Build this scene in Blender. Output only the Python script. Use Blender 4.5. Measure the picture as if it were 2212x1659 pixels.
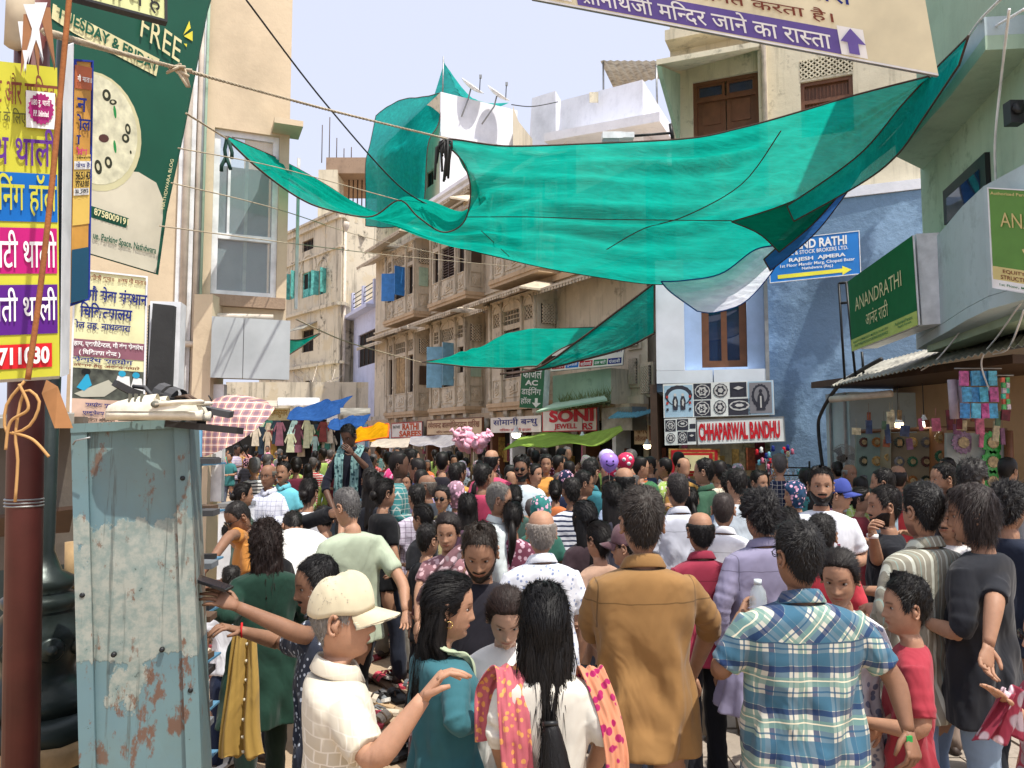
import bpy, bmesh, math, random
import numpy as np
from mathutils import Vector, Matrix
sc = bpy.context.scene
for o in list(bpy.data.objects): bpy.data.objects.remove(o)
R = math.radians
rng = random.Random(7)
nrng = np.random.RandomState(11)
# ------------------------------------------------------------------ camera
CAM = Vector((0, 0, 1.9)); FPX = 1671.0; PITCH = math.atan(122.5/FPX)
cd = bpy.data.cameras.new('camera'); cam = bpy.data.objects.new('camera', cd); sc.collection.objects.link(cam)
cam.location = CAM; cam.rotation_euler = (math.pi/2+PITCH, 0, 0)
cd.sensor_width = 36; cd.lens = 36*FPX/2212; cd.clip_start = 0.05; cd.clip_end = 3000
sc.camera = cam
# ------------------------------------------------------------------ sky, sun, exposure
SUN = Vector((0.30, -0.30, 0.93)).normalized()
w = bpy.data.worlds.new('World'); sc.world = w; w.use_nodes = True
nt = w.node_tree; nt.nodes.clear()
out = nt.nodes.new('ShaderNodeOutputWorld'); bg = nt.nodes.new('ShaderNodeBackground'); sky = nt.nodes.new('ShaderNodeTexSky')
sky.sky_type = 'NISHITA'; sky.sun_disc = False
sky.sun_elevation = math.asin(SUN.z); sky.sun_rotation = math.atan2(SUN.x, SUN.y)
sky.air_density = 1.0; sky.dust_density = 9.0; sky.ozone_density = 2.0; sky.altitude = 550
bg.inputs['Strength'].default_value = 0.135
hz = nt.nodes.new('ShaderNodeMix'); hz.data_type = 'RGBA'; hz.inputs[0].default_value = 0.62; hz.inputs[7].default_value = (7.4, 7.7, 9.2, 1)  # white summer haze over the blue
nt.links.new(sky.outputs[0], hz.inputs[6]); nt.links.new(hz.outputs[2], bg.inputs[0]); nt.links.new(bg.outputs[0], out.inputs[0])
sl = bpy.data.lights.new('sun', 'SUN'); sl.energy = 4.6; sl.angle = R(0.55); sl.color = (1, 0.955, 0.87)
so = bpy.data.objects.new('sun', sl); sc.collection.objects.link(so)
so.rotation_euler = SUN.to_track_quat('Z', 'Y').to_euler()
sc.view_settings.view_transform = 'Standard'; sc.view_settings.look = 'None'
sc.view_settings.exposure = 0.18; sc.view_settings.gamma = 1; sc.view_settings.use_curve_mapping = False
try:
    sc.cycles.max_bounces = 6; sc.cycles.transparent_max_bounces = 12; sc.cycles.use_adaptive_sampling = True
    sc.cycles.use_denoising = True
except Exception: pass

# ------------------------------------------------------------------ helpers
def P(x, y, Y):
    """photo pixel (2212 wide) seen at world depth Y"""
    cx = (x-1106)/FPX; cy = (829.5-y)/FPX
    dy = math.cos(PITCH)-math.sin(PITCH)*cy; dz = math.sin(PITCH)+math.cos(PITCH)*cy
    return Vector((cx*Y/dy, Y, CAM.z+dz*Y/dy))
def PZ(x, y, Z):
    cx = (x-1106)/FPX; cy = (829.5-y)/FPX
    dy = math.cos(PITCH)-math.sin(PITCH)*cy; dz = math.sin(PITCH)+math.cos(PITCH)*cy
    t = (Z-CAM.z)/dz
    return Vector((cx*t, dy*t, Z))
def lin(c):
    if isinstance(c, str):
        c = tuple(int(c[i:i+2], 16)/255 for i in (0, 2, 4))
    return tuple((v/12.92 if v <= 0.04045 else ((v+0.055)/1.055)**2.4) for v in c[:3])
_m = {}
def N(t, typ, **kw):
    n = t.nodes.new(typ)
    for k, v in kw.items():
        if k in n.inputs.keys() and not hasattr(n, k): n.inputs[k].default_value = v
        elif hasattr(n, k): setattr(n, k, v)
    return n
def base_mat(name):
    m = bpy.data.materials.new(name); m.use_nodes = True
    t = m.node_tree; b = t.nodes['Principled BSDF']
    return m, t, b
def ramp(t, fac, stops, interp='LINEAR'):
    r = t.nodes.new('ShaderNodeValToRGB'); r.color_ramp.interpolation = interp
    el = r.color_ramp.elements
    while len(el) < len(stops): el.new(0.5)
    for e, (p, c) in zip(el, stops):
        e.position = p; e.color = (c[0], c[1], c[2], 1) if not isinstance(c, (int, float)) else (c, c, c, 1)
    t.links.new(fac, r.inputs[0]); return r.outputs[0]
def mixc(t, fac, a, b, mode='MIX'):
    n = t.nodes.new('ShaderNodeMix'); n.data_type = 'RGBA'; n.blend_type = mode
    def s(i, v):
        if hasattr(v, 'is_output') or isinstance(v, bpy.types.NodeSocket): t.links.new(v, n.inputs[i])
        elif isinstance(v, (int, float)): n.inputs[i].default_value = v
        else: n.inputs[i].default_value = (v[0], v[1], v[2], 1)
    s(0, fac); s(6, a); s(7, b); return n.outputs[2]
def noise(t, vec, scale, detail=4, rough=0.55, sc3=None, dist=0):
    if sc3:
        mp = t.nodes.new('ShaderNodeMapping'); mp.inputs['Scale'].default_value = sc3
        t.links.new(vec, mp.inputs[0]); vec = mp.outputs[0]
    n = t.nodes.new('ShaderNodeTexNoise'); n.inputs['Scale'].default_value = scale; n.inputs['Detail'].default_value = detail
    n.inputs['Roughness'].default_value = rough; n.inputs['Distortion'].default_value = dist
    t.links.new(vec, n.inputs['Vector']); return n.outputs[0]
def math_(t, op, a, b=0.0, c=None):
    n = t.nodes.new('ShaderNodeMath'); n.operation = op
    for i, v in enumerate((a, b) if c is None else (a, b, c)):
        if isinstance(v, (int, float)): n.inputs[i].default_value = v
        else: t.links.new(v, n.inputs[i])
    return n.outputs[0]
def ocoord(t):
    return t.nodes.new('ShaderNodeTexCoord').outputs['Object']
def bump(t, b, h, strength=0.4, dist=0.01):
    n = t.nodes.new('ShaderNodeBump'); n.inputs['Strength'].default_value = strength; n.inputs['Distance'].default_value = dist
    t.links.new(h, n.inputs['Height']); t.links.new(n.outputs[0], b.inputs['Normal'])
def plain(name, col, rough=0.6, metal=0.0, var=0.12, scale=6, spec=0.4, bmp=0.0):
    if name in _m: return _m[name]
    c = lin(col) if isinstance(col, str) else col
    m, t, b = base_mat(name)
    v = ocoord(t)
    n = noise(t, v, scale, 5)
    d = tuple(x*(1-var*2) for x in c); e = tuple(min(1, x*(1+var)) for x in c)
    t.links.new(ramp(t, n, [(0.3, d), (0.7, e)]), b.inputs['Base Color'])
    b.inputs['Roughness'].default_value = rough; b.inputs['Metallic'].default_value = metal
    b.inputs['Specular IOR Level'].default_value = spec
    if bmp: bump(t, b, noise(t, v, scale*6, 4), 0.5, bmp)
    _m[name] = m; return m
def plaster(name, col, stain='5b5346', amt=0.5, streak=1.0, bmp=0.012, scale=1.0, patch=None, pamt=0.5):
    """weathered lime plaster: blotches, rain streaks, dark mould"""
    if name in _m: return _m[name]
    c = lin(col); s = lin(stain)
    m, t, b = base_mat(name); v = ocoord(t)
    n1 = noise(t, v, 0.8*scale, 8, 0.65)
    n2 = noise(t, v, 5*scale, 6, 0.7)
    n3 = noise(t, v, 1.0*scale, 6, 0.7, sc3=(5, 5, 0.35))
    col1 = ramp(t, n1, [(0.3, tuple(x*0.78 for x in c)), (0.5, c), (0.75, tuple(min(1, x*1.1) for x in c))])
    st = ramp(t, n3, [(0.52, 0.0), (0.75, amt*streak)])
    col2 = mixc(t, st, col1, s)
    sp = ramp(t, math_(t, 'MULTIPLY', n1, n2), [(0.30, 0.0), (0.42, amt)])
    col3 = mixc(t, sp, col2, s)
    if patch:
        pp = ramp(t, noise(t, v, 1.7*scale, 5, 0.6), [(0.56, 0.0), (0.6, pamt)])
        col3 = mixc(t, pp, col3, lin(patch))
    t.links.new(col3, b.inputs['Base Color'])
    b.inputs['Roughness'].default_value = 0.9; b.inputs['Specular IOR Level'].default_value = 0.15
    bump(t, b, noise(t, v, 9*scale, 8, 0.7), 0.6, bmp)
    _m[name] = m; return m
def cloth_net(name, col, transp=0.22, transl=0.5, wr=30.0):
    if name in _m: return _m[name]
    c = lin(col); m, t, b = base_mat(name); v = ocoord(t)
    t.nodes.remove(b); o = t.nodes['Material Output']
    n = noise(t, v, 2.2, 5, 0.6, sc3=(1, 3, 3)); n2 = noise(t, v, wr, 3, 0.6, sc3=(0.12, 1, 1))
    cc = mixc(t, ramp(t, n, [(0.35, 0.0), (0.7, 1.0)]), tuple(x*0.8 for x in c), tuple(min(1, x*1.12) for x in c))
    cc = mixc(t, ramp(t, n2, [(0.35, 0.25), (0.6, 0.0)]), cc, tuple(x*0.45 for x in c))
    bp = t.nodes.new('ShaderNodeBump'); bp.inputs['Strength'].default_value = 0.9; bp.inputs['Distance'].default_value = 0.05
    t.links.new(noise(t, v, 1.6, 7, 0.62, sc3=(0.35, 3, 3), dist=.5), bp.inputs['Height'])
    df = t.nodes.new('ShaderNodeBsdfDiffuse'); tl = t.nodes.new('ShaderNodeBsdfTranslucent'); tr = t.nodes.new('ShaderNodeBsdfTransparent')
    for q in (df, tl):
        t.links.new(cc, q.inputs[0]); t.links.new(bp.outputs[0], q.inputs['Normal'])
    tr.inputs[0].default_value = (0.45+0.5*c[0], 0.45+0.5*c[1], 0.45+0.5*c[2], 1)
    m1 = t.nodes.new('ShaderNodeMixShader'); m1.inputs[0].default_value = transl
    m2 = t.nodes.new('ShaderNodeMixShader'); m2.inputs[0].default_value = transp
    t.links.new(df.outputs[0], m1.inputs[1]); t.links.new(tl.outputs[0], m1.inputs[2])
    t.links.new(m1.outputs[0], m2.inputs[1]); t.links.new(tr.outputs[0], m2.inputs[2])
    t.links.new(m2.outputs[0], o.inputs[0]); _m[name] = m; return m
def glass_mat(name, col='8fa3a8', alpha=0.35):
    if name in _m: return _m[name]
    m, t, b = base_mat(name)
    b.inputs['Base Color'].default_value = (*lin(col), 1); b.inputs['Roughness'].default_value = 0.04
    b.inputs['Specular IOR Level'].default_value = 0.9; b.inputs['Alpha'].default_value = alpha
    _m[name] = m; return m
def emit_mat(name, col, s):
    if name in _m: return _m[name]
    m, t, b = base_mat(name)
    b.inputs['Base Color'].default_value = (*col, 1); b.inputs['Emission Color'].default_value = (*col, 1); b.inputs['Emission Strength'].default_value = s
    _m[name] = m; return m

class MB:
    """collects geometry for ONE mesh object"""
    def __init__(s): s.v = []; s.f = []; s.mi = []; s.sm = []
    def add(s, vs, fs, mi=0, sm=False):
        b = len(s.v); s.v += [tuple(v) for v in vs]
        for f in fs: s.f.append(tuple(b+i for i in f)); s.mi.append(mi); s.sm.append(sm)
        return s
    def box(s, c, d, mi=0, rot=None):
        c = Vector(c); h = Vector(d)/2
        vs = [Vector((x, y, z)) for x in (-h.x, h.x) for y in (-h.y, h.y) for z in (-h.z, h.z)]
        if rot is not None: vs = [rot @ v for v in vs]
        return s.add([c+v for v in vs], [(0, 1, 3, 2), (4, 6, 7, 5), (0, 4, 5, 1), (2, 3, 7, 6), (0, 2, 6, 4), (1, 5, 7, 3)], mi)
    def bx(s, x0, x1, y0, y1, z0, z1, mi=0):
        return s.box(((x0+x1)/2, (y0+y1)/2, (z0+z1)/2), (abs(x1-x0), abs(y1-y0), abs(z1-z0)), mi)
    def slab(s, quad, off, mi=0):
        """4 corner points + thickness vector"""
        q = [Vector(p) for p in quad]; o = Vector(off)
        return s.add(q+[p+o for p in q], [(3, 2, 1, 0), (4, 5, 6, 7), (0, 1, 5, 4), (1, 2, 6, 5), (2, 3, 7, 6), (3, 0, 4, 7)], mi)
    def prism(s, poly, off, mi=0):
        q = [Vector(p) for p in poly]; n = len(q); o = Vector(off)
        return s.add(q+[p+o for p in q], [tuple(range(n))[::-1], tuple(range(n, 2*n))]+[(i, (i+1) % n, n+(i+1) % n, n+i) for i in range(n)], mi)
    def quad(s, q, mi=0): return s.add(q, [(0, 1, 2, 3)], mi)
    def loft(s, rings, mi=0, caps=True, sm=True, closed=True):
        n = len(rings[0]); vs = [p for r in rings for p in r]; fs = []
        for i in range(len(rings)-1):
            for j in range(n if closed else n-1):
                k = (j+1) % n
                fs.append((i*n+j, i*n+k, (i+1)*n+k, (i+1)*n+j))
        if caps and closed:
            fs.append(tuple(range(n))[::-1]); fs.append(tuple((len(rings)-1)*n+j for j in range(n)))
        return s.add(vs, fs, mi, sm)
    def tube(s, pts, r, n=8, mi=0, caps=True):
        pts = [Vector(p) for p in pts]; rings = []; up = None
        for i, p in enumerate(pts):
            d = (pts[min(i+1, len(pts)-1)]-pts[max(i-1, 0)])
            if d.length < 1e-9: d = Vector((0, 0, 1))
            d.normalize()
            if up is None: up = Vector((0, 0, 1)) if abs(d.z) < 0.9 else Vector((1, 0, 0))
            a = d.cross(up); a = a.normalized() if a.length > 1e-6 else d.orthogonal().normalized(); b = a.cross(d); up = b
            rr = r[i] if isinstance(r, (list, tuple)) else r
            rings.append([p+(a*math.cos(t)+b*math.sin(t))*rr for t in [2*math.pi*k/n for k in range(n)]])
        return s.loft(rings, mi, caps)
    def lathe(s, c, prof, n=16, mi=0, axis=None, caps=True):
        c = Vector(c); rings = []
        for r, z in prof:
            ring = [Vector((r*math.cos(2*math.pi*k/n), r*math.sin(2*math.pi*k/n), z)) for k in range(n)]
            if axis is not None: ring = [axis @ q for q in ring]
            rings.append([c+q for q in ring])
        return s.loft(rings, mi, caps)
    def build(s, name, mats, parent=None, world=None, **tags):
        me = bpy.data.meshes.new(name); me.from_pydata(s.v, [], s.f)
        if not isinstance(mats, (list, tuple)): mats = [mats]
        for m in mats: me.materials.append(m)
        me.polygons.foreach_set('material_index', s.mi); me.polygons.foreach_set('use_smooth', s.sm)
        me.update()
        o = bpy.data.objects.new(name, me); sc.collection.objects.link(o)
        if parent is not None: o.parent = parent
        for k, v in tags.items():
            if v: o[k] = v
        return o
def empty(name, label=None, category=None, loc=(0, 0, 0), rz=0, group=None, kind=None):
    o = bpy.data.objects.new(name, None); sc.collection.objects.link(o); o.location = loc; o.rotation_euler = (0, 0, rz)
    o.empty_display_size = 0.1
    for k, v in (('label', label), ('category', category), ('group', group), ('kind', kind)):
        if v: o[k] = v
    return o
def share(o, name, mat=None, parent=None, loc=None, rot=None, scale=None, **tags):
    """another object on the same mesh"""
    c = bpy.data.objects.new(name, o.data); sc.collection.objects.link(c); c.parent = parent
    if loc is not None: c.location = loc
    if rot is not None: c.rotation_euler = rot
    if scale is not None: c.scale = scale
    if mat is not None: c.material_slots[0].link = 'OBJECT'; c.material_slots[0].material = mat
    for k, v in tags.items():
        if v: c[k] = v
    return c
# ------------------------------------------------------------------ lettering
_g = {}
def glyph_raw(s, off=0.0):
    c = bpy.data.curves.new('tmp', 'FONT'); c.body = s; c.offset = off; c.resolution_u = 3
    o = bpy.data.objects.new('tmp', c); me = bpy.data.meshes.new_from_object(o)
    v = [tuple(x.co) for x in me.vertices]; f = [tuple(p.vertices) for p in me.polygons]
    bpy.data.meshes.remove(me); bpy.data.objects.remove(o); bpy.data.curves.remove(c); return v, f
_MM = [max(x[0] for x in glyph_raw('MM')[0])]
def glyph(ch, off):
    k = (ch, off)
    if k not in _g:
        v, f = glyph_raw(ch, off)
        a = glyph_raw(ch+'MM'); adv = max(x[0] for x in a[0])-_MM[0]
        _g[k] = (v, f, adv)
    return _g[k]
def half(ch, off):
    """half form: the consonant without its right-hand stem"""
    v, f, adv = glyph(ch, off); cut = adv-0.175
    nv = [(min(x, cut), y, z) for x, y, z in v]
    keep = [t for t in f if min(v[i][0] for i in t) < cut]
    return nv, keep, cut-0.02
def layout(s, off=0.0, track=0.0):
    """'~' after a letter: half form;  '^': ra-stroke under;  '`': reph above. Vowel sign i is written before its letter."""
    x = 0; V = []; F = []; i = 0; flip = 0
    def put(v, f, dx):
        nonlocal flip
        b = len(V); flip ^= 1
        V.extend((a+dx, c, flip*0.002+z) for a, c, z in v); F.extend(tuple(b+q for q in t) for t in f)
    while i < len(s):
        ch = s[i]; nx = s[i+1] if i+1 < len(s) else ''
        if ch == ' ': x += 0.28; i += 1; continue
        if ch == '^':
            put([(-0.42, 0.17, 0.004), (-0.36, 0.21, 0.004), (-0.52, -0.02, 0.004), (-0.60, 0.02, 0.004)], [(0, 1, 2, 3)], x); i += 1; continue
        if ch == '`':
            pts = []; fs = []
            for k in range(9):
                a = math.pi*(1.1-1.15*k/8)
                for r in (0.10, 0.17+off): pts.append((-0.2+r*math.cos(a), 0.63+r*math.sin(a), 0.004))
            for k in range(8): fs.append((2*k, 2*k+1, 2*k+3, 2*k+2))
            put(pts, fs, x); i += 1; continue
        if nx == '~':
            v, f, adv = half(ch, off); put(v, f, x); x += adv+track; i += 2; continue
        v, f, adv = glyph(ch, off); put(v, f, x); x += adv+track; i += 1
    return V, F
def letters(s, O, U, V_, box, mat, parent, off=0.012, name='lettering', proud=0.004, fit='both', track=0.0, shear=0.0, dev=None, outline=False):
    """text filling box=(u0,v0,u1,v1) metres of the plane O + u*U + v*V_"""
    vs, fs = layout(s, off, track)
    if not vs: return None
    xs = [v[0] for v in vs]; ys = [v[1] for v in vs]
    x0, x1, y0, y1 = min(xs), max(xs), min(ys), max(ys)
    u0, v0, u1, v1 = box; sx = (u1-u0)/(x1-x0); sy = (v1-v0)/max(y1-y0, 1e-6)
    O = Vector(O); U = Vector(U); V_ = Vector(V_); n = U.cross(V_).normalized()
    mb = MB(); mb.add([O+U*(u0+(a-x0)*sx+shear*(b-y0)*sy)+V_*(v0+(b-y0)*sy)+n*(proud+z*0.6) for a, b, z in vs], fs, 0)
    return mb.build(name, mat, parent)
class Board:
    """a flat sign: bottom-left, bottom-right, top-left corner points (world), body thickness behind it"""
    def __init__(s, BL, BR, TL, name, label, cat, mface, medge=None, th=0.06, group=None, frame=0.0, mframe=None):
        s.O = Vector(BL); s.u = Vector(BR)-s.O; s.v = Vector(TL)-s.O; s.n = s.u.cross(s.v).normalized()
        s.root = empty(name, label, cat, loc=s.O, group=group)
        q = [Vector((0, 0, 0)), s.u, s.u+s.v, s.v]
        MB().slab(q, -s.n*th).build('body', medge or mface, s.root)
        MB().quad([p+s.n*0.003 for p in q]).build('face', mface, s.root)
        if frame:
            f = MB(); U = s.u.normalized()*frame; W = s.v.normalized()*frame; k = s.n*0.012
            for a, b, c, d in ((q[0], q[1], q[1]+W, q[0]+W), (q[3]-W, q[2]-W, q[2], q[3]), (q[0]+W, q[0]+U+W, q[3]+U-W, q[3]-W), (q[1]-U+W, q[1]+W, q[2]-W, q[2]-U-W)):
                f.slab([a-s.n*0.001, b-s.n*0.001, c-s.n*0.001, d-s.n*0.001], k)
            f.build('frame', mframe or medge, s.root)
    def rect(s, u0, v0, u1, v1, mat, name='print', proud=0.006):
        a = s.u; b = s.v; k = s.n*proud
        return MB().quad([a*u0+b*v0+k, a*u1+b*v0+k, a*u1+b*v1+k, a*u0+b*v1+k]).build(name, mat, s.root)
    def poly(s, pts, mat, name='print', proud=0.008):
        return MB().add([s.u*p[0]+s.v*p[1]+s.n*proud for p in pts], [tuple(range(len(pts)))]).build(name, mat, s.root)
    def disc(s, cu, cv, ru, rv, mat, name='print', proud=0.008, n=28, jag=0.0):
        return s.poly([(cu+ru*(1+jag*(-1)**k)*math.cos(2*math.pi*k/n), cv+rv*(1+jag*(-1)**k)*math.sin(2*math.pi*k/n)) for k in range(n)], mat, name, proud)
    def text(s, t, u0, v0, u1, v1, mat, off=0.012, proud=0.012, **k):
        return letters(t, (0, 0, 0), s.u, s.v, (u0, v0, u1, v1), mat, s.root, off=off, proud=proud, **k)
# ================================================================== materials
M_sand = plaster('sandy_ground', 'a8937a', '75644e', 0.4, 0.6, 0.01, 1.5)
M_stone = plaster('paving', '9c9184', '5c5347', 0.5, 0.3, 0.006, 3)
M_cream = plaster('cream_plaster', 'd2c0a4', '8a7860', 0.25, 0.35, 0.008, 1.0)
M_hav = plaster('haveli_plaster', 'c8bba6', '453e37', 0.75, 1.0, 0.014, 0.8, patch='d8ccb8', pamt=0.5)
M_havd = plaster('haveli_ochre', 'bfa688', '5d5040', 0.6, 0.7, 0.01, 1.2)
M_old = plaster('mouldy_plaster', 'cfc5b0', '26241f', 0.95, 1.0, 0.015, 0.55, patch='c9b999', pamt=0.6)
M_white = plaster('whitewash', 'e9eaf0', '9aa0ae', 0.25, 0.4, 0.01, 0.8)
M_lav = plaster('lavender_wash', 'c3c6dc', '7d8094', 0.35, 0.5, 0.01, 0.9)
M_blue = plaster('blue_wall', '7690aa', '4c6478', 0.3, 0.4, 0.045, 0.6, patch='a4c4e2', pamt=0.4)
M_upper = plaster('upper_cream', 'd3cab2', '4a4636', 0.75, 0.8, 0.012, 0.8)
M_pgreen = plaster('pale_green', 'a3bba6', '4e6351', 0.55, 0.5, 0.01, 0.8)
M_aqua = plaster('aqua_grey_wall', 'aebfc4', '5c6c70', 0.35, 0.4, 0.008, 0.9)
M_brick_raw = plaster('raw_concrete', '9c8672', '54463a', 0.5, 0.5, 0.02, 2.0)
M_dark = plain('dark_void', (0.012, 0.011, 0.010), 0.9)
M_wood = plain('brown_wood', (0.16, 0.065, 0.03), 0.5, bmp=0.003)
M_woodd = plain('dark_wood', (0.07, 0.04, 0.025), 0.6)
M_teal = plain('teal_shutter', '5fb3ad', 0.6, var=0.25)
M_bshut = plain('blue_shutter', '3d86d0', 0.5)
M_lbshut = plain('pale_blue_shutter', '7fb2cc', 0.6)
M_alu = plain('white_aluminium', 'e6e8ea', 0.35)
M_boxw = plain('aged_sheet', 'aeb4b6', 0.5, var=0.1, scale=2)
M_glass = glass_mat('window_glass', '9fb4b8', 0.45)
M_glassd = glass_mat('dark_glass', '1c3050', 0.92)
M_iron = plain('black_iron', (0.018, 0.019, 0.02), 0.45, 0.3)
M_steel = plain('galvanised_steel', '9a9c9c', 0.45, 0.6)
M_pvc = plain('pvc_pipe', 'cfc3b4', 0.5)
M_tin = plain('tin_sheet', 'a3a094', 0.55, 0.3, var=0.3, scale=3)
M_rope = plain('rope', 'b9ab93', 0.9)
M_wire = plain('dark_cable', (0.03, 0.03, 0.03), 0.6)
M_netgreen = cloth_net('emerald_net', '0fb8a4', 0.10, 0.58)
M_netcyan = cloth_net('cyan_net', '18b8b0', 0.12, 0.55)
M_hem = plain('hem_tape', '4a3b33', 0.9)
def pnt(name, c, rough=0.6): return plain('paint_'+name, c, rough, var=0.09, spec=0.2, scale=2.5)
W_ = pnt('white', 'ececea'); RED = pnt('red', 'c8202c'); NAVY = pnt('navy', '1d2b78'); PUR = pnt('purple', '5b2a86'); YEL = pnt('yellow', 'e3d94e')
BLK = pnt('black', '1c1c1e'); BLUE = pnt('blue', '1d6fc0'); MAG = pnt('magenta', 'd0307f'); CRM = pnt('cream', 'e6dfae'); BRW = pnt('brown', '7a4030')
GRN = pnt('sign_green', '2f7a4c')

# ================================================================== setting
MB().quad([(-400, -60, 0), (400, -60, 0), (400, 900, 0), (-400, 900, 0)]).build('ground', M_sand, kind='structure')
pav = empty('pavement', kind='structure')
pm = None
for i in range(11):
    for j in range(13):
        x = 0.6+i*0.46; y = 3.6+j*0.46
        if pm is None:
            pm = MB().box((0, 0, 0), (0.45, 0.45, 0.05)).build('paving_stone', M_stone, pav); pm.location = (x, y, 0.0); continue
        share(pm, 'paving_stone', parent=pav, loc=(x, y, rng.uniform(-0.006, 0.006)), rot=(0, 0, rng.uniform(-0.01, 0.01)))

class Fac:
    def __init__(s, O, U, root=None):
        s.O = Vector((O[0], O[1], 0)); s.U = Vector((U[0], U[1], 0)).normalized(); s.n = Vector((s.U.y, -s.U.x, 0)); s.root = root
    def p(s, u, z, d=0.0): return s.O+s.U*u+s.n*d+Vector((0, 0, z))
    def s_of(s, x, d=0.0, y=760):
        q = P(x, y, 1.0); k = q.x
        return (k*(s.O.y+s.n.y*d)-s.O.x-s.n.x*d)/(s.U.x-k*s.U.y)
    def z_of(s, x, y, d=0.0):
        u = s.s_of(x, d, y); Y = (s.p(u, 0, d)).y
        return P(x, y, Y).z
    def box(s, mb, u0, u1, z0, z1, d0, d1, mi=0):
        q = [s.p(u0, z0, d0), s.p(u1, z0, d0), s.p(u1, z0, d1), s.p(u0, z0, d1)]
        mb.prism(q, (0, 0, z1-z0), mi); return mb
    def wall(s, mb, u0, u1, z0, z1, d=0.0, holes=(), rev=0.18, mi=0):
        us = sorted({u0, u1, *[h[0] for h in holes], *[h[2] for h in holes]}); zs = sorted({z0, z1, *[h[1] for h in holes], *[h[3] for h in holes]})
        us = [u for u in us if u0 <= u <= u1]; zs = [z for z in zs if z0 <= z <= z1]
        for a, b in zip(us, us[1:]):
            for c, e in zip(zs, zs[1:]):
                m = ((a+b)/2, (c+e)/2)
                if any(h[0] < m[0] < h[2] and h[1] < m[1] < h[3] for h in holes): continue
                mb.quad([s.p(a, c, d), s.p(b, c, d), s.p(b, e, d), s.p(a, e, d)], mi)
        for h in holes:
            c = [(h[0], h[1]), (h[2], h[1]), (h[2], h[3]), (h[0], h[3])]
            for i in range(4):
                a, b = c[i], c[(i+1) % 4]
                mb.quad([s.p(*a, d), s.p(*a, d-rev), s.p(*b, d-rev), s.p(*b, d)], mi)
        return mb
    def window(s, h, d=0.0, rev=0.14, frame=M_wood, pane=None, fw=0.05, bars=0, mull=1, parent=None, name='window'):
        """frame + pane, sub-part pane"""
        u0, z0, u1, z1 = h; f = MB(); a, b = d-rev, d-rev+0.05
        s.box(f, u0+0.002, u0+fw, z0, z1, a, b); s.box(f, u1-fw, u1-0.002, z0, z1, a, b)
        s.box(f, u0+fw, u1-fw, z0, z0+fw, a, b); s.box(f, u0+fw, u1-fw, z1-fw, z1, a, b)
        for k in range(1, mull+1):
            u = u0+(u1-u0)*k/(mull+1); s.box(f, u-fw*0.4, u+fw*0.4, z0+fw, z1-fw, a, b)
        for k in range(1, bars+1):
            z = z0+(z1-z0)*k/(bars+1); s.box(f, u0+fw, u1-fw, z-fw*0.3, z+fw*0.3, a, b-0.003)
        fo = f.build(name, frame, parent or s.root)
        p_ = MB().quad([s.p(u0, z0, a+0.01), s.p(u1, z0, a+0.01), s.p(u1, z1, a+0.01), s.p(u0, z1, a+0.01)])
        p_.build('pane', pane or M_dark, fo); return fo
    def jali(s, h, d, mat, parent, n=5, kind=0):
        u0, z0, u1, z1 = h; f = MB(); a, b = d-0.09, d-0.03; w_ = u1-u0; hh = z1-z0; t = 0.022
        s.box(f, u0, u1, z0, z1, d-0.14, d-0.13, 1)
        m = max(2, round(n*hh/w_))
        for i in range(n+1):
            u = u0+w_*i/n
            if kind == 0: s.box(f, u-t/2, u+t/2, z0, z1, a, b)
        for j in range(m+1):
            z = z0+hh*j/m
            if kind == 0: s.box(f, u0, u1, z-t/2, z+t/2, a, b-0.004)
        if kind == 1:
            for i in range(n):
                for j in range(m):
                    ua, ub, za, zb = u0+w_*i/n, u0+w_*(i+1)/n, z0+hh*j/m, z0+hh*(j+1)/m
                    for (p, q, r, v) in ((ua, za, ub, zb), (ub, za, ua, zb)):
                        D = Vector((r-p, v-q)); Np = Vector((-D.y, D.x)).normalized()*t*0.55
                        f.prism([s.p(p-Np.x, q-Np.y, a), s.p(r-Np.x, v-Np.y, a), s.p(r+Np.x, v+Np.y, a), s.p(p+Np.x, q+Np.y, a)], s.n*(0.05+0.004*((i+j) % 2)))
        return f.build('lattice_screen', [mat, M_dark], parent)

def carved(F, mb, cu, cz, w_, h_, d):
    """raised diamond / rosette with border, part of a carved panel"""
    t = 0.025
    for (a, b, c, e) in ((cu-w_/2, cu+w_/2, cz-h_/2, cz-h_/2+t), (cu-w_/2, cu+w_/2, cz+h_/2-t, cz+h_/2), (cu-w_/2, cu-w_/2+t, cz-h_/2+t, cz+h_/2-t), (cu+w_/2-t, cu+w_/2, cz-h_/2+t, cz+h_/2-t)):
        F.box(mb, a, b, c, e, d-0.002, d+0.03)
    for sc_, dd in ((0.40, 0.03), (0.26, 0.055), (0.12, 0.08)):
        n = 10; pts = [F.p(cu+w_*sc_*math.cos(6.283*k/n)*(1.0 if k % 2 else 0.72), cz+h_*sc_*math.sin(6.283*k/n)*(1.0 if k % 2 else 0.78), d-0.002) for k in range(n)]
        mb.prism(pts, F.n*dd)

# ------------------------------------------------------------------ haveli
HV = empty('carved_stone_haveli', 'large cream haveli of carved stone bays, latticed windows and sloping stone eaves behind the shops', 'building', loc=(0, 0, 0))
H = Fac((-6.06, 34.0), (0.495, -0.869), HV)
HL = 18.6
zB, z1, z2, z3 = 3.0, 6.15, 9.6, 10.1
m = MB()
UX = H.s_of(1225, 0, 400); H.box(m, 0, UX, 0, z3, -6, -0.30); H.box(m, UX, HL, 0, 8.5, -6, -0.30)           # core
H.wall(m, 0, UX, 0, z3, 0); H.wall(m, UX, HL, 0, 8.5, 0)
m.build('wall', M_hav, HV)
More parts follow.
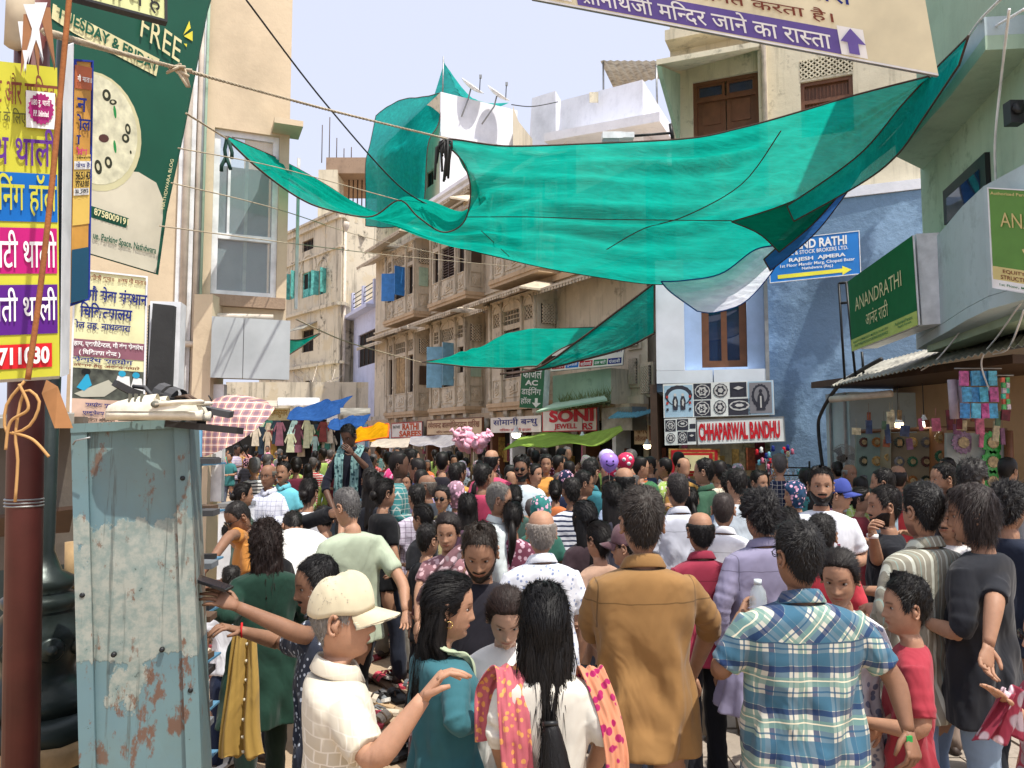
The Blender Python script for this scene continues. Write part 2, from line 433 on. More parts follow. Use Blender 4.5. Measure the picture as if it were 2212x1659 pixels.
# end wall facing street on the far side is the core; string courses
for (za, zb_, dd, mt) in ((zB-0.25, zB-0.05, 0.14, M_hav), (zB-0.55, zB-0.45, 0.08, M_hav), (z1+0.15, z1+0.32, 0.10, M_havd), (z1+0.45, z1+0.52, 0.06, M_hav)):
    mb = MB(); H.box(mb, -0.05, HL, za, zb_, -0.01, dd); mb.build('cornice', mt, HV)
def bay(u0, u1, za, zb, d, shut=(None, None, None), jk=0, nwin=3, side=True):
    F = H; m = MB(); W = u1-u0
    cols = [u0+0.12, u0+0.12+0.24*W, u1-0.12-0.24*W, u1-0.12] if nwin == 3 else [u0+0.1+(W-0.2)*k/nwin for k in range(nwin+1)]
    hz = za+0.95; ht = zb-0.95; wins = []; jal = []
    for k in range(len(cols)-1):
        a, b = cols[k]+0.09, cols[k+1]-0.09; big = (b-a) > 0.5
        zt = ht if big else ht-0.15; zl = hz-(0.25 if big else -0.15)
        wins.append((a+(0 if big else 0.04), zl, b-(0 if big else 0.04), zt)); jal.append((a, zb-0.8, b, zb-0.38))
    F.wall(m, u0, u1, za, zb, d, wins+jal, 0.14)
    # returns
    for uu in (u0, u1):
        pass
    sw = []
    m.quad([F.p(u0, za, d), F.p(u0, zb, d), F.p(u0, zb, 0), F.p(u0, za, 0)])
    m.quad([F.p(u1, za, 0), F.p(u1, zb, 0), F.p(u1, zb, d), F.p(u1, za, d)])
    m.quad([F.p(u0, za, 0), F.p(u1, za, 0), F.p(u1, za, d), F.p(u0, za, d)])
    bo = m.build('bay', M_hav, HV)
    for k, h in enumerate(wins):
        F.window(h, d, frame=M_woodd, pane=M_dark, fw=0.04, bars=0, mull=1, parent=bo)
        s_ = shut[k % len(shut)] if shut else None
        if s_ is not None:
            mb = MB(); a, z0_, b, zt = h
            if s_ == 'planks':
                for q in range(4): F.box(mb, a+(b-a)*q/4+0.01, a+(b-a)*(q+1)/4-0.01, z0_, zt, d-0.1, d-0.06-0.01*(q % 2))
                mb.build('boarded_shutter', M_wood2, bo)
            elif s_ == 'louvre':
                n = 12
                for q in range(n): F.box(mb, a+0.03, b-0.03, z0_+(zt-z0_)*q/n+0.02, z0_+(zt-z0_)*(q+0.6)/n, d-0.1, d-0.04)
                F.box(mb, (a+b)/2-0.03, (a+b)/2+0.03, z0_, zt, d-0.09, d-0.02)
                mb.build('louvred_shutter', M_woodd, bo)
            else:
                for (uu, sg) in ((a, -1), (b, 1)):
                    mb = MB(); e = F.U*sg*0.30+F.n*0.42
                    if uu == b: e = F.n*0.5+F.U*0.12
                    q = [F.p(uu, z0_, d), F.p(uu, z0_, d)+e, F.p(uu, zt, d)+e, F.p(uu, zt, d)]
                    mb.slab(q, F.U*0.035); mb.build('open_shutter', s_, bo)
    for k, h in enumerate(jal): F.jali(h, d, M_hav, bo, 3 if h[2]-h[0] < 0.6 else 6, (k+jk) % 2)
    for k in range(len(cols)-1):
        c = MB(); a, b = cols[k]+0.1, cols[k+1]-0.1; carved(F, c, (a+b)/2, za+0.42, b-a, 0.55, d)
        n = 12; w_ = (b-a)/2
        for q in range(n):   # arch moulding above the lattice
            t0, t1 = math.pi*q/n, math.pi*(q+1)/n; cu = (a+b)/2
            c.prism([F.p(cu-math.cos(t0)*w_, zb-0.36+math.sin(t0)*0.2, d-0.002), F.p(cu-math.cos(t1)*w_, zb-0.36+math.sin(t1)*0.2, d-0.002), F.p(cu-math.cos(t1)*w_*1.12, zb-0.36+math.sin(t1)*0.26, d-0.002), F.p(cu-math.cos(t0)*w_*1.12, zb-0.36+math.sin(t0)*0.26, d-0.002)], F.n*0.04)
        c.build('carved_panel', M_hav, bo)
    # side return: one carved panel, lattice and window on the near side
    G = Fac(F.p(u1, 0, d), F.n*-1, bo); c = MB(); carved(G, c, d/2, za+0.42, d*0.7, 0.5, 0.0); c.build('carved_panel', M_hav, bo)
    sj = (d*0.2, zb-0.95, d*0.8, zb-0.4); G.jali(sj, 0.15, M_hav, bo, 4, 1)
    mb = MB(); G.box(mb, d*0.22, d*0.78, hz, hz+0.7, 0.003, 0.03); mb.build('shutter', M_woodd if jk else M_pgreen, bo)
    for cu in [cols[0]-0.05]+cols[1:-1]+[cols[-1]+0.05]:
        cm = MB(); base = F.p(cu, za, d+0.03); r = 0.045
        cm.lathe(base, [(r*1.5, 0), (r*1.5, 0.12), (r*0.9, 0.16), (r*1.1, 0.5), (r*0.8, 0.9), (r*1.4, 0.95), (r*0.9, 1.0), (r, 1.6), (r*1.3, zb-za-0.5), (r*1.5, zb-za-0.42), (r, zb-za-0.36), (r*1.4, zb-za-0.1)], 8)
        cm.build('column', M_hav, bo)
    mm = MB()
    F.box(mm, u0-0.06, u1+0.06, za-0.12, za, -0.01, d+0.09); F.box(mm, u0-0.03, u1+0.03, za-0.22, za-0.12, -0.01, d+0.05)
    mm.build('sill_moulding', M_havd, bo)
    return bo
M_wood2 = plain('sunbleached_planks', 'a98d66', 0.8, var=0.25, scale=9)
def chajja(u0, u1, z, bays, out=0.75, drop=0.28, mt=M_hav):
    """sloping eave that steps out round the bays"""
    segs = []; u = u0
    for (a, b, d) in bays:
        if a > u: segs.append((u, a, 0))
        segs.append((a, b, d)); u = b
    if u < u1: segs.append((u, u1, 0))
    for (a, b, d) in segs:
        mb = MB(); e = 0.25 if d else 0
        a2, b2 = (a-e*1.4, b+e*1.4) if d else (a, b)
        q = [H.p(a2, z-drop, d+out), H.p(b2, z-drop, d+out), H.p(b, z, d), H.p(a, z, d)]
        mb.slab(q, (0, 0, 0.06))
        if d:
            mb.slab([H.p(b2, z-drop, d+out), H.p(b2, z-drop, 0.3), H.p(b, z, 0.0), H.p(b, z, d)], (0, 0, 0.055))
            mb.slab([H.p(a, z, d), H.p(a, z, 0), H.p(a2, z-drop, 0.3), H.p(a2, z-drop, d+out)], (0, 0, 0.055))
        n = max(2, int((b2-a2)/0.14))
        for k in range(n):   # scalloped lip
            ua = a2+(b2-a2)*k/n; ub = a2+(b2-a2)*(k+0.7)/n
            mb.slab([H.p(ua, z-drop-0.07, d+out-0.03), H.p(ub, z-drop-0.07, d+out-0.03), H.p(ub, z-drop+0.0, d+out-0.03), H.p(ua, z-drop+0.0, d+out-0.03)], H.n*0.02)
        mb.build('stone_eave', mt, HV)
D = 0.65
def rng_(xa, xb, d=D, y=800): return H.s_of(xa, d, y), H.s_of(xb, d, y)
lo = [(*rng_(835, 898), D), (*rng_(931, 1008), D), (*rng_(1058, 1160), D)]
up = [(*rng_(833, 897, y=620), D), (*rng_(930, 1009, y=620), D), (*rng_(1062, 1165, y=640), D)]
bay(*lo[0][:2], zB, z1-0.1, D, shut=(None, 'planks', None), jk=1)
bay(*lo[1][:2], zB, z1-0.1, D, shut=(None, M_lbshut, None), jk=0)
bay(*lo[2][:2], zB, z1-0.1, D, shut=(None, 'louvre', None), jk=1)
bay(*up[0][:2], z1+0.55, z2-0.15, D, shut=(None, M_bshut, None), jk=0)
bay(*up[1][:2], z1+0.55, z2-0.15, D, shut=(None, 'louvre', None), jk=1)
bay(*up[2][:2], z1+0.55, z2-0.15, D, shut=(None, 'louvre', None), jk=0)
chajja(-0.3, HL, z1+0.05, lo); chajja(-0.3, UX, z2+0.2, up, 0.8)
# scrolled brackets under the lower bays
for (a, b, d) in lo:
    n = 4
    for k in range(n):
        u = a+0.12+(b-a-0.24)*k/(n-1); mb = MB(); pts = []
        for t in range(9):
            q = t/8; pts.append(H.p(u, zB-0.24-0.55*q**0.7+0.05*math.sin(q*9), 0.03+(d-0.02)*(1-q)**1.5))
        rings = []
        for t, p_ in enumerate(pts):
            w_ = 0.11; h_ = 0.10+0.05*math.sin(t*1.1)
            rings.append([p_+H.U*w_+Vector((0, 0, h_)), p_+H.U*w_-Vector((0, 0, h_)), p_-H.U*w_-Vector((0, 0, h_)), p_-H.U*w_+Vector((0, 0, h_))])
        mb.loft(rings, 0, True, False)
        mb.lathe(H.p(u, zB-0.34, d*0.82), [(0.0, -0.12), (0.11, -0.08), (0.13, 0.0), (0.09, 0.1), (0.0, 0.12)], 8)
        mb.build('scroll_bracket', M_hav, HV)
# flat wall windows between / right of the bays
for (xa, xb, ya, yb, y_) in ((1022, 1036, 612, 655, 640), (1028, 1043, 775, 828, 800), (1190, 1205, 700, 745, 720), (1362, 1382, 700, 748, 720), (1365, 1380, 775, 830, 800), (1392, 1410, 790, 850, 820)):
    a, b = H.s_of(xa, 0, y_), H.s_of(xb, 0, y_); H.box
    zt, zb_ = H.z_of((xa+xb)/2, ya), H.z_of((xa+xb)/2, yb)
    mb = MB(); H.box(mb, a-0.08, b+0.08, zb_-0.08, zt+0.08, 0.0, 0.05); H.box(mb, a, b, zb_, zt, 0.05, 0.055, 1)
    fo = mb.build('window', [M_hav, M_dark], HV); H.jali((a, zb_, b, zt), 0.16, M_hav, fo, 4, 1)
# third storey (mostly behind the nets) with moulded eave and the whitewashed roof room
uR = H.s_of(950, 0, 300); zR = P(950, 200, (H.p(uR, 0)).y).z
hT = (uR-1.3, H.z_of(925, 405), uR-0.55, H.z_of(925, 372))
m = MB(); H.box(m, 0, uR, z3-0.02, zR, -3.3, -0.25); H.wall(m, 0, uR, z3-0.02, zR, 0, [hT]); m.build('upper_storey_wall', M_upper, HV)
H.window(hT, 0, frame=M_woodd, pane=M_dark)
Gt = Fac(H.p(uR+0.02, 0, 0), -H.n, HV); m = MB(); Gt.box(m, 0, 3.3, z3, zR, -0.019, 0.05); m.build('whitewashed_end_wall', M_white, HV)
m = MB(); Gt.box(m, -0.05, 3.4, zR-1.75, zR-1.6, 0.05, 0.22); m.build('cornice', M_white, HV)
for k in range(4):
    m = MB(); H.box(m, uR+0.1, H.s_of(1040, 0, 420), z3+0.02+k*0.14, z3+0.15+k*0.14, -0.3, 0.1+0.13*k); m.build('cornice', M_white if k > 1 else M_hav, HV)

# ------------------------------------------------------------------ pale narrow house with railing, left of the haveli
LH = empty('lavender_house', 'narrow pale lavender house with iron railed terrace squeezed beside the haveli', 'building')
c1, c2 = P(763, 800, 39), P(812, 800, 35.4)
Fh = Fac(c1, (c2.x-c1.x, c2.y-c1.y), LH); L_ = (c2-c1).xy.length
m = MB(); zt = P(763, 690, 39).z; hw = (0.9, P(785, 790, 37).z, L_-0.2, P(785, 718, 37).z)
Fh.wall(m, 0, L_, 0, zt, 0, [hw]); Fh.box(m, 0, L_, 0, zt, -4, -0.2); m.build('wall', M_lav, LH)
m = MB(); Fh.box(m, -0.4, L_, zt, zt+0.15, -4, 0.5); m.build('terrace_slab', M_lav, LH)
Fh.window(hw, 0, frame=M_woodd, pane=M_dark, bars=0, mull=3)
m = MB(); zr = zt+0.15; hr = P(763, 640, 39).z-zt
for k in range(3): Fh.box(m, L_*k/2-0.1-0.1*(k > 1), L_*k/2+0.14-0.15*(k > 1), zr, zr+hr, 0.0, 0.15)
Fh.box(m, 0, L_, zr, zr+0.28, 0.02, 0.13)
m.build('parapet', M_lav, LH)
m = MB()
for k in range(4): Fh.box(m, 0.1, L_-0.1, zr+0.4+k*0.22, zr+0.44+k*0.22, 0.05, 0.08)
m.build('railing', M_iron, LH)

# ------------------------------------------------------------------ weathered building with teal shutters
WB = empty('weathered_building', 'tall mould-streaked cream building with small teal shuttered windows at the end of the street', 'building')
e0, e1, e2 = P(560, 800, 46), P(733, 800, 38.5), P(822, 800, 46)
FA = Fac(e0, (e1.x-e0.x, e1.y-e0.y), WB); FB = Fac(e1, (e2.x-e1.x, e2.y-e1.y), WB)
LA, LB = (e1-e0).xy.length, (e2-e1).xy.length
ztop = P(733, 452, 38.5).z
def hole(F, xa, xb, ya, yb):
    xm, ym = (xa+xb)/2, (ya+yb)/2
    return (F.s_of(xa, 0, ym), F.z_of(xm, yb), F.s_of(xb, 0, ym), F.z_of(xm, ya))
hA = [hole(FA, 604, 618, 592, 646), hole(FA, 626, 642, 590, 645), hole(FA, 652, 679, 587, 641), hole(FA, 688, 704, 583, 635), hole(FA, 653, 677, 518, 541), hole(FA, 652, 677, 712, 760), hole(FA, 659, 673, 822, 846)]
hB = [hole(FB, 757, 778, 520, 548)]
m = MB(); FA.wall(m, 0, LA, 0, ztop, 0, hA); FB.wall(m, 0, LB, 0, ztop, 0, hB)
m.prism([FA.p(0, ztop, 0), FA.p(LA, ztop, 0), FB.p(LB, ztop, 0), FB.p(LB, ztop, -6), FA.p(0, ztop, -6)], (0, 0, 0.02))
FA.box(m, 0, LA-0.4, 0, ztop-0.01, -2.5, -0.25)
m.build('wall', M_old, WB)
for k, h in enumerate(hA):
    fo = FA.window(h, 0, frame=M_teal if k < 4 else M_woodd, pane=M_dark if k else M_teal, bars=1 if k >= 4 else 0, mull=1 if k != 4 else 2)
    if k < 4:
        a, z0_, b, zt_ = h; w_ = b-a
        if k in (1, 2):
            mb = MB(); FA.box(mb, a+0.04, b-0.04, z0_+0.03, z0_+(zt_-z0_)*0.35, -0.12, -0.07); mb.build('panel', M_teal, fo)
        if k in (1, 3):
            for uu in (a, b):
                mb = MB(); q = [FA.p(uu, z0_, 0.01), FA.p(uu, z0_, 0.01)+FA.n*w_*0.45+FA.U*0.1*(1 if uu == b else -1), FA.p(uu, zt_, 0.01)+FA.n*w_*0.45+FA.U*0.1*(1 if uu == b else -1), FA.p(uu, zt_, 0.01)]
                mb.slab(q, FA.U*0.04); mb.build('shutter', M_teal, fo)
        if k in (0, 2):
            mb = MB(); FA.box(mb, (a+b)/2-0.03, (a+b)/2+0.03, z0_, zt_, -0.1, -0.02); mb.build('mullion', M_teal, fo)
        mb = MB(); n = 10; cu = (a+b)/2; r = w_/2*1.15
        for q in range(n):
            t0, t1 = math.pi*q/n, math.pi*(q+1)/n
            mb.prism([FA.p(cu-math.cos(t)*rr, zt_+0.1+math.sin(t)*rr*0.9, 0) for t, rr in ((t0, r), (t1, r), (t1, r*1.15), (t0, r*1.15))], FA.n*0.05)
        mb.build('arch_moulding', M_old, WB)
for h in hB: FB.window(h, 0, frame=M_woodd, pane=M_dark, bars=1)
for (F, L, y) in ((FA, LA, 0), (FB, LB, 0)):
    for zc, t, dd in ((FA.z_of(700, 487), 0.12, 0.16), (FA.z_of(700, 548), 0.08, 0.1), (FA.z_of(700, 668), 0.16, 0.22), (FA.z_of(700, 790), 0.14, 0.25), (ztop, 0.12, 0.1)):
        mb = MB(); F.box(mb, -0.02, L, zc, zc+t, -0.01, dd); mb.build('string_course', M_old, WB)
for h in (hA[5], hB[0]):
    F = FA if h is hA[5] else FB; mb = MB()
    mb.slab([F.p(h[0]-0.4, h[3]-0.15, 0.8), F.p(h[2]+0.5, h[3]-0.15, 0.8), F.p(h[2]+0.4, h[3]+0.3, 0), F.p(h[0]-0.3, h[3]+0.3, 0)], (0, 0, 0.04)); mb.build('window_hood', M_tin, WB)
m = MB(); pu = FB.s_of(742, 0.1); m.tube([FB.p(pu, z, 0.1) for z in (FB.z_of(742, 490), 6, FB.z_of(745, 830))], 0.09); m.lathe(FB.p(pu, FB.z_of(742, 488), 0.1), [(0.09, -0.3), (0.2, 0), (0.2, 0.2)], 8); m.build('drain_pipe', M_pvc, WB)
m = MB()
for k in range(26):
    a = FA.p(rng.uniform(LA*0.45, LA), rng.uniform(4.4, 6.4), 0.15); b = FB.p(rng.uniform(-1.5, 3.5), rng.uniform(3.6, 5.2), 0.3); mid = (a+b)/2+Vector((rng.uniform(-1, 1), -0.4, -rng.uniform(0.2, 1.3)))
    m.tube([a, (a+mid)/2+Vector((0, 0, -0.2)), mid, (b+mid)/2, b], 0.018, 4)
m.build('tangled_cable', M_pvc, WB)

# ------------------------------------------------------------------ unfinished concrete frame
UF = empty('unfinished_concrete_frame', 'unfinished concrete storey on bare columns with reinforcing rods poking up above the roofs', 'building')
Yf = 56
def XZ(x, y, Y=Yf): q = P(x, y, Y); return q.x, q.z
xa, zt = XZ(690, 340); xb, zb_ = XZ(800, 440)
m = MB(); m.bx(xa+0.5, xb, Yf, Yf+6, zt-1.2, zt); m.build('roof_slab', M_brick_raw, UF)
for xx, ww in ((xa, 1.4), (xa+4.8, 0.8)):
    MB().bx(xx, xx+ww, Yf-0.2 if ww > 1 else Yf+1, Yf+2, 0, zt-1.0).build('column', M_upper, UF)
MB().bx(xa, xb, Yf+2, Yf+6, 0, zb_-1.6).build('lower_storey', M_brick_raw, UF)
for k in range(9): MB().tube([(xa+1.9+k*0.33+(1.1 if k > 4 else 0), Yf+1.5, zb_-2), (xa+1.9+k*0.33+(1.1 if k > 4 else 0), Yf+1.5, zt-1.2)], 0.05, 5).build('bamboo_prop', M_woodd, UF)
for k, h_ in enumerate((2.6, 3.2, 1.6, 0.8, 0.9)): MB().tube([(xa+0.1+k*0.55, Yf+0.3, zt-0.3), (xa+0.1+k*0.55, Yf+0.3, zt+h_)], 0.035, 4).build('reinforcing_rod', M_woodd, UF)

# ------------------------------------------------------------------ white houses high behind
def zbox(name, label, pts, Y, depth, zlow, mat, cat='building'):
    r_ = empty(name, label, cat); m = MB(); n = len(pts)
    q = [P(x, y, Y_) for (x, y, Y_) in pts]
    vs = [Vector((p.x, p.y, zlow)) for p in q]+q; bk = [v+Vector((0.3*depth*0, depth, 0)) for v in vs]
    for i in range(n-1): m.quad([vs[i], vs[i+1], vs[n+i+1], vs[n+i]])
    m.add([vs[n+i] for i in range(n)]+[bk[n+i] for i in range(n)], [(i, i+1, n+i+1, n+i) for i in range(n-1)])
    for i in (0, n-1): m.quad([vs[i], bk[i], bk[n+i], vs[n+i]])
    m.quad([bk[0], bk[n-1], bk[2*n-1], bk[n]])
    m.build('wall', mat, r_); return r_
wh = zbox('white_rooftop_house', 'whitewashed block house with a stepped parapet behind the green netting', [(1149, 212, 34), (1200, 196, 33), (1212, 218, 33), (1225, 214, 32.7), (1388, 172, 28), (1452, 275, 31)], 0, 8, 4, M_white)
m = MB(); q = [P(1175, 306, 30.5), P(1425, 262, 26.5), P(1470, 330, 30), P(1230, 340, 33)]; m.slab(q, (0, 0, 0.35)); m.build('eave_slab', M_white, wh)
m = MB(); q = P(1282, 214, 30.4); m.box((q.x, q.y-0.15, q.z), (0.35, 0.1, 0.4)); m.build('vent_opening', M_upper, wh)
m = MB(); a, b, c, d_ = P(1297, 132, 36), P(1420, 133, 34), P(1437, 168, 38), P(1325, 190, 40)
n = 16; rr = []
for k in range(n+1):
    t = k/n; o = Vector((0, 0, 0.06*(k % 2))); rr.append([a.lerp(b, t)+o, d_.lerp(c, t)+o])
m.add([p for r_ in rr for p in r_], [(2*i, 2*i+2, 2*i+3, 2*i+1) for i in range(n)]); rf = m
shed = empty('tin_shed_roof', 'corrugated grey tin canopy on thin posts on the white rooftop', 'roof')
rf.build('corrugated_sheet', M_tin, shed)
for x_, y_, yy in ((1303, 135, 36.1), (1418, 140, 34.2), (1330, 188, 39.5)):
    q = P(x_, y_, yy); MB().tube([q, (q.x, q.y, q.z-2.2)], 0.05, 6).build('post', M_steel, shed)
cb = zbox('cream_rooftop_annexe', 'small cream block with black mould stains beside the netted roof room', [(1108, 228, 27), (1120, 262, 27), (1150, 300, 30)], 0, 5, 10, M_old)
lb = zbox('distant_lavender_building', 'tall lavender plastered block rising behind the railed balcony at the street corner', [(1870, -260, 19), (2420, -330, 17)], 0, 6, 0, M_lav)

# ------------------------------------------------------------------ blue & cream corner building
BB = empty('blue_cream_building', 'corner building with cream upper storey of brown doors above blue plastered ground floors', 'building')
YB = 14.5
b0, b1, b2 = P(1455, 600, 15.4), P(2008, 600, 13.6), None
FU = Fac(b0, (b1.x-b0.x, b1.y-b0.y), BB); LU = (b1-b0).xy.length
zu0 = FU.z_of(1900, 425); zu1 = 14
hU = [hole(FU, 1497, 1640, 165, 330), hole(FU, 1730, 1844, 168, 290)]
jU = hole(FU, 1728, 1842, 122, 163)
m = MB(); FU.wall(m, 0, LU, zu0, zu1, 0, hU+[jU], 0.22); FU.box(m, 0, LU, 0, zu1, -6, -0.3); m.build('upper_wall', M_upper, BB)
FU.jali(jU, 0.05, M_upper, BB, 9, 1)
# double door with fanlight panes
def bigdoor(h, glass):
    u0, z0_, u1, z1_ = h; r_ = MB(); f = 0.07; hh = z1_-z0_; zt_ = z1_-0.36
    for a, b, c, e in ((u0, u0+f, z0_, z1_), (u1-f, u1, z0_, z1_), (u0+f, u1-f, z1_-f, z1_), (u0+f, u1-f, zt_-f, zt_)): FU.box(r_, a, b, c, e, -0.18, -0.06)
    fo = r_.build('door', M_wood, BB); um = (u0+u1)/2
    if glass:
        for a, b in ((u0+f, um-0.02), (um+0.02, u1-f)):
            mb = MB(); FU.box(mb, a+0.05, b-0.05, zt_+0.05, z1_-f-0.04, -0.15, -0.12); mb.build('pane', M_glassd, fo)
            mb = MB()
            for c, d_, e, g in ((a, b, zt_, zt_+0.05), (a, b, z1_-f-0.04, z1_-f), (a, a+0.05, zt_+0.05, z1_-f-0.04), (b-0.05, b, zt_+0.05, z1_-f-0.04)): FU.box(mb, c, d_, e, g, -0.15, -0.09)
            mb.build('fanlight_frame', M_wood, fo)
        for a, b in ((u0+f, um-0.01), (um+0.01, u1-f)):
            mb = MB(); FU.box(mb, a, b, z0_, zt_-f, -0.17, -0.12)
            for zz in (0.08, 0.55): FU.box(mb, a+0.1, b-0.1, z0_+(zt_-z0_)*zz, z0_+(zt_-z0_)*(zz+0.36), -0.12, -0.10)
            mb.build('door_leaf', M_wood, fo)
    else:
        mb = MB(); FU.box(mb, u0+f, u1-f, z0_, z1_-f, -0.17, -0.14)
        for k in range(12): FU.box(mb, u0+f+(u1-u0-2*f)*k/12+0.01, u0+f+(u1-u0-2*f)*(k+0.5)/12, z0_, z1_-f-0.04, -0.14, -0.11)
        mb.build('ribbed_shutter', M_wood, fo)
    return fo
bigdoor(hU[0], True); bigdoor(hU[1], False)
# porch roof slab over the left door, with side cheek
m = MB(); pz = FU.z_of(1500, 122, 0)
m.slab([P(1418, 140, 13.7), P(1640, 100, 13.2), P(1640, 110, 15.2), P(1452, 160, 15.6)], (0, 0, 0.10)); m.build('porch_slab', M_upper, BB)
m = MB(); m.prism([P(1418, 142, 13.7), P(1424, 170, 13.9), P(1461, 300, 15.3), P(1461, 160, 15.3)], (0.08, 0, 0)); m.build('porch_cheek', M_pgreen, BB)
m = MB(); FU.box(m, FU.s_of(1640, 0, 200), FU.s_of(1658, 0, 200), zu0, zu1, 0.0, 0.16); m.build('pilaster', M_upper, BB)
m = MB(); FU.box(m, 0, FU.s_of(1650, 0, 60), FU.z_of(1550, 92), FU.z_of(1550, 70), 0.0, 0.5)
for k in range(4):
    u = FU.s_of(1478+k*44, 0, 60); FU.box(m, u, u+0.16, FU.z_of(1550, 69), FU.z_of(1550, 40), 0.2, 0.35)
m.build('roof_balustrade', M_upper, BB)
m = MB(); q = FU.p(FU.s_of(1650, 0.1, 200), 0, 0.1); m.tube([FU.p(FU.s_of(1652, 0.12, 200), zu0, 0.2), FU.p(FU.s_of(1650, 0.12, 100), zu1, 0.2)], 0.05); m.build('drain_pipe', M_pvc, BB)
m = MB(); FU.box(m, 1.0, LU+0.6, zu0-0.08, zu0+0.1, 0.0, 0.5); m.build('ledge', M_white, BB)
# blue wall below
bz = P(1660, 800, 14.3); be = P(2010, 800, 13.2)
FW = Fac(bz, (be.x-bz.x, be.y-bz.y), BB); LW = (be-bz).xy.length
m = MB(); FW.box(m, 0, LW+0.4, 0, zu0-0.09, -4, 0); m.build('blue_wall', M_blue, BB)
# projecting panelled bay with brown window
pb0, pb1 = P(1418, 800, 14.2), P(1662, 800, 13.7)
FP = Fac(pb0, (pb1.x-pb0.x, pb1.y-pb0.y), BB); LP = (pb1-pb0).xy.length
hP = hole(FP, 1515, 1614, 625, 792); zp = FP.z_of(1540, 828); zpt = FP.z_of(1540, 560)
M_panelw = plain('pale_composite_panel', 'dfe6ee', 0.35, var=0.06, scale=2)
M_bluepl = plaster('pale_blue_wall', 'a9c2e6', '7088ac', 0.3, 0.4, 0.006, 1.0)
m = MB(); FP.wall(m, 0, LP, zp, zpt, -0.12, [hP], 0.2); FP.box(m, 0, LP, zp, zpt, -3, -0.35); m.build('blue_bay_wall', M_bluepl, BB)
wf = FP.window(hP, -0.12, rev=0.14, frame=M_wood, pane=M_glassd, fw=0.13, mull=1)
for (xa, xb, ya, yb) in ((1418, 1480, 800, 560), (1418, 1540, 828, 800), (1541, 1662, 828, 800)):
    u0, u1 = FP.s_of(xa, 0, 800), FP.s_of(xb, 0, 800); mb = MB(); FP.box(mb, u0+0.005, u1-0.005, FP.z_of(1500, ya)+0.004, FP.z_of(1500, yb), -0.1, 0.04); mb.build('composite_panel', M_panelw, BB)
mb = MB(); FP.box(mb, FP.s_of(1653, 0), LP, zp, zpt, -0.1, 0.05); mb.build('corner_angle', M_steel, BB)
m = MB(); FP.box(m, 0, LP, zp-0.14, zp, -1.2, -0.05); m.build('soffit', M_blue, BB)
# shop recess under it
m = MB(); FP.box(m, 0.0, LP+0.1, 0, zp-0.15, -2.6, -2.5); FP.box(m, -0.12, 0, 0, zp, -2.6, 0.0); m.build('shop_back_wall', M_woodd, BB)

# ------------------------------------------------------------------ right hand building with balcony
RB = empty('pale_green_balcony_building', 'pale green building with overhanging balcony slab and rounded grey parapet at the street edge', 'building')
def post_wall(x0, y0, Y0, x1, Y1, z0, z1, mat, nm, th=0.3):
    a, b = P(x0, 700, Y0), P(x1, 700, Y1); F = Fac(a, (b.x-a.x, b.y-a.y), RB); L = (b-a).xy.length; m = MB(); F.box(m, 0, L, z0, z1, -th, 0); m.build(nm, mat, RB); return F, L
FR, LR = post_wall(2001, 0, 9.6, 2300, 6.2, 3.0, 9, M_pgreen, 'upper_wall')
hR = (FR.s_of(2046, 0, 400), FR.z_of(2046, 470), FR.s_of(2142, 0, 400), FR.z_of(2142, 325))
mb = MB(); a, z0_, b, z1_ = hR
FR.box(mb, a, b, z0_-0.1, z1_, 0.004, 0.05); fo = mb.build('window', M_iron, RB)
mb = MB(); FR.box(mb, a+0.12, b-0.15, z0_-0.1, z1_-0.12, 0.051, 0.056); mb.build('pane', M_glassd, fo)
zs = 5.3; c_ = [PZ(1935, 338, zs), PZ(2050, 212, zs), PZ(2129, 108, zs), PZ(2260, 102, zs), P(2300, 300, 6.4), P(2003, 333, 9.6)]
c_ = [Vector((p.x, p.y, zs)) for p in c_]
m = MB(); m.prism(c_, (0, 0, 0.13)); m.build('balcony_slab', M_pgreen, RB)
m = MB()
for a, b in ((c_[0], c_[1]), (c_[1], c_[2]), (c_[2], c_[3])):
    m.slab([a+Vector((0, 0, 0.131)), b+Vector((0, 0, 0.131)), b+Vector((0, 0, 0.30)), a+Vector((0, 0, 0.30))], (0.12, 0.05, 0))
m.build('balcony_kerb', M_aqua, RB)
# bowed lower balcony parapet
pts = [(1992, 10.0), (2005, 9.6), (2030, 9.0), (2065, 8.3), (2110, 7.5), (2160, 6.9), (2260, 6.3)]
zt_, zb_ = P(2100, 452, 7.6).z, P(2100, 668, 7.6).z
rings = []
for x_, Y_ in pts:
    q = P(x_, 560, Y_); rings.append((Vector((q.x-0.12, q.y, zb_)), Vector((q.x-0.12, q.y, zt_)), Vector((q.x+0.12, q.y, zt_)), Vector((q.x+0.12, q.y, zb_))))
m = MB(); m.loft(rings, 0, True, False); m.build('bowed_parapet', M_aqua, RB)
m = MB(); m.prism([Vector((r_[0].x, r_[0].y, zb_-0.12)) for r_ in rings]+[Vector((6.5, 6.3, zb_-0.12)), Vector((6.5, 10, zb_-0.12))], (0, 0, 0.115)); m.build('balcony_floor', M_aqua, RB)

# ------------------------------------------------------------------ left beige building
AB = empty('beige_corner_building', 'beige plastered building with white framed upper window overhanging the lane', 'building')
a0, a1 = P(150, 700, 8.6), P(617, 700, 9.5)
FAe = Fac(a0, (a1.x-a0.x, a1.y-a0.y), AB); LAe = (a1-a0).xy.length
zlow = FAe.z_of(600, 700); hW = hole(FAe, 459, 600, 285, 640); hW = (hW[0], FAe.z_of(530, 641), FAe.s_of(601, 0, 450), FAe.z_of(530, 284))
uc = FAe.s_of(440, 0, 760)
m = MB(); FAe.wall(m, uc, LAe, zlow, 11, 0, [hW], 0.12); FAe.wall(m, 0, uc, 0, 11, 0)
FAe.box(m, 0, uc+0.07, 0, 11, -1.0, -0.2)
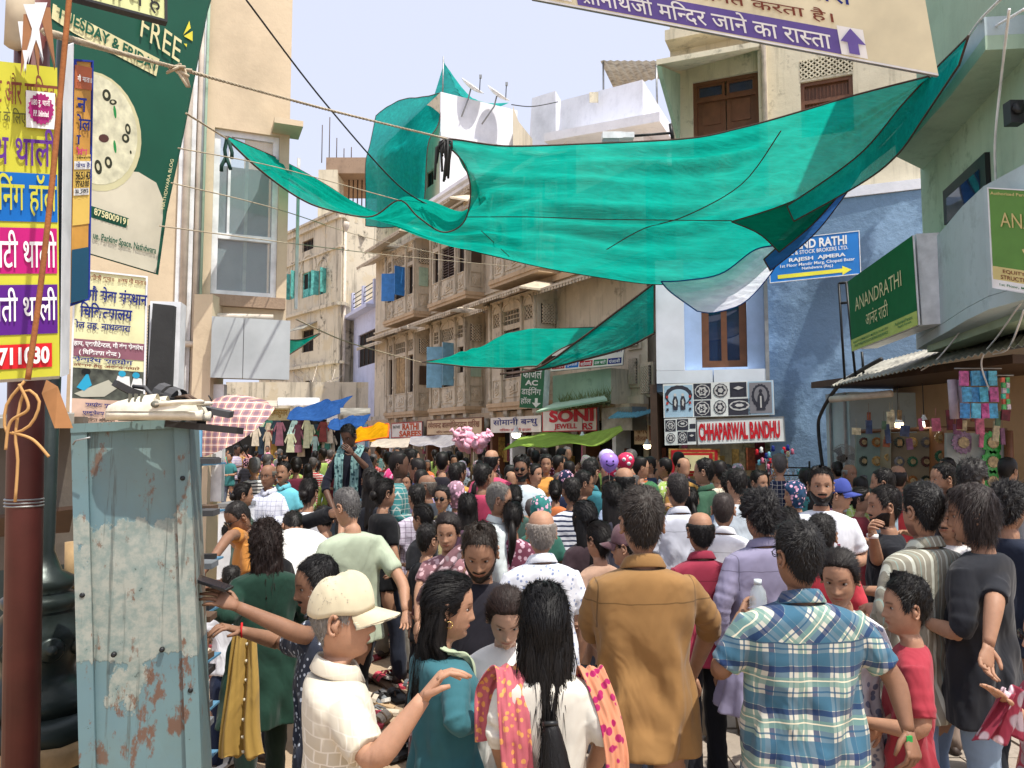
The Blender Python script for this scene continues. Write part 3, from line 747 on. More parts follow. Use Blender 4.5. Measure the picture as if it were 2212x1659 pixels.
# thin side leaf walls going back
a_, b_ = FAe.p(LAe, 0, 0), FAe.p(LAe, 0, 0)+Vector((-3.4, 8, 0))
m.quad([a_+Vector((0, 0, zlow)), b_+Vector((0, 0, zlow)), b_+Vector((0, 0, 11)), a_+Vector((0, 0, 11))])
m.quad([FAe.p(uc, zlow, 0), FAe.p(LAe, zlow, 0), b_+Vector((0, 0, zlow)), FAe.p(uc, zlow, -6)])
m.quad([FAe.p(uc, 0, 0), FAe.p(uc, 0, -0.01)+Vector((-3.6, 8, 0)), FAe.p(uc, zlow, 0)+Vector((-3.6, 8, 0)), FAe.p(uc, zlow, 0)])
m.build('wall', M_cream, AB)
wo = FAe.window(hW, 0, rev=0.1, frame=M_alu, pane=M_glass, fw=0.07, mull=0, parent=AB)
zt_ = FAe.z_of(530, 512); mb = MB(); FAe.box(mb, hW[0]+0.07, hW[2]-0.07, zt_-0.035, zt_+0.035, -0.1, -0.04); mb.build('transom', M_alu, wo)
mb = MB(); FAe.box(mb, hW[0]+0.22*(hW[2]-hW[0]), hW[0]+0.22*(hW[2]-hW[0])+0.03, zt_+0.035, hW[3]-0.07, -0.1, -0.05); mb.build('mullion', M_alu, wo)
mb = MB(); FAe.box(mb, hW[0]-0.0, hW[2]+0.1, hW[1]-0.14, hW[1]-0.004, -0.002, 0.1); mb.build('sill', M_brick_raw, AB)
mb = MB(); FAe.box(mb, hW[2]-0.1, LAe+0.12, hW[3]+0.03, hW[3]+0.1, -0.1, 0.35); mb.build('window_hood', M_cream, AB)
mb = MB(); FAe.box(mb, hW[0]-0.02, hW[2], hW[1], hW[3], -1.4, -1.38); mb.build('interior_wall', M_lav, AB)
for k in range(3):
    mb = MB(); u = hW[0]+0.4+k*0.33; FAe.box(mb, u, u+0.04, hW[1], hW[3], -0.7, -0.66); mb.build('inner_frame', M_alu, AB)
for (xa, r_, mt) in ((352, 0.0, None), (400, 0.045, M_pvc), (425, 0.03, M_pvc), (437, 0.018, M_pgreen), (431, 0.02, M_steel)):
    if mt is None: continue
    u = FAe.s_of(xa, 0.05, 500); MB().tube([FAe.p(u, 1.0, 0.06), FAe.p(u, 10.9, 0.06)], r_, 8).build('drain_pipe' if mt is M_pvc else 'cable', mt, AB)
mb = MB(); u = FAe.s_of(403, 0.02, 400); FAe.box(mb, u-0.09, u+0.09, 2.0, 10.9, 0.002, 0.05); mb.build('trim_strip', M_alu, AB)
zz = FAe.z_of(440, 745, 0.1); m = MB(); m.tube([FAe.p(FAe.s_of(385, 0.1), zz, 0.12), FAe.p(FAe.s_of(440, 0.1), zz, 0.12), FAe.p(FAe.s_of(447, 0.1), zz+0.06, 0.12), FAe.p(FAe.s_of(447, 0.1), FAe.z_of(447, 690, .1), 0.12), FAe.p(FAe.s_of(453, 0.1), FAe.z_of(447, 682, .1), 0.12), FAe.p(FAe.s_of(588, 0.1), FAe.z_of(588, 686, .1), 0.12)], 0.035, 8); m.build('elbow_pipe', M_pvc, AB)
m = MB(); FAe.box(m, 0, uc-0.05, 0, 2.7, -0.9, 0.002); m.build('ground_floor_wall', M_havd, AB)
# blank white light box under the window
wbx = empty('blank_white_signbox', 'blank white sheet metal signbox hung below the window of the beige building', 'signbox')
u0, u1 = FAe.s_of(456, 0.45, 750), FAe.s_of(626, 0.45, 750); z0_, z1_ = FAe.z_of(540, 818, .45), FAe.z_of(540, 688, .45)
m = MB(); FAe.box(m, u0, (u0*0.6+u1*0.4)-0.004, z0_, z1_, 0.44, 0.46); m.build('panel', M_boxw, wbx)
m = MB(); FAe.box(m, (u0*0.6+u1*0.4)+0.004, u1, z0_, z1_, 0.44, 0.46); m.build('panel', M_boxw, wbx)
m = MB(); FAe.box(m, u0+0.01, u1-0.01, z0_+0.02, z1_-0.01, 0.02, 0.439); m.build('casing', M_steel, wbx)
# ================================================================== nets, tarps
def spl(pts, t):
    n = len(pts)-1; t = max(0, min(n-1e-6, t)); i = int(t); f = t-i
    p = [pts[max(0, i-1)], pts[i], pts[i+1], pts[min(n, i+2)]]
    return 0.5*((2*p[1])+(p[2]-p[0])*f+(2*p[0]-5*p[1]+4*p[2]-p[3])*f*f+(3*p[1]-p[0]-3*p[2]+p[3])*f*f*f)
def cloth(name, label, cat, rows, mat, nu=90, nv=40, wr=0.03, fx=9.0, fy=2.0, hem=M_hem, hr=0.011, parent=None, seed=1, th=0.0, hems=(0, -1), group=None, folds=0.0, thick=0.0):
    """surface through rows of points (x, y, Y); wrinkled; hems as rope parts"""
    R3 = [[P(*q) for q in r] for r in rows]; rr = random.Random(seed); ph = [rr.uniform(0, 6.28) for _ in range(12)]
    G = []
    for j in range(nv+1):
        tv = (len(R3)-1)*j/nv; row = []
        for i in range(nu+1):
            u = i/nu
            cols = [spl(r, (len(r)-1)*u) for r in R3]
            p = spl(cols, tv); v = j/nv
            env = min(1, 6*u, 6*(1-u))*min(1, 5*v+0.15, 5*(1-v)+0.15)
            d = wr*env*(math.sin(fx*6.28*v+3*u+ph[0]+1.5*math.sin(5*u+ph[3]))*0.5+math.sin(fy*6.28*u+ph[1]+4*v)*0.7+math.sin(23*u+31*v+ph[2])*0.25+0.3*math.sin(57*v-9*u+ph[4])+folds*math.sin(40*v+6*math.sin(4*u)))
            p = p+Vector((d*0.25, d*0.3, d)); row.append(p)
        G.append(row)
    root = empty(name, label, cat, loc=G[0][0], group=group); o = G[0][0]
    mb = MB(); mb.add([p-o for r in G for p in r], [(j*(nu+1)+i, j*(nu+1)+i+1, (j+1)*(nu+1)+i+1, (j+1)*(nu+1)+i) for j in range(nv) for i in range(nu)], 0, True)
    mb.build('sheet', mat, root)
    if hem:
        E_ = [G[0], G[-1], [r[0] for r in G], [r[-1] for r in G]]
        for k in (hems if hems != (0, -1) else (0, 1, 2, 3)):
            pts = [p-o for p in E_[k][::2]]
            if (pts[0]-pts[-1]).length+sum((pts[i+1]-pts[i]).length for i in range(len(pts)-1)) < 0.3: continue
            MB().tube(pts, hr, 5).build('hem', hem, root)
    return root, G
# main emerald net
rows = [
 [(490, 300, 8.2), (560, 366, 8.6), (640, 425, 9.1), (702, 452, 9.5), (800, 468, 10.0), (862, 433, 10.0), (903, 470, 10.2), (957, 502, 10.4), (1003, 478, 10.4), (1017, 410, 10.3), (1000, 350, 10.2), (966, 300, 10.2), (1090, 314, 10.0), (1250, 312, 9.9), (1480, 300, 9.6), (1600, 275, 9.3), (1720, 243, 8.9), (1850, 205, 8.5), (2006, 165, 7.9)],
 [(491, 299, 8.3), (580, 356, 9.0), (665, 408, 9.6), (735, 440, 10.2), (820, 462, 10.7), (875, 437, 10.9), (930, 440, 11.0), (985, 452, 11.2), (1018, 450, 11.1), (1040, 440, 11.0), (1040, 420, 10.9), (1060, 400, 10.8), (1150, 400, 10.8), (1290, 400, 10.8), (1470, 395, 10.5), (1600, 370, 10.1), (1720, 320, 9.6), (1860, 250, 8.9), (2012, 166, 7.95)],
 [(492, 297, 8.4), (600, 352, 9.4), (690, 400, 10.2), (770, 448, 11.0), (840, 478, 11.6), (890, 492, 11.8), (950, 500, 11.9), (1000, 505, 11.9), (1040, 510, 11.9), (1080, 510, 11.8), (1110, 505, 11.8), (1150, 500, 11.7), (1220, 505, 11.7), (1340, 508, 11.7), (1490, 495, 11.4), (1600, 460, 11.0), (1700, 400, 10.4), (1840, 310, 9.4), (2030, 160, 8.0)],
 [(493, 296, 8.5), (615, 350, 9.7), (710, 402, 10.6), (790, 455, 11.5), (860, 490, 12.1), (920, 512, 12.4), (980, 532, 12.6), (1030, 546, 12.7), (1090, 560, 12.8), (1150, 573, 12.8), (1220, 587, 12.8), (1300, 600, 12.8), (1400, 612, 12.7), (1490, 609, 12.5), (1570, 590, 12.2), (1650, 545, 11.7), (1722, 475, 11.1), (1850, 368, 10.0), (2050, 150, 8.0)]]
net, NG = cloth('green_shade_net', 'huge emerald green shade net sagging across the street above the crowd', 'shade net', rows, M_netgreen, nu=240, nv=90, wr=0.05, fx=7, fy=5, folds=0.6, seed=3)
# stitched seams and worn slits on the net
def seam(name, pts, r, mat, root, o):
    q = [P(*p)-o for p in pts]; n = 24; MB().tube([spl(q, (len(q)-1)*k/n)+Vector((0, -0.03, 0)) for k in range(n+1)], r, 4).build(name, mat, root)
o_ = net.location
seam('seam', [(1685, 285, 9.1), (1600, 400, 10.2), (1480, 468, 11.0), (1390, 495, 11.4), (1310, 540, 11.9)], 0.009, M_hem, net, Vector(o_))
seam('seam', [(1000, 470, 11.4), (1150, 470, 11.3), (1300, 475, 11.3), (1580, 478, 11.0)], 0.007, M_hem, net, Vector(o_))
seam('seam', [(1040, 500, 11.7), (1100, 555, 12.6)], 0.008, M_hem, net, Vector(o_))
# dark folded net at the right end, blue and white sheets below it
cloth('folded_net', 'doubled over darker flap of green net with brown rope edge near the blue signboard', 'shade net', [
 [(1580, 479, 10.7), (1700, 440, 10.4), (1840, 372, 9.8), (1960, 260, 8.8), (2085, 90, 7.6)],
 [(1640, 505, 10.7), (1730, 450, 10.4), (1850, 375, 9.8), (1980, 262, 8.8), (2088, 100, 7.65)],
 [(1683, 545, 10.7), (1760, 480, 10.4), (1855, 376, 9.8), (1990, 262, 8.8), (2070, 140, 7.7)]], cloth_net('deep_green_net', '0a7a62', 0.06, 0.35), nu=60, nv=14, wr=0.02, seed=5)
cloth('slack_green_net', 'slack strip of green net running up to the balcony slab on the right', 'shade net', [
 [(1700, 445, 10.3), (1850, 340, 9.5), (1950, 225, 8.4), (2020, 150, 7.8), (2092, 78, 6.4)],
 [(1715, 478, 10.2), (1862, 395, 9.4), (1935, 338, 8.6), (1990, 262, 8.0), (2072, 140, 6.6)]], M_netcyan, nu=50, nv=8, wr=0.03, seed=6)
M_tblue = cloth_net('blue_tarp', '3d6db4', 0.0, 0.5, 12)
M_twhite = cloth_net('white_tarp', 'eceefc', 0.0, 0.72, 12)
M_tlime = cloth_net('lime_tarp', 'b6d66a', 0.0, 0.5, 12)
M_tyel = cloth_net('yellow_tarp', 'f3b41c', 0.0, 0.5, 12)
M_tcan = cloth_net('canvas', 'd8cdbc', 0.0, 0.3, 12)
cloth('blue_tarp_strip', 'blue tarpaulin strip showing under the green net beside the blue signboard', 'tarpaulin', [
 [(1650, 560, 10.9), (1740, 480, 10.7), (1800, 430, 10.4), (1855, 370, 10.0)], [(1664, 585, 11.2), (1755, 510, 10.9), (1812, 440, 10.5), (1858, 374, 10.0)]], M_tblue, nu=40, nv=8, wr=0.01)
cloth('white_tarp', 'white plastic tarpaulin with blue hem sagging beneath the emerald net', 'tarpaulin', [
 [(1428, 608, 12.0), (1480, 606, 12.0), (1560, 590, 11.8), (1630, 540, 11.4), (1682, 530, 11.0)],
 [(1450, 632, 12.2), (1505, 632, 12.2), (1580, 615, 12.0), (1640, 575, 11.6), (1688, 536, 11.1)],
 [(1506, 672, 12.4), (1545, 675, 12.4), (1605, 655, 12.2), (1660, 598, 11.8), (1695, 542, 11.2)]], M_twhite, nu=50, nv=24, wr=0.02, hem=M_tblue, seed=8)
# lower nets
cloth('green_net_sail', 'bright green net sail stretched from a rope down past the vertical dining hall sign', 'shade net', [
 [(908, 782, 14.5), (985, 790, 15.0), (1080, 795, 15.3), (1160, 791, 15.4)],
 [(980, 772, 15.2), (1060, 745, 15.8), (1150, 730, 16.0), (1215, 752, 15.8)],
 [(1010, 768, 15.6), (1080, 728, 16.6), (1140, 712, 17.0), (1330, 706, 16.0)]], M_netgreen, nu=60, nv=40, wr=0.05, hr=0.014, seed=11, fx=3, fy=3)
cloth('green_net_wing', 'green net wing with bamboo edge rising from dining hall sign to blue bay', 'shade net', [
 [(1080, 808, 15.2), (1165, 793, 15.2), (1250, 735, 14.8), (1330, 675, 14.4), (1414, 611, 14.0)],
 [(1090, 809, 15.2), (1175, 795, 15.2), (1260, 762, 14.9), (1340, 725, 14.5), (1414, 665, 14.1)],
 [(1095, 809, 15.2), (1180, 796, 15.2), (1270, 775, 14.9), (1350, 752, 14.5), (1414, 720, 14.1)]], M_netgreen, nu=60, nv=24, wr=0.02, hr=0.02, seed=12, fx=2, fy=2)
cloth('small_green_net', 'small corner of green net hanging off the blank white signbox', 'shade net', [
 [(620, 734, 11.5), (650, 733, 12), (690, 720, 12.5)], [(620, 769, 11.5), (650, 750, 12), (692, 721, 12.5)]], M_netgreen, nu=20, nv=10, wr=0.01, hr=0.01)
# cyan netting draped over the haveli's top storey
cloth('draped_cyan_net', 'cyan green netting draped over the top storey of the carved haveli', 'building net', [
 [(812, 250, 33), (835, 232, 32.5), (870, 215, 31.5), (910, 210, 30), (955, 200, 28.2)],
 [(800, 310, 32.8), (835, 300, 31.8), (870, 300, 30.8), (905, 262, 29.2), (948, 265, 28.0)],
 [(790, 352, 32.6), (825, 350, 31.4), (860, 330, 30.2), (890, 330, 28.8), (925, 312, 27.8)],
 [(790, 420, 32.6), (825, 420, 31.8), (860, 420, 30.8), (890, 420, 29.4), (918, 420, 28.2)],
 [(790, 488, 32.6), (825, 492, 31.8), (860, 490, 30.8), (890, 490, 29.6), (912, 490, 28.4)]], M_netcyan, nu=60, nv=60, wr=0.10, fx=2, fy=6, hr=0.02, seed=21)
cloth('peaked_cyan_net', 'cyan net pulled up to a pole tip above the whitewashed roof room', 'building net', [
 [(960, 133, 29), (960, 136, 29), (961, 138, 29), (962, 140, 29)],
 [(935, 214, 29.5), (975, 200, 29.3), (1000, 205, 29.5), (1025, 215, 30)],
 [(925, 225, 29.5), (960, 212, 29.3), (1050, 236, 30), (1100, 222, 30.3)]], M_netcyan, nu=30, nv=30, wr=0.05, hem=None, seed=22)
MB().tube([P(958, 122, 29), P(956, 215, 29)], 0.03, 6).build('roof_pole', M_steel, label='thin pole holding up the peak of the cyan net', category='pole')
# ================================================================== ropes and wires
def rope(name, label, pts, r, mat, sag=0.0, cat='rope', n=30, group=None):
    q = [P(*p) for p in pts]; out_ = []
    for k in range(n+1):
        t = k/n; p = spl(q, (len(q)-1)*t); p = p-Vector((0, 0, sag*4*t*(1-t))); out_.append(p)
    m = MB()
    if r >= .009 and mat not in (M_wire, M_alu):   # laid rope: three twisted strands
        L = sum((out_[i+1]-out_[i]).length for i in range(n)); K = min(700, int(L/(r*1.1))); d0 = (out_[-1]-out_[0]).normalized(); a = d0.cross(Vector((0.1, 1, 0))).normalized(); b = d0.cross(a)
        for s_ in range(3):
            pp = []
            for k in range(K+1):
                t = k/K*n; i = min(n-1, int(t)); an = k*.62+s_*2.094; pp.append(out_[i].lerp(out_[i+1], t-i)+(a*math.cos(an)+b*math.sin(an))*r*.5)
            m.tube(pp, r*.6, 4)
    else: m.tube(out_, r, 6)
    return m.build(name, mat, label=label, category=cat, group=group)
rope('rope', 'grey twisted rope running from the lamp pole to the tied corner of the big net', [(95, 68, 2.6), (250, 112, 4.0), (385, 148, 5.4), (700, 235, 8.2), (965, 300, 10.2)], 0.014, M_rope)
m = MB()
for k in range(9): a = P(372, 146, 5.3); m.tube([a, a+Vector((rng.uniform(-.04, .1), 0, rng.uniform(-.05, .03))), a+Vector((rng.uniform(0, .16), rng.uniform(-.03, .03), rng.uniform(-.16, .02)))], 0.011, 5)
m.build('rope_knot', M_rope, label='frayed grey knot on the rope in front of the pizza banner', category='knot')
rope('cable', 'dark cable crossing the sky diagonally from the beige building down to the net', [(532, 0, 7.0), (700, 220, 8.5), (860, 400, 10), (945, 452, 11)], 0.010, M_wire, cat='cable')
rope('tie_line', 'thin line from the beige wall to the top of the lower green sail', [(640, 690, 9.3), (760, 742, 12), (910, 783, 14.5)], 0.010, M_rope, cat='rope')
rope('tie_line', 'thin tie rope from the pizza banner to the knotted corner of the emerald net', [(402, 245, 6.2), (450, 275, 7.2), (490, 300, 8.2)], 0.009, M_rope)
for k, (pts, lb) in enumerate((
    ([(385, 320, 6.2), (600, 362, 9), (860, 432, 10.0)], 'white cord crossing the glazed window at its top pane'),
    ([(370, 395, 6.2), (600, 452, 9), (800, 515, 13), (1010, 562, 18)], 'white cord passing behind the tail of the net towards the haveli'),
    ([(345, 488, 6.2), (600, 522, 9), (850, 552, 13), (1100, 575, 18)], 'white cord running level with the window transom to the haveli'))):
    rope('cord', lb, pts, 0.006, M_rope, cat='cord')
rope('cable', 'thin cable strung over the roof from the whitewashed room to the white house', [(1105, 226, 30), (1150, 230, 31), (1205, 220, 32)], 0.02, M_wire, cat='cable')
for k, pts in enumerate(([(2088, 85, 7.4), (2120, 40, 6.5), (2212, -50, 5)], [(2010, 165, 7.9), (2100, 90, 7), (2212, 20, 6)], [(2180, 20, 6), (2165, 150, 6.6), (2150, 300, 7), (2152, 400, 7.3)])):
    rope('cable', ('white cord from the net corner up past the balcony', 'pale rope from the name banner corner to the balcony kerb', 'white drooping cable on the pale green wall beside the window')[k], pts, 0.012, M_alu, cat='cable')
m = MB(); a = P(490, 300, 8.2)
for q in ([(0, 0, 0), (-.02, 0, -.12), (.0, 0, -.26)], [(0.02, 0, -.02), (.06, 0, -.15), (.06, 0, -.22)], [(0, 0, -.2), (-.05, 0, -.3), (-.05, 0, -.36)], [(0, 0, -.2), (.05, 0, -.34)]): m.tube([a+Vector(p) for p in q], 0.02, 6)
m.build('tied_knot', plain('wet_green', '123c34', 0.8), label='dark green knot tying the net corner before the window', category='knot')
m = MB(); a = P(962, 302, 10.15)
for k in range(12):
    b = a+Vector((rng.uniform(-.12, .1), rng.uniform(-.05, .05), rng.uniform(-.2, 0))); m.tube([a, b, b+Vector((rng.uniform(-.05, .05), 0, rng.uniform(-.5, -.05)))], 0.018, 5)
m.build('tied_knot', M_wire, label='tangled black knot with loose ends where the rope meets the net', category='knot')
# ================================================================== roof things
for k, (x, y, nm) in enumerate(((1017, 192, 'larger white satellite dish beside the cyan net peak'), (1073, 208, 'second white satellite dish nearer the end of the white wall'))):
    r_ = empty('satellite_dish', nm, 'satellite dish'); c = P(x, y, 28.5); ax = Vector((0.55, -0.35, 0.75)).normalized().to_track_quat('Z', 'Y').to_matrix()
    MB().lathe(c, [(0.0, 0.0), (0.2, 0.015), (0.4, 0.07), (0.50, 0.13), (0.50, 0.15), (0.4, 0.09), (0.2, 0.035), (0.0, 0.02)], 22, 0, ax).build('dish', M_alu, r_)
    MB().tube([c+ax@Vector((0, -0.45, 0.1)), c+ax@Vector((0, -0.1, 0.55))], 0.02, 6).build('feed_arm', M_iron, r_)
    MB().box(c+ax@Vector((0, -0.1, 0.57)), (0.1, 0.1, 0.12)).build('receiver', M_steel, r_)
    MB().tube([c, c+Vector((-0.1, 0, -0.4)), P(x-32 if k else x-20, y+60, 28.3)], 0.03, 6).build('mast', M_steel, r_)
SL = empty('street_light', 'grey lantern on a horizontal bracket arm above the long edge of the net', 'street light')
q = P(1322, 296, 13.6)
MB().box(q, (0.36, 0.22, 0.12)).box(q+Vector((0.27, 0, 0.01)), (0.24, 0.18, 0.10)).build('lantern', M_alu, SL)
MB().box(q+Vector((-0.03, 0, -0.08)), (0.28, 0.16, 0.06)).build('lamp_cover', M_glass, SL)
MB().tube([q+Vector((0.38, 0, 0.02)), P(1452, 287, 13.8)], 0.025, 8).build('arm', M_iron, SL)
MB().tube([P(1448, 268, 13.8), P(1454, 305, 13.8)], 0.035, 8).build('wall_bracket', M_iron, SL)
# AC units
def ac(name, label, c, s, facing_rz, grille_side=False):
    r_ = empty(name, label, 'air conditioner', loc=c, rz=facing_rz); w_, d_, h_ = s
    MB().box((0, 0, 0), s).build('casing', M_alu, r_)
    m = MB(); n = 14
    if grille_side:
        m.box((-w_/2-0.006, 0, 0), (0.012, d_*0.9, h_*0.92), 1)
        for k in range(n*2): m.box((-w_/2-0.014, 0, -h_*0.44+h_*0.88*k/(2*n-1)), (0.008, d_*0.86, 0.006), 0)
    else:
        m.lathe((0, -d_/2-0.001, 0), [(h_*0.36, 0), (h_*0.36, 0.02), (h_*0.3, 0.02)], 20, 0, Matrix.Rotation(math.pi/2, 3, 'X'))
        for k in range(8): m.lathe((0, -d_/2-0.01, 0), [(h_*0.36*(k+1)/8-0.005, 0), (h_*0.36*(k+1)/8, 0.008)], 20, 0, Matrix.Rotation(math.pi/2, 3, 'X'), caps=False)
    m.build('grille', [M_steel, M_dark], r_); return r_
ac('air_conditioner', 'white outdoor air conditioner unit with dark side grille beside the clinic poster', P(361, 756, 5.4), (0.20, 0.16, 0.66), R(10), True)
a = P(316, 756, 5.25)
m = MB(); m.slab([P(316, 862, 5.25), P(366, 862, 5.28), P(374, 660, 5.28), P(330, 655, 5.25)], (0, 0.08, 0)); m.build('radiator_grille', plain('dark_grille', (0.03, 0.03, 0.03), 0.7, bmp=0.004), bpy.data.objects['air_conditioner'])
bpy.data.objects['radiator_grille'].matrix_parent_inverse = Matrix.LocRotScale(bpy.data.objects['air_conditioner'].location, bpy.data.objects['air_conditioner'].rotation_euler, None).inverted()
ac('air_conditioner', 'small white air conditioner unit on the lavender wall at the top right', P(2020, 112, 12.5), (0.55, 0.3, 0.42), R(-8))
for k in range(2):
    pass
# ================================================================== signs and boards
def B4(BLp, BRp, TLp, *a, **k): return Board(P(*BLp), P(*BRp), P(*TLp), *a, **k)
# overhead banner
M_ban = plain('banner_cream', 'e9e0bd', 0.5, var=0.15, scale=1.5); M_band = pnt('banner_violet', '6a5aa0')
b = B4((1147, -2, 4.6), (2027, 164, 4.1), (1085, -320, 4.5), 'overhead_name_banner', 'big cream overhead banner with violet strip and arrow pointing the way to the temple', 'banner', M_ban, M_steel, th=0.03)
b.rect(0.0, 0.0, 1.0, 0.012, M_alu); b.rect(0.13, 0.02, 0.79, 0.175, M_band, proud=0.004)
b.text('श^ीनाथजी मिन~दर जाने का रास~ता', 0.145, 0.03, 0.765, 0.165, W_, off=0.008)
b.rect(0.785, 0.02, 0.845, 0.20, W_, proud=0.008)
b.poly([(0.803, 0.03), (0.827, 0.03), (0.827, 0.10), (0.845, 0.10), (0.815, 0.19), (0.787, 0.10), (0.803, 0.10)], M_band, 'arrow', 0.02)
b.text('स~वागत करता है।', 0.42, 0.20, 0.78, 0.29, BRW, off=0.008)
b.text('मण~डल, नाथद~वारा', 0.40, 0.32, 0.83, 0.45, NAVY, off=0.008)
b.rect(0.07, 0.03, 0.115, 0.175, W_, proud=0.008); b.rect(0.078, 0.04, 0.107, 0.16, M_band, proud=0.012)
# pole sign (yellow light box)
M_sy = pnt('sign_yellow', 'c6c33e', 0.4)
b = B4((-60, 824, 2.38), (129, 812, 2.50), (-60, 126, 2.38), 'yellow_dining_hall_signbox', 'yellow lightbox sign on the maroon pole advertising thali meals in coloured bands', 'signbox', M_sy, M_alu, th=0.10)
b.u = b.u
TH = 'थाली'
b.rect(0.0, 0.49, 0.99, 0.645, pnt('sign_blue', '1467b8', 0.3)); b.rect(0.0, 0.325, 0.98, 0.47, pnt('sign_magenta', 'b81e72', 0.3)); b.rect(0.0, 0.135, 0.98, 0.29, pnt('sign_purple', '5a2182', 0.3)); b.rect(0.0, 0.03, 0.91, 0.105, pnt('sign_red', 'd6262c', 0.3))
b.text('शिवष~ट और साित~वक', 0.02, 0.86, 1.0, 0.965, BRW, off=0.008); b.text('भोजन के िलए', 0.10, 0.79, 0.62, 0.85, pnt('olive', '5b5a2a'), off=0.01)
b.text('नाथ थाली', 0.02, 0.665, 0.98, 0.79, PUR, off=0.008); b.text('डाईिनंग हॉल', 0.0, 0.505, 0.98, 0.64, M_sy, off=0.008)
b.text('दाल बाटी थाली', -0.2, 0.335, 0.97, 0.46, W_, off=0.008); b.text('गुजराती थाली', -0.1, 0.145, 0.97, 0.28, W_, off=0.008); b.text('9352711030', -0.1, 0.04, 0.88, 0.095, W_, off=0.04)
b.rect(0.62, 0.79, 0.97, 0.91, W_, 'sticker', 0.014); b.disc(0.80, 0.852, 0.15, 0.05, pnt('sticker_plum', '9c1f6a'), 'sticker_burst', 0.018, n=40, jag=0.07)
b.text('180 रु. थाली', 0.69, 0.855, 0.91, 0.885, W_, off=0.008, proud=0.022); b.text('P.P. Unlimited', 0.71, 0.825, 0.89, 0.845, W_, off=0.03, proud=0.022)
# side of the box (white casing deep edge)
m = MB(); m.slab([P(130, 814, 2.505), P(148, 808, 2.62), P(158, 92, 2.62), P(137, 100, 2.505)], (0.0, 0.004, 0)); q = m.build('side_panel', M_alu, b.root); q.matrix_parent_inverse = Matrix.Translation(-b.O)
# second sign behind
M_or = plain('poster_orange', 'd9a04a', 0.5, var=0.25, scale=3)
b = B4((148, 662, 3.05), (189, 648, 3.15), (158, 128, 3.05), 'narrow_cow_shelter_sign', 'narrow orange and yellow sign with blue frame just behind the yellow lightbox', 'signboard', M_or, pnt('frame_blue', '2a3f9c'), th=0.03, frame=0.008)
b = bpy.data.objects['narrow_cow_shelter_sign']
bb2 = B4((150, 655, 3.0), (187, 645, 3.1), (160, 140, 3.0), 'slim_sign_facing', 'slim printed face of the cow shelter sign showing clipped Hindi lines and phone digits', 'signboard', M_or, pnt('frame_blue', '2a3f9c'), th=0.02)
M_pan2 = pnt('poster_yellow', 'e3c063')
bb2.rect(0, 0.9, 1, 1.0, plain('poster_brick', 'b5603c', 0.5)); bb2.rect(0, 0.32, 1, 0.62, M_pan2); bb2.rect(0, 0.0, 1, 0.22, pnt('poster_teal', '24506a')); bb2.rect(0, 0.555, 1, 0.59, W_, proud=0.009); bb2.rect(0, 0.445, 0.9, 0.475, W_, proud=0.009)
for t, v0, v1, mt, u1 in (('न', .80, .86, NAVY, .6), ('ोल', .72, .79, NAVY, .9), ('ा', .66, .70, NAVY, .3), ('ौवंश', .615, .65, MAG, .7), ('पधारे', .56+.04, .61, BLK, .95), ('योग~य है।', .56, .585, NAVY, .95), ('965143', .51, .545, BLK, .9), ('776300', .48, .505, BLK, .85), ('au_seva', .45, .47, BLK, .8), ('गौ माता॥', .93, .96, W_, .9)):
    bb2.text(t, 0.03, v0, u1, v1, mt, off=0.02, proud=0.013)
# clinic poster
M_pc = plain('poster_cream', 'e2dfae', 0.55, var=0.08)
b = B4((150, 918, 4.5), (312, 925, 4.65), (160, 580, 4.5), 'cow_clinic_poster', 'cream clinic poster in Hindi with a photo of people tending a cow', 'poster', M_pc, M_alu, th=0.02, frame=0.01)
b.rect(0, 0.44, 1.0, 0.55, plain('plum_band', '8c5a68', 0.6)); b.rect(0, 0.0, 1.0, 0.17, plain('pinkish', 'd8b7a0', 0.6)); b.rect(0.0, 0.17, 0.98, 0.365, plain('photo_ground', '54584e', 0.6, var=0.35, scale=14), 'photo', 0.005)
PH = pnt('photo_skin', 'b9b7a6'); PB = pnt('photo_blue', '2f9fc4')
b.poly([(0.05, 0.20), (0.5, 0.30), (0.62, 0.25), (0.45, 0.19), (0.15, 0.18)], PH, 'photo_shape'); b.poly([(0.08, 0.24), (0.22, 0.34), (0.28, 0.26), (0.18, 0.22)], PB, 'photo_shape', 0.009)
b.poly([(0.58, 0.26), (0.62, 0.33), (0.78, 0.33), (0.8, 0.24)], W_, 'photo_shape'); b.poly([(0.8, 0.26), (0.84, 0.33), (0.95, 0.32), (0.97, 0.24)], W_, 'photo_shape'); b.disc(0.68, 0.345, 0.05, 0.02, PB, 'photo_shape', 0.01); b.disc(0.87, 0.34, 0.05, 0.02, PB, 'photo_shape', 0.01); b.disc(0.2, 0.345, 0.06, 0.018, BLK, 'photo_shape', 0.01)
for t, u0, v0, u1, v1, mt in (('॥श^ीजी कृपा॥  ॥जय गौ माता॥', .2, .93, .98, .975, BRW), ('गौ सेवा संस~थान', .2, .80, 1.0, .90, NAVY), ('िचिकत~सालय', .1, .69, .8, .79, NAVY), ('ोल तह. नाथद~वारा', .03, .61, .78, .675, NAVY), ('हाय, एक~सीटेन~टल, गौ वंश सेवार`थ', .03, .50, .96, .545, W_), ('( िचिकत~सा केन~द^ )', .1, .445, .65, .49, W_), ('सेवार`थ सहयोग', .02, .40, .82, .44, NAVY), ('दर`शन हेतु अवश~य पधारे', .03, .368, .92, .397, BRW), ('सम~पर`क सूत^ 9828965', .2, .115, .85, .15, NAVY), ('एम~बूसेल~स नं. 9772776', .17, .065, .85, .10, NAVY), ('आयकर अिधिनयम', .2, .03, .6, .055, BLK)):
    b.text(t, u0, v0, u1, v1, mt, off=0.025)
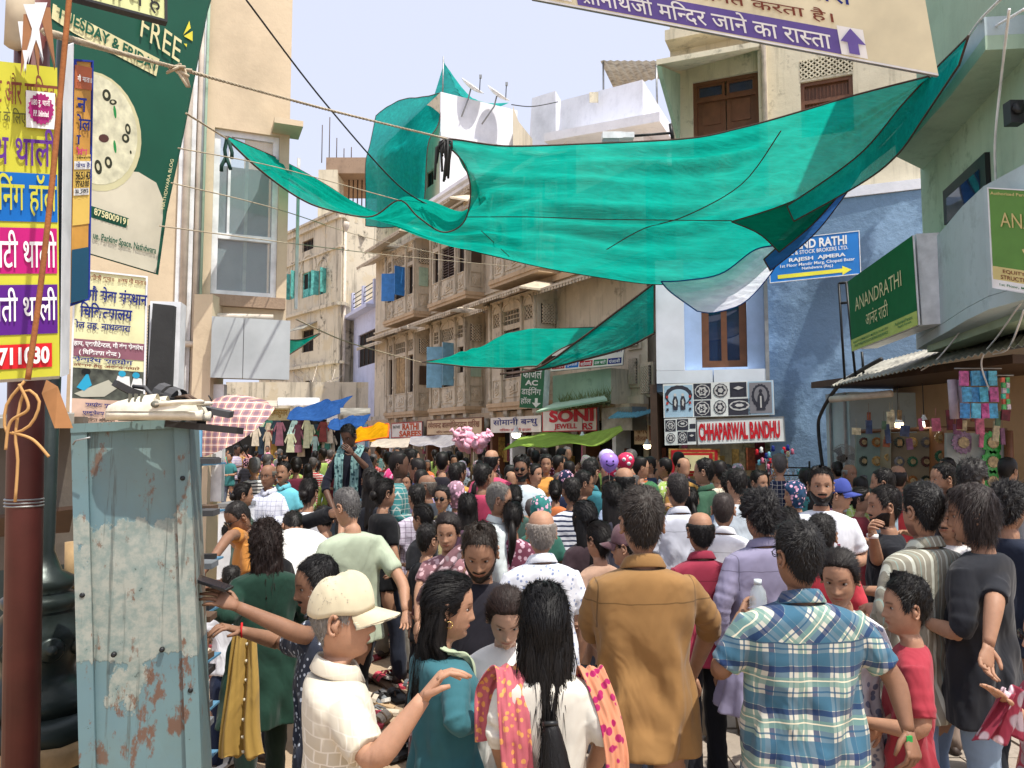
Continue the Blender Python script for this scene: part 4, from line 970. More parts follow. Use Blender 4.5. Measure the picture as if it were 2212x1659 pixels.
# pizza banner
M_pz = plain('banner_green', '15523f', 0.5, var=0.10, scale=1.2); M_bc = pnt('banner_beige', 'cfc9b4')
PZr = empty('pizza_banner', 'dark green restaurant banner with a big pizza and slanting offer strip on the wall', 'banner')
q = [(60, -230, 5.2), (520, -230, 6.9), (445, 20, 6.7), (392, 290, 6.5), (356, 455, 6.4), (337, 592, 6.4), (190, 548, 5.7), (60, 520, 5.2)]
Pp = [P(*c) for c in q]
def PB_(x, y): # point on the banner plane
    a, bb, c = Pp[0], Pp[1], Pp[5]; n = (bb-a).cross(c-a).normalized(); d = (P(x, y, 1.0)-CAM); t = (a-CAM).dot(n)/d.dot(n); return CAM+d*t
MB().prism([PB_(x, y)+Vector((0, 0.012, 0)) for x, y, _ in q], (0.0, 0.03, 0)).build('sheet', M_pz, PZr)
def pzpoly(pts, mat, nm='print', k=0):
    return MB().add([PB_(x, y)-Vector((0, 0.003*k, 0)) for x, y in pts], [tuple(range(len(pts)))]).build(nm, mat, PZr)
pzpoly([(60, 350), (300, 372), (338, 395), (352, 430), (352, 470), (337, 590), (190, 546), (60, 518)], M_bc, 'print', 1)
pzpoly([(115, 8), (345, 128), (338, 165), (160, 72), (112, 40)], CRM, 'offer_strip', 1)
el = lambda cx, cy, rx, ry, n=30: [(cx+rx*math.cos(6.283*k/n)+ry*0.12*math.sin(6.283*k/n), cy+ry*math.sin(6.283*k/n)) for k in range(n)]
pzpoly(el(206, 284, 99, 130), pnt('crust', 'c9c49c'), 'pizza_crust', 2); pzpoly(el(206, 280, 91, 120), plain('pizza_top', 'd9d6b8', 0.5, var=0.15, scale=12), 'pizza_top', 3)
for k, (x, y, rx, ry, mt) in enumerate(((232, 207, 9, 13, 'olive_k'), (246, 222, 8, 6, 'olive_k'), (278, 280, 6, 12, 'olive_k'), (273, 300, 8, 10, 'olive_k'), (226, 300, 11, 9, 'plum_k'), (236, 352, 8, 13, 'olive_k'), (214, 362, 8, 16, 'olive_k'), (250, 243, 3, 14, 'chilli'), (250, 318, 3, 14, 'chilli'), (284, 330, 2, 4, 'olive_k'))):
    pzpoly(el(x, y, rx, ry, 14), pnt(mt, {'olive_k': '35382c', 'plum_k': '5a3c38', 'chilli': '2f8f4d'}[mt]), 'topping', 4)
    if mt == 'olive_k' and rx > 5: pzpoly(el(x, y, rx*0.45, ry*0.5, 10), pnt('cheese', 'cfcbaa'), 'topping', 5)
pzpoly([(198, 445), (279, 472), (273, 493), (198, 470)], M_pz, 'number_strip', 2)
def pztext(t, a, bb, h, mat, off=0.02):
    A, Bv = PB_(*a), PB_(*bb); T = PB_(a[0]+h[0], a[1]+h[1]); U = (Bv-A); L = U.length; V2 = T-A; hh = V2.length
    return letters(t, A, U/L, V2/hh, (0, 0, L, hh), mat, PZr, off=off, proud=0.014)
pztext('TUESDAY & FRIDAY', (118, 36), (338, 158), (3, -26), GRN if False else pnt('offer_green', '1f5a45'), 0.03)
pztext('FREE', (300, 78), (385, 136), (6, -50), CRM, -0.015 if False else 0.0); pztext('8758009191', (200, 464), (274, 488), (1, -15), CRM, 0.02); pztext('ue, Parking Space, Nathdwara', (198, 520), (334, 553), (1, -20), pnt('offer_green', '1f5a45'), 0.02)
pztext('NATHDWARA BLOG', (352, 452), (373, 345), (-7, -1), CRM, 0.0)
for t in ([(397, 76), (410, 46), (413, 62)], [(398, 79), (417, 68), (417, 90)], [(398, 95), (405, 96), (404, 103)]): pzpoly(t, YEL, 'burst_mark', 3)
# small sign at the very top left
b = B4((150, -5, 2.9), (361, 50, 3.1), (150, -90, 2.9), 'cream_hindi_sign', 'cream sign with black Hindi letters cut off by the top edge above the pizza banner', 'signboard', pnt('pale_lime', 'd5dba0'), M_iron, th=0.03, frame=0.01)
b.text('दिशनी में हैं', 0.0, 0.12, 0.93, 0.9, BLK, off=0.008)
# right hand signs
M_ab = plain('enamel_blue', '1f76c4', 0.35, var=0.05)
b = B4((1663, 612, 13.5), (1860, 592, 13.2), (1660, 520, 13.5), 'blue_stockbroker_sign', 'blue enamel direction sign with white lettering and yellow arrow on the blue wall', 'signboard', M_ab, M_alu, th=0.04, frame=0.012)
YA = pnt('arrow_yellow', 'e8e04a')
b.text('ANAND RATHI', 0.12, 0.72, 0.86, 0.93, W_, off=0.03); b.text('SHARE & STOCK BROKERS LTD.', 0.12, 0.60, 0.87, 0.69, W_, off=0.015); b.text('RAJESH  AJMERA', 0.22, 0.42, 0.84, 0.53, W_, off=0.03); b.text('1st Floor Mandir Marg, Chopati Bazar', 0.12, 0.31, 0.94, 0.40, W_, off=0.015); b.text('Nathdwara (Raj.)', 0.36, 0.215, 0.70, 0.30, W_, off=0.015)
b.poly([(0.09, 0.08), (0.80, 0.08), (0.80, 0.02), (0.90, 0.125), (0.80, 0.23), (0.80, 0.17), (0.09, 0.17)], YA, 'arrow')
M_sg = plain('lightbox_green', '1f6b40', 0.7, var=0.05, spec=0.1); M_ly = pnt('lightbox_lime', 'b9c86a')
b = B4((1841, 759, 11.1), (1984, 702, 8.6), (1832, 608, 11.1), 'green_stockbroker_lightbox', 'large green lightbox with engraved serif letters jutting over the shop awning', 'signbox', M_sg, M_alu, th=0.02)
b.rect(0, 0, 1, 0.16, M_ly); b.text('ANANDRATHI', 0.12, 0.52, 0.84, 0.70, CRM, off=0.0); b.text('आनंद राठी', 0.29, 0.24, 0.64, 0.46, CRM, off=0.0); b.text('EQUITY COMMODITY MUTUAL FUND IPO', 0.05, 0.09, 0.62, 0.125, GRN, off=0.01); b.text('STRUCTURED PRODUCTS BONDS INSURANCE', 0.05, 0.04, 0.62, 0.075, GRN, off=0.01); b.text('Authorised Person:', 0.72, 0.09, 0.95, 0.13, GRN, off=0.01); b.text('Rajesh Ajmera', 0.76, 0.045, 0.93, 0.08, GRN, off=0.01)
m = MB(); m.slab([P(1992, 702, 8.66), P(2037, 699, 8.6), P(2029, 502, 8.6), P(1979, 505, 8.66)], -b.u*0.9); q = m.build('end_panel', M_alu, b.root); q.matrix_parent_inverse = Matrix.Translation(-b.O)
b = B4((2145, 622, 6.5), (2330, 655, 5.9), (2134, 405, 6.5), 'green_stockbroker_board', 'green and cream board with gold letters cut by the frame edge under the balcony', 'signboard', plain('board_green', '5f8f3e', 0.35, var=0.05), M_alu, th=0.05, frame=0.01)
b.rect(0, 0.0, 1, 0.09, W_); b.rect(0, 0.09, 1, 0.22, pnt('pale_gold', 'd8c98a')); GLD = pnt('gold', 'ddc98a')
b.text('ANANDRATHI', 0.15, 0.62, 1.4, 0.76, GLD, off=0.0); b.text('आनंद', 0.40, 0.33, 0.95, 0.52, GLD, off=0.008); b.text('EQUITY  COMMODITY', 0.15, 0.16, 0.95, 0.20, BRW, off=0.01); b.text('STRUCTURED PRODUCTS', 0.12, 0.105, 0.98, 0.145, BRW, off=0.01); b.text('Authorised Person: Rajesh', 0.04, 0.92, 0.75, 0.96, GLD, off=0.01); b.text('1st Floor, Mandir Marg', 0.1, 0.03, 0.7, 0.06, GRN, off=0.01)
# CHHAPARWAL BANDHU and its picture boards
b = B4((1507, 961, 13.5), (1697, 954, 13.3), (1504, 907, 13.5), 'red_lettered_shop_sign', 'white shop sign with tall red capital letters under the photo boards', 'signboard', pnt('board_white', 'e4e6e4'), M_steel, th=0.08, frame=0.012)
b.text('CHHAPARWAL BANDHU', 0.02, 0.15, 0.945, 0.85, RED, off=0.045)
def darkitem(b, u0, v0, u1, v1, kind):
    G0 = pnt('print_dark', '3a3a44'); G1 = pnt('print_light', 'c8c6c4'); G2 = pnt('print_red', 'b5443c'); G3 = pnt('print_blue', 'a8c4d8')
    cu, cv, w_, h_ = (u0+u1)/2, (v0+v1)/2, u1-u0, v1-v0
    if kind != 'w': b.rect(u0, v0, u1, v1, G0 if kind not in ('p', 's') else G3)
    if kind in ('t', 'w'):
        b.disc(cu, cv, w_*.44, h_*.44, G1 if kind == 't' else G0, proud=.010, n=22, jag=.03); b.disc(cu, cv, w_*.38, h_*.38, G0 if kind == 't' else G1, proud=.012); b.disc(cu, cv, w_*.28, h_*.28, G1 if kind == 't' else G0, proud=.014, n=12, jag=.18); b.disc(cu, cv, w_*.16, h_*.16, G0 if kind == 't' else G1, proud=.016, n=10, jag=.1)
        for k in range(3): b.disc(cu+w_*.1*math.cos(k*2.1), cv+h_*.1*math.sin(k*2.1), w_*.05, h_*.05, G1, proud=.018, n=8)
    if kind == 'b':
        b.disc(cu, cv+h_*.08, w_*.45, h_*.3, G1, proud=.010); b.disc(cu, cv+h_*.1, w_*.38, h_*.22, G0, proud=.012, n=16, jag=.08); b.disc(cu, cv+h_*.1, w_*.2, h_*.1, G1, proud=.014, n=12, jag=.1)
    if kind == 'p':   # two dressed figures under an arch
        b.disc(cu, cv+h_*.18, w_*.48, h_*.32, G0, proud=.010, n=30, jag=.02); b.disc(cu, cv+h_*.12, w_*.38, h_*.26, G3, proud=.012)
        for du in (-.12, .15):
            b.poly([(cu+w_*(du-.08), cv-h_*.28), (cu+w_*(du+.08), cv-h_*.28), (cu+w_*(du+.1), cv), (cu+w_*(du+.05), cv+h_*.15), (cu+w_*(du-.05), cv+h_*.15), (cu+w_*(du-.1), cv)], G0, proud=.014); b.disc(cu+w_*du, cv+h_*.2, w_*.05, h_*.05, G1, proud=.016, n=10)
            b.disc(cu+w_*du, cv-h_*.05, w_*.04, h_*.12, G1, proud=.018, n=10, jag=.2)
        for du in (-.4, .4):
            for dv in (-.3, -.1, .1): b.rect(cu+w_*(du-.04), cv+h_*dv, cu+w_*(du+.04), cv+h_*(dv+.08), G2 if dv > -.2 else G0, proud=.014)
    if kind == 's':
        b.rect(u0+w_*.06, v0+h_*.04, u1-w_*.06, v1-h_*.04, pnt('print_grey', '86848a'), proud=.010); b.disc(cu, cv+h_*.05, w_*.36, h_*.36, G0, proud=.012, n=36, jag=.04); b.disc(cu, cv+h_*.08, w_*.26, h_*.26, pnt('print_grey', '86848a'), proud=.014)
        b.poly([(cu-w_*.18, cv-h_*.36), (cu+w_*.18, cv-h_*.36), (cu+w_*.12, cv+h_*.05), (cu+w_*.05, cv+h_*.14), (cu-w_*.05, cv+h_*.14), (cu-w_*.12, cv+h_*.05)], G0, proud=.016); b.disc(cu, cv+h_*.2, w_*.07, h_*.06, G0, proud=.018, n=12); b.rect(cu-w_*.03, cv-h_*.3, cu+w_*.03, cv+h_*.05, G1, proud=.018)
    if kind == 'k':
        b.poly([(u0+w_*.08, cv+h_*.1), (cu, cv+h_*.32), (u1-w_*.05, cv+h_*.12), (cu, cv-h_*.1)], G0, proud=.010); b.poly([(u0+w_*.2, cv+h_*.1), (cu, cv+h_*.24), (u1-w_*.18, cv+h_*.12), (cu, cv-h_*.02)], G1, proud=.012)
        for uu in (u0+w_*.08, cu-w_*.03, u1-w_*.12): b.rect(uu, cv-h_*.36, uu+w_*.07, cv+h_*.05, G0, proud=.011)
b = B4((1434, 903, 13.65), (1673, 896, 13.35), (1432, 830, 13.65), 'silverware_picture_board', 'white board printed with pictures of silver plates, idols and stools', 'signboard', pnt('board_white', 'e4e6e4'), M_steel, th=0.06)
for (u0, v0, u1, v1, kd) in ((.01, .02, .27, .95, 'p'), (.28, .52, .44, .98, 't'), (.45, .53, .60, .99, 'w'), (.61, .55, .76, .98, 'k'), (.28, .02, .43, .48, 't'), (.45, .04, .58, .5, 'w'), (.59, .02, .79, .5, 'b'), (.77, .02, .995, .99, 's')): darkitem(b, u0, v0, u1, v1, kd)
b = B4((1436, 962, 13.6), (1504, 960, 13.5), (1435, 905, 13.6), 'small_silverware_picture_board', 'small white picture board of silver trays left of the red lettering', 'signboard', pnt('board_white', 'e4e6e4'), M_steel, th=0.06)
for (u0, v0, u1, v1, kd) in ((.03, .52, .36, .95, 't'), (.40, .55, .76, .97, 'b'), (.80, .60, .99, .78, ''), (.03, .06, .36, .48, 'w'), (.42, .06, .72, .5, 't'), (.73, .12, .99, .48, 'k')): darkitem(b, u0, v0, u1, v1, kd)
# signs along the haveli shop fronts
def HB(xa, xb, ya, yb, d, *a, **k):
    xm = (xa+xb)/2; u0, u1 = H.s_of(xa, d, 920), H.s_of(xb, d, 920)
    z0_ = H.z_of(xm, yb, d); z1_ = H.z_of(xm, ya, d)
    return Board(H.p(u0, z0_, d), H.p(u1, z0_, d), H.p(u0, z1_, d), *a, **k)
M_bw = pnt('sign_offwhite', 'e3ddd2'); M_bbg = pnt('sign_sand', 'd2b896'); DR = pnt('deep_red', 'b0242c'); OR = pnt('orange_red', 'c9552a')
b = HB(846, 912, 912, 946, 0.9, 'saree_shop_sign', 'white and red saree shop sign at the far end of the haveli frontage', 'signboard', M_bw, M_steel, frame=0.03, mframe=DR)
b.text("RATHI'S", .06, .62, .30, .82, BLK, off=0.01); b.text('RATHI', .38, .5, .9, .92, OR, off=.04); b.text('SAREES', .28, .08, .98, .46, OR, off=.04)
b = HB(922, 1042, 904, 940, 0.9, 'sand_coloured_hindi_shop_sign', 'sand coloured shop sign with brown Hindi name above the white canopies', 'signboard', M_bbg, M_wood, frame=0.03, mframe=M_wood)
b.text('रमेशचन~द^ बालगोिवन~ददास पािरख', .03, .42, .96, .9, BRW, off=0.008); b.text('मंिदर मार`ग, नाथद~वारा', .2, .1, .7, .3, BRW, off=0.008)
b = HB(1060, 1169, 900, 934, 0.9, 'navy_lettered_shop_sign', 'white shop sign with large navy Hindi letters between the sand sign and the red one', 'signboard', M_bw, M_steel)
b.text('सोमानी बन~धु', .06, .35, .94, .95, NAVY, off=0.008); b.text('रािधका ज~वेलरी हाउस', .2, .06, .82, .28, RED, off=0.008)
b = HB(1172, 1290, 884, 932, 0.9, 'jewellers_shop_sign', 'white jeweller sign with big red capitals over the lime green tarpaulin', 'signboard', M_bw, M_steel, frame=0.02, mframe=RED)
b.text('SONI', .14, .42, .95, .98, RED, off=.05); b.text('JEWELL', .24, .06, .66, .36, RED, off=.03); b.text('RS', .76, .06, .93, .36, RED, off=.03)
b = HB(1300, 1366, 880, 930, 1.0, 'grey_blank_shop_fascia', 'dull grey shop fascia box beside the jeweller sign', 'fascia', M_tin, M_steel, th=0.4)
b = HB(1370, 1440, 918, 960, 0.6, 'brown_lettered_jeweller_sign', 'pale sign with brown Hindi letters in the shade beside the picture boards', 'signboard', M_bbg, M_steel)
b.text('नागर', .05, .55, .42, .95, BRW, off=0.008); b.text('ज~वैलर~स', .02, .15, .42, .5, BRW, off=0.008); b.rect(.48, .2, .55, .95, BRW); b.text('नागर', .6, .45, .98, .85, BRW, off=0.008); b.text('फैन~सी', .65, .1, .95, .35, BRW, off=0.008)
b = B4((1122, 880, 19), (1172, 883, 18.6), (1127, 797, 19), 'vertical_dining_hall_sign', 'tall green sign with white Hindi letters and a down arrow hanging by the haveli', 'signboard', plain('dining_green', '2c6b4c', 0.4, var=0.05), M_alu, th=0.25)
b.text('काजल', .08, .76, .9, .97, W_, off=0.008); b.text('AC', .2, .58, .75, .72, W_, off=.04); b.text('डाईिनंग', .06, .32, .9, .54, W_, off=0.008); b.text('हॉल', .05, .08, .5, .28, W_, off=0.008)
b.poly([(.66, .26), (.78, .26), (.78, .14), (.92, .14), (.72, .02), (.54, .14), (.66, .14)], W_, 'arrow')
b = B4((1189, 802, 18.5), (1345, 788, 17.6), (1195, 742, 18.6), 'white_dining_hall_board', 'white direction board with Hindi text, phone number and coloured tags half hidden by net', 'signboard', M_bw, M_steel, th=0.05)
b.text('डाईिनंग हॉल', .55, .68, .98, .95, RED, off=0.008); b.text('िकशन भाई 8890939699', .5, .42, .98, .6, NAVY, off=0.008); b.poly([(.0, .42), (.35, .42), (.35, .36), (.47, .48), (.35, .6), (.35, .54), (.0, .54)], BLK, 'arrow')
for k, (t, mt) in enumerate((('राजस~थानी', DR), ('गुजराती', BLUE), ('काठीयावाडी', DR), ('दाल बाटी', GRN), ('पंजाबी', NAVY))):
    b.rect(.02+k*.195, .06, .20+k*.195, .26, mt); b.text(t, .035+k*.195, .09, .185+k*.195, .23, W_, off=.01)
# pale green masonry block and roofs beside it
mb_ = empty('green_masonry_block', 'pale green plastered parapet block with weeds at its foot above the jeweller', 'parapet')
m = MB(); m.prism([P(1194, 887, 19), P(1320, 868, 18.0), P(1320, 795, 18.0), P(1194, 812, 19)], (0.3, 1.2, 0)); m.build('block', M_pgreen, mb_)
m = MB(); m.prism([P(1320, 872, 17.98), P(1366, 880, 18.4), P(1362, 798, 18.4), P(1320, 795, 17.98)], (0.1, 1.2, 0)); m.build('end_face', M_upper, mb_)
grass = MB()
for k in range(260):
    t = rng.random(); a = P(1205+t*112, 882-t*14, 18.9-t*0.9)+Vector((0, -0.05-rng.random()*0.2, rng.uniform(-.1, .2))); l = rng.uniform(.08, .25); d = Vector((rng.uniform(-.12, .12), rng.uniform(-.1, .05), l))
    grass.add([a, a+Vector((.02, 0, 0)), a+d], [(0, 1, 2)])
grass.build('dry_weeds', plain('dry_weed', '7c8458', 0.9), label='dry weeds growing along the foot of the green masonry block', category='weeds', kind='stuff')
m = MB(); n = 14; a, b_, c, d_ = P(1160, 890, 18.0), P(1310, 868, 16.8), P(1308, 862, 18.2), P(1210, 878, 19)
MB().slab([P(1158, 892, 17.6), P(1312, 866, 16.6), P(1305, 858, 18.0), P(1200, 872, 19)], (0, 0, 0.04)).build('sheet_metal_eave', M_pgreen, label='thin pale green metal eave over the jeweller sign', category='eave')
def corr(name, label, a, b_, c, d_, mat, n=22, amp=0.03):
    a, b_, c, d_ = P(*a), P(*b_), P(*c), P(*d_); m = MB(); rr = []
    for k in range(n*2+1):
        t = k/(2*n); o = Vector((0, 0, amp*(k % 2))); rr += [a.lerp(b_, t)+o, d_.lerp(c, t)+o, a.lerp(b_, t)+o+Vector((0, 0, -.006)), d_.lerp(c, t)+o+Vector((0, 0, -.006))]
    fs = []
    for i in range(2*n):
        fs += [(4*i, 4*i+4, 4*i+5, 4*i+1), (4*i+2, 4*i+3, 4*i+7, 4*i+6), (4*i, 4*i+2, 4*i+6, 4*i+4), (4*i+1, 4*i+5, 4*i+7, 4*i+3)]
    m.add(rr, fs); return m.build(name, mat, label=label, category='awning')
M_tinb = plain('painted_tin', '6fb3c4', 0.5, 0.1, var=0.15)
corr('corrugated_awning', 'turquoise corrugated tin sheet tucked beside the jeweller sign', (1312, 905, 16.4), (1372, 902, 15.6), (1420, 888, 17.0), (1345, 882, 17.8), M_tinb, 12)
corr('corrugated_awning', 'long grey corrugated awning with curled edge over the right hand shop', (1795, 836, 11.5), (2225, 745, 6.9), (2260, 690, 9.5), (1870, 792, 12.6), M_tin, 40, 0.03)
# ------------------------------------------------------------------ tarpaulins of the stalls
cloth('lime_tarpaulin', 'lime green tarpaulin with drooping front over the stall below the jeweller sign', 'tarpaulin', [
 [(1088, 972, 16.5), (1130, 962, 16.2), (1180, 966, 16.0), (1235, 958, 15.7), (1290, 962, 15.4), (1345, 930, 14.8)],
 [(1110, 955, 17.2), (1150, 948, 17), (1200, 946, 16.8), (1245, 945, 16.4), (1290, 944, 16), (1342, 924, 15.4)],
 [(1125, 945, 18), (1160, 940, 17.8), (1205, 934, 17.6), (1250, 940, 17.2), (1295, 932, 16.6), (1340, 920, 15.8)]], M_tlime, nu=50, nv=20, wr=0.05, hr=0.01, seed=31, hem=M_tlime)
cloth('yellow_tarpaulin', 'yellow tarpaulin with orange hem behind the raised cloth seller', 'tarpaulin', [
 [(742, 962, 19), (770, 955, 19), (800, 950, 19), (838, 945, 18.6)], [(748, 945, 20), (775, 935, 20), (800, 930, 20), (840, 920, 19.5)], [(760, 935, 21), (785, 925, 21), (810, 920, 21), (838, 915, 20.5)]], M_tyel, nu=30, nv=14, wr=0.08, hr=0.02, hem=plain('orange_hem', 'e0661c', 0.8), seed=32)
cloth('blue_tarpaulin', 'blue tarpaulin slung in wide folds over the far clothes stall', 'tarpaulin', [
 [(620, 905, 28), (660, 908, 27.5), (700, 905, 27), (735, 893, 26)], [(625, 893, 30), (665, 885, 30), (705, 882, 29), (745, 872, 28)], [(628, 888, 31), (670, 875, 31), (710, 868, 30), (762, 855, 29)]], M_tblue, nu=40, nv=18, wr=0.16, hr=0.01, hem=M_tblue, seed=33)
cloth('blue_tarpaulin', 'smaller blue tarpaulin hanging just left of the yellow one', 'tarpaulin', [
 [(708, 922, 22), (730, 930, 22), (755, 925, 22), (785, 920, 21.5)], [(715, 908, 23), (740, 905, 23), (765, 900, 23), (800, 895, 22.5)]], M_tblue, nu=30, nv=14, wr=0.12, hr=0.01, hem=M_tblue, seed=34)
cloth('white_canopy', 'off white scalloped canopy over the stall under the sand coloured sign', 'canopy', [
 [(885, 958, 22), (905, 964, 21.8), (930, 960, 21.5), (960, 965, 21), (985, 960, 20.6), (1010, 964, 20.2), (1045, 955, 19.8)], [(888, 944, 23.5), (910, 942, 23.2), (935, 942, 23), (960, 941, 22.6), (985, 940, 22.2), (1010, 940, 21.8), (1048, 938, 21)]], M_twhite, nu=50, nv=12, wr=0.06, hr=0.01, hem=M_twhite, seed=35)
cloth('canvas_canopy', 'dusty beige canvas awning under the saree shop sign', 'canopy', [
 [(800, 965, 24), (840, 967, 23.5), (880, 966, 23)], [(806, 948, 25), (845, 948, 24.5), (888, 946, 24)]], M_tcan, nu=30, nv=10, wr=0.05, hr=0.01, hem=M_tcan, seed=36)
# dark recess, goods and doorways under the haveli signs
sh = empty('haveli_shop_fronts', 'row of dim open shop fronts packed with hanging goods below the haveli signs', 'shops')
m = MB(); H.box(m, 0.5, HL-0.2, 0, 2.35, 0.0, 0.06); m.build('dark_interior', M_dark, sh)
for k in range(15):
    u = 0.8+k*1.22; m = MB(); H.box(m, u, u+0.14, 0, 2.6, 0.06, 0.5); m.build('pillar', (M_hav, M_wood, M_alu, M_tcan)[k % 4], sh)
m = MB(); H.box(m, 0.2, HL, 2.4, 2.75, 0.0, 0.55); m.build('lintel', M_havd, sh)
gc = [plain('goods_%s' % n_, c_, 0.6, var=0.3, scale=18) for n_, c_ in (('gold', 'a98b4a'), ('cream', 'd6c9a4'), ('rust', '8a4a2c'), ('silver', 'a8a8a4'), ('maroon', '6c2030'), ('pink', 'c76a86'))]
for k in range(110):
    u = rng.uniform(0.9, HL-0.5); z = rng.uniform(0.7, 2.3); m = MB(); w_ = rng.uniform(.08, .3); h_ = rng.uniform(.15, .6)
    H.box(m, u, u+w_, z-h_, z, 0.07, rng.uniform(.1, .3)); m.build('hanging_goods', gc[k % 6], sh)
M_bulb = emit_mat('lit_bulb', (1, 0.93, 0.82), 9.0)
def bulb(x, y, Y, label, warm=False, big=0.06):
    r_ = empty('hanging_bulb', label, 'light bulb'); c = P(x, y, Y)
    MB().lathe(c, [(0.0, -big), (big*.75, -big*.8), (big, -.1*big), (big, 0.1*big)], 14).build('lit_dome', emit_mat('warm_bulb', (1, .75, .45), 9.0) if warm else M_bulb, r_)
    MB().lathe(c, [(big*1.0, 0.1*big), (big*.8, big*.5), (big*.35, big*1.2), (big*.3, big*1.6), (0, big*1.6)], 12).build('socket', M_alu, r_)
    MB().tube([c+Vector((0, 0, big*1.5)), c+Vector((0, 0, 0.5))], 0.006, 5).build('flex', M_wire, r_)
bulb(1941, 915, 10.2, 'lit warm white bulb, the one nearer the fan in the right hand shop', True); bulb(1996, 912, 9.9, 'lit cool white bulb hanging right of the warm one in the shop'); bulb(1115, 937, 20, 'small lit lamp below the navy lettered shop sign', False, .12); bulb(1258, 947, 17, 'small lit lamp under the lime green tarpaulin', False, .09); bulb(1398, 962, 16, 'small warm lamp glowing beneath the brown lettered sign', True, .08)
# meters on the facade
for x, y in ((912, 935), (1048, 918)):
    q = H.p(H.s_of(x, 0.7, 920), H.z_of(x, y, .7), .7); MB().lathe(q, [(.0, -.2), (.13, -.2), (.16, 0), (.12, .2), (0, .2)], 8).build('electric_meter', M_tin, label='grey electric meter box beside the %s sign' % ('sand coloured' if x < 1000 else 'navy lettered'), category='meter')
# ================================================================== right hand shop
RS = empty('gift_shop', 'open shop with beige interior, glass shelves and hanging packets under the tin awning', 'shop')
Fs0, Fs1 = P(1795, 800, 12.6), P(2240, 800, 8.6)
FS = Fac(Fs0, (Fs1.x-Fs0.x, Fs1.y-Fs0.y), RS); LS = (Fs1-Fs0).xy.length
M_int = plaster('shop_beige', 'c9ab88', '8a7254', 0.2, 0.2, 0.003, 1.0)
zt = FS.z_of(2000, 830, 0)
m = MB(); FS.box(m, 0, LS, 0, zt+0.5, -1.2, -1.1); m.build('back_wall', M_int, RS)
m = MB(); FS.box(m, -0.1, 0.55, 0, zt, -1.1, 0.05); m.build('side_pier', M_aqua, RS)
m = MB(); FS.box(m, -0.1, LS, zt+0.1, zt+0.2, -1.3, 0.3); m.build('ceiling_board', M_woodd, RS)
for k in range(6): 
    m = MB(); u = .05+k*.08; FS.box(m, u, u+.035, 0, zt, .051, .09) if k in (0, 5) else None
    if k in (0, 5): m.build('slotted_angle', M_steel, RS)
m = MB(); m.tube([P(1795, 863, 11.6), P(1925, 850, 10.6)], 0.05, 10); m.build('pvc_tube', M_pvc, RS)
for i, (xa, xb, ya, yb, Y, ct) in enumerate(((1850, 1905, 935, 1080, 10.6, '66756a'), (1905, 1925, 925, 1080, 10.3, '84775f'), (1925, 2012, 935, 1085, 10.1, '72603f'), (2012, 2045, 925, 1070, 9.8, '8c5a34'), (2045, 2172, 935, 1090, 9.4, 'a4a69c'))):
    q = [P(xa, yb+120, Y), P(xb, yb+120, Y-.25), P(xb, ya, Y-.25), P(xa, ya, Y)]
    fo = MB().slab(q, (0, 0.05, 0)).build('display_panel', plain('display_%d' % i, ct, 0.35, var=0.15, scale=5), RS)
    nx = 1 if xb-xa < 40 else (3 if i == 2 else 2); ny = 5
    for a in range(nx):
        for c in range(ny):
            if i == 4 and a == 0 and c % 2: continue
            u = (a+.5)/nx; v = 1-(c+.5)/6.5; ctr = q[0].lerp(q[1], u).lerp(q[3].lerp(q[2], u), v)+Vector((0, -.03, 0)); r_ = (P(xb, 1000, Y)-P(xa, 1000, Y)).x/nx*.40
            col = (('5a3a34', 'a06a3a', '2f3a30', 'b8935a', '6c6c6e', '3f6d52') if i != 4 else ('8a6a86', '2f9a3e', '86868a', '3aa548'))[(a+c*2+i) % (6 if i != 4 else 4)]
            m = MB(); n = 16; pts = []
            for z in range(n*2): rr_ = r_*(1 if z % 2 else .86); pts.append(ctr+Vector((rr_*math.cos(math.pi*z/n), 0, rr_*math.sin(math.pi*z/n))))
            m.prism(pts, (0, -.015, 0)); pts2 = [ctr+(p-ctr)*.5+Vector((0, -.016, 0)) for p in pts]; m.prism(pts2, (0, -.015, 0), 1)
            m.build('wrapped_ornament', [plain('orn_%s' % col, col, 0.25, var=.3, scale=30), plain('orn_in', 'b09a70', .3, var=.3, scale=30)], fo)
m = MB(); m.tube([P(1850, 932, 10.6), P(2050, 925, 9.7), P(2175, 930, 9.2)], .03, 6); m.build('rail', M_wood, RS)
m = MB(); m.tube([P(2178, 930, 9.1), P(2185, 1200, 9.1)], .05, 8); m.build('post', M_wood, RS)
def packets(name, label, x0, x1, y0, y1, Y, cols, nx, ny):
    r_ = empty(name, label, 'packets'); a, b = P(x0, y0, Y), P(x1, y1, Y)
    MB().tube([a+Vector((-.05, 0, .02)), Vector((b.x+.05, Y, a.z+.02))], .008, 5).build('hanging_rod', M_steel, r_)
    for i in range(nx):
        for j in range(ny):
            w_ = (b.x-a.x)/nx; h_ = (a.z-b.z)/ny; cx = a.x+w_*(i+.5)+rng.uniform(-.01, .01); cz = a.z-h_*(j+.5); m = MB()
            m.box((cx, Y+rng.uniform(-.02, .02), cz), (w_*.9, .03, h_*.92), 0, Matrix.Rotation(rng.uniform(-.08, .08), 3, 'Y'))
            m.build('packet', plain('packet_'+cols[(i+j) % len(cols)], cols[(i+j) % len(cols)], .2, var=.3, scale=25), r_)
packets('toy_packets', 'pink and blue packets of small toys hanging in a block under the awning', 2072, 2158, 800, 905, 8.2, ('c65a9a', '4aa0d0', '3a8ac8', '5fb8d8'), 4, 3)
packets('trinket_strip', 'narrow strip of multicoloured trinkets hanging right of the toy packets', 2163, 2182, 815, 885, 8.0, ('d86a4a', '5fc06a', 'd0c0c8', '4ac0a0'), 2, 6)
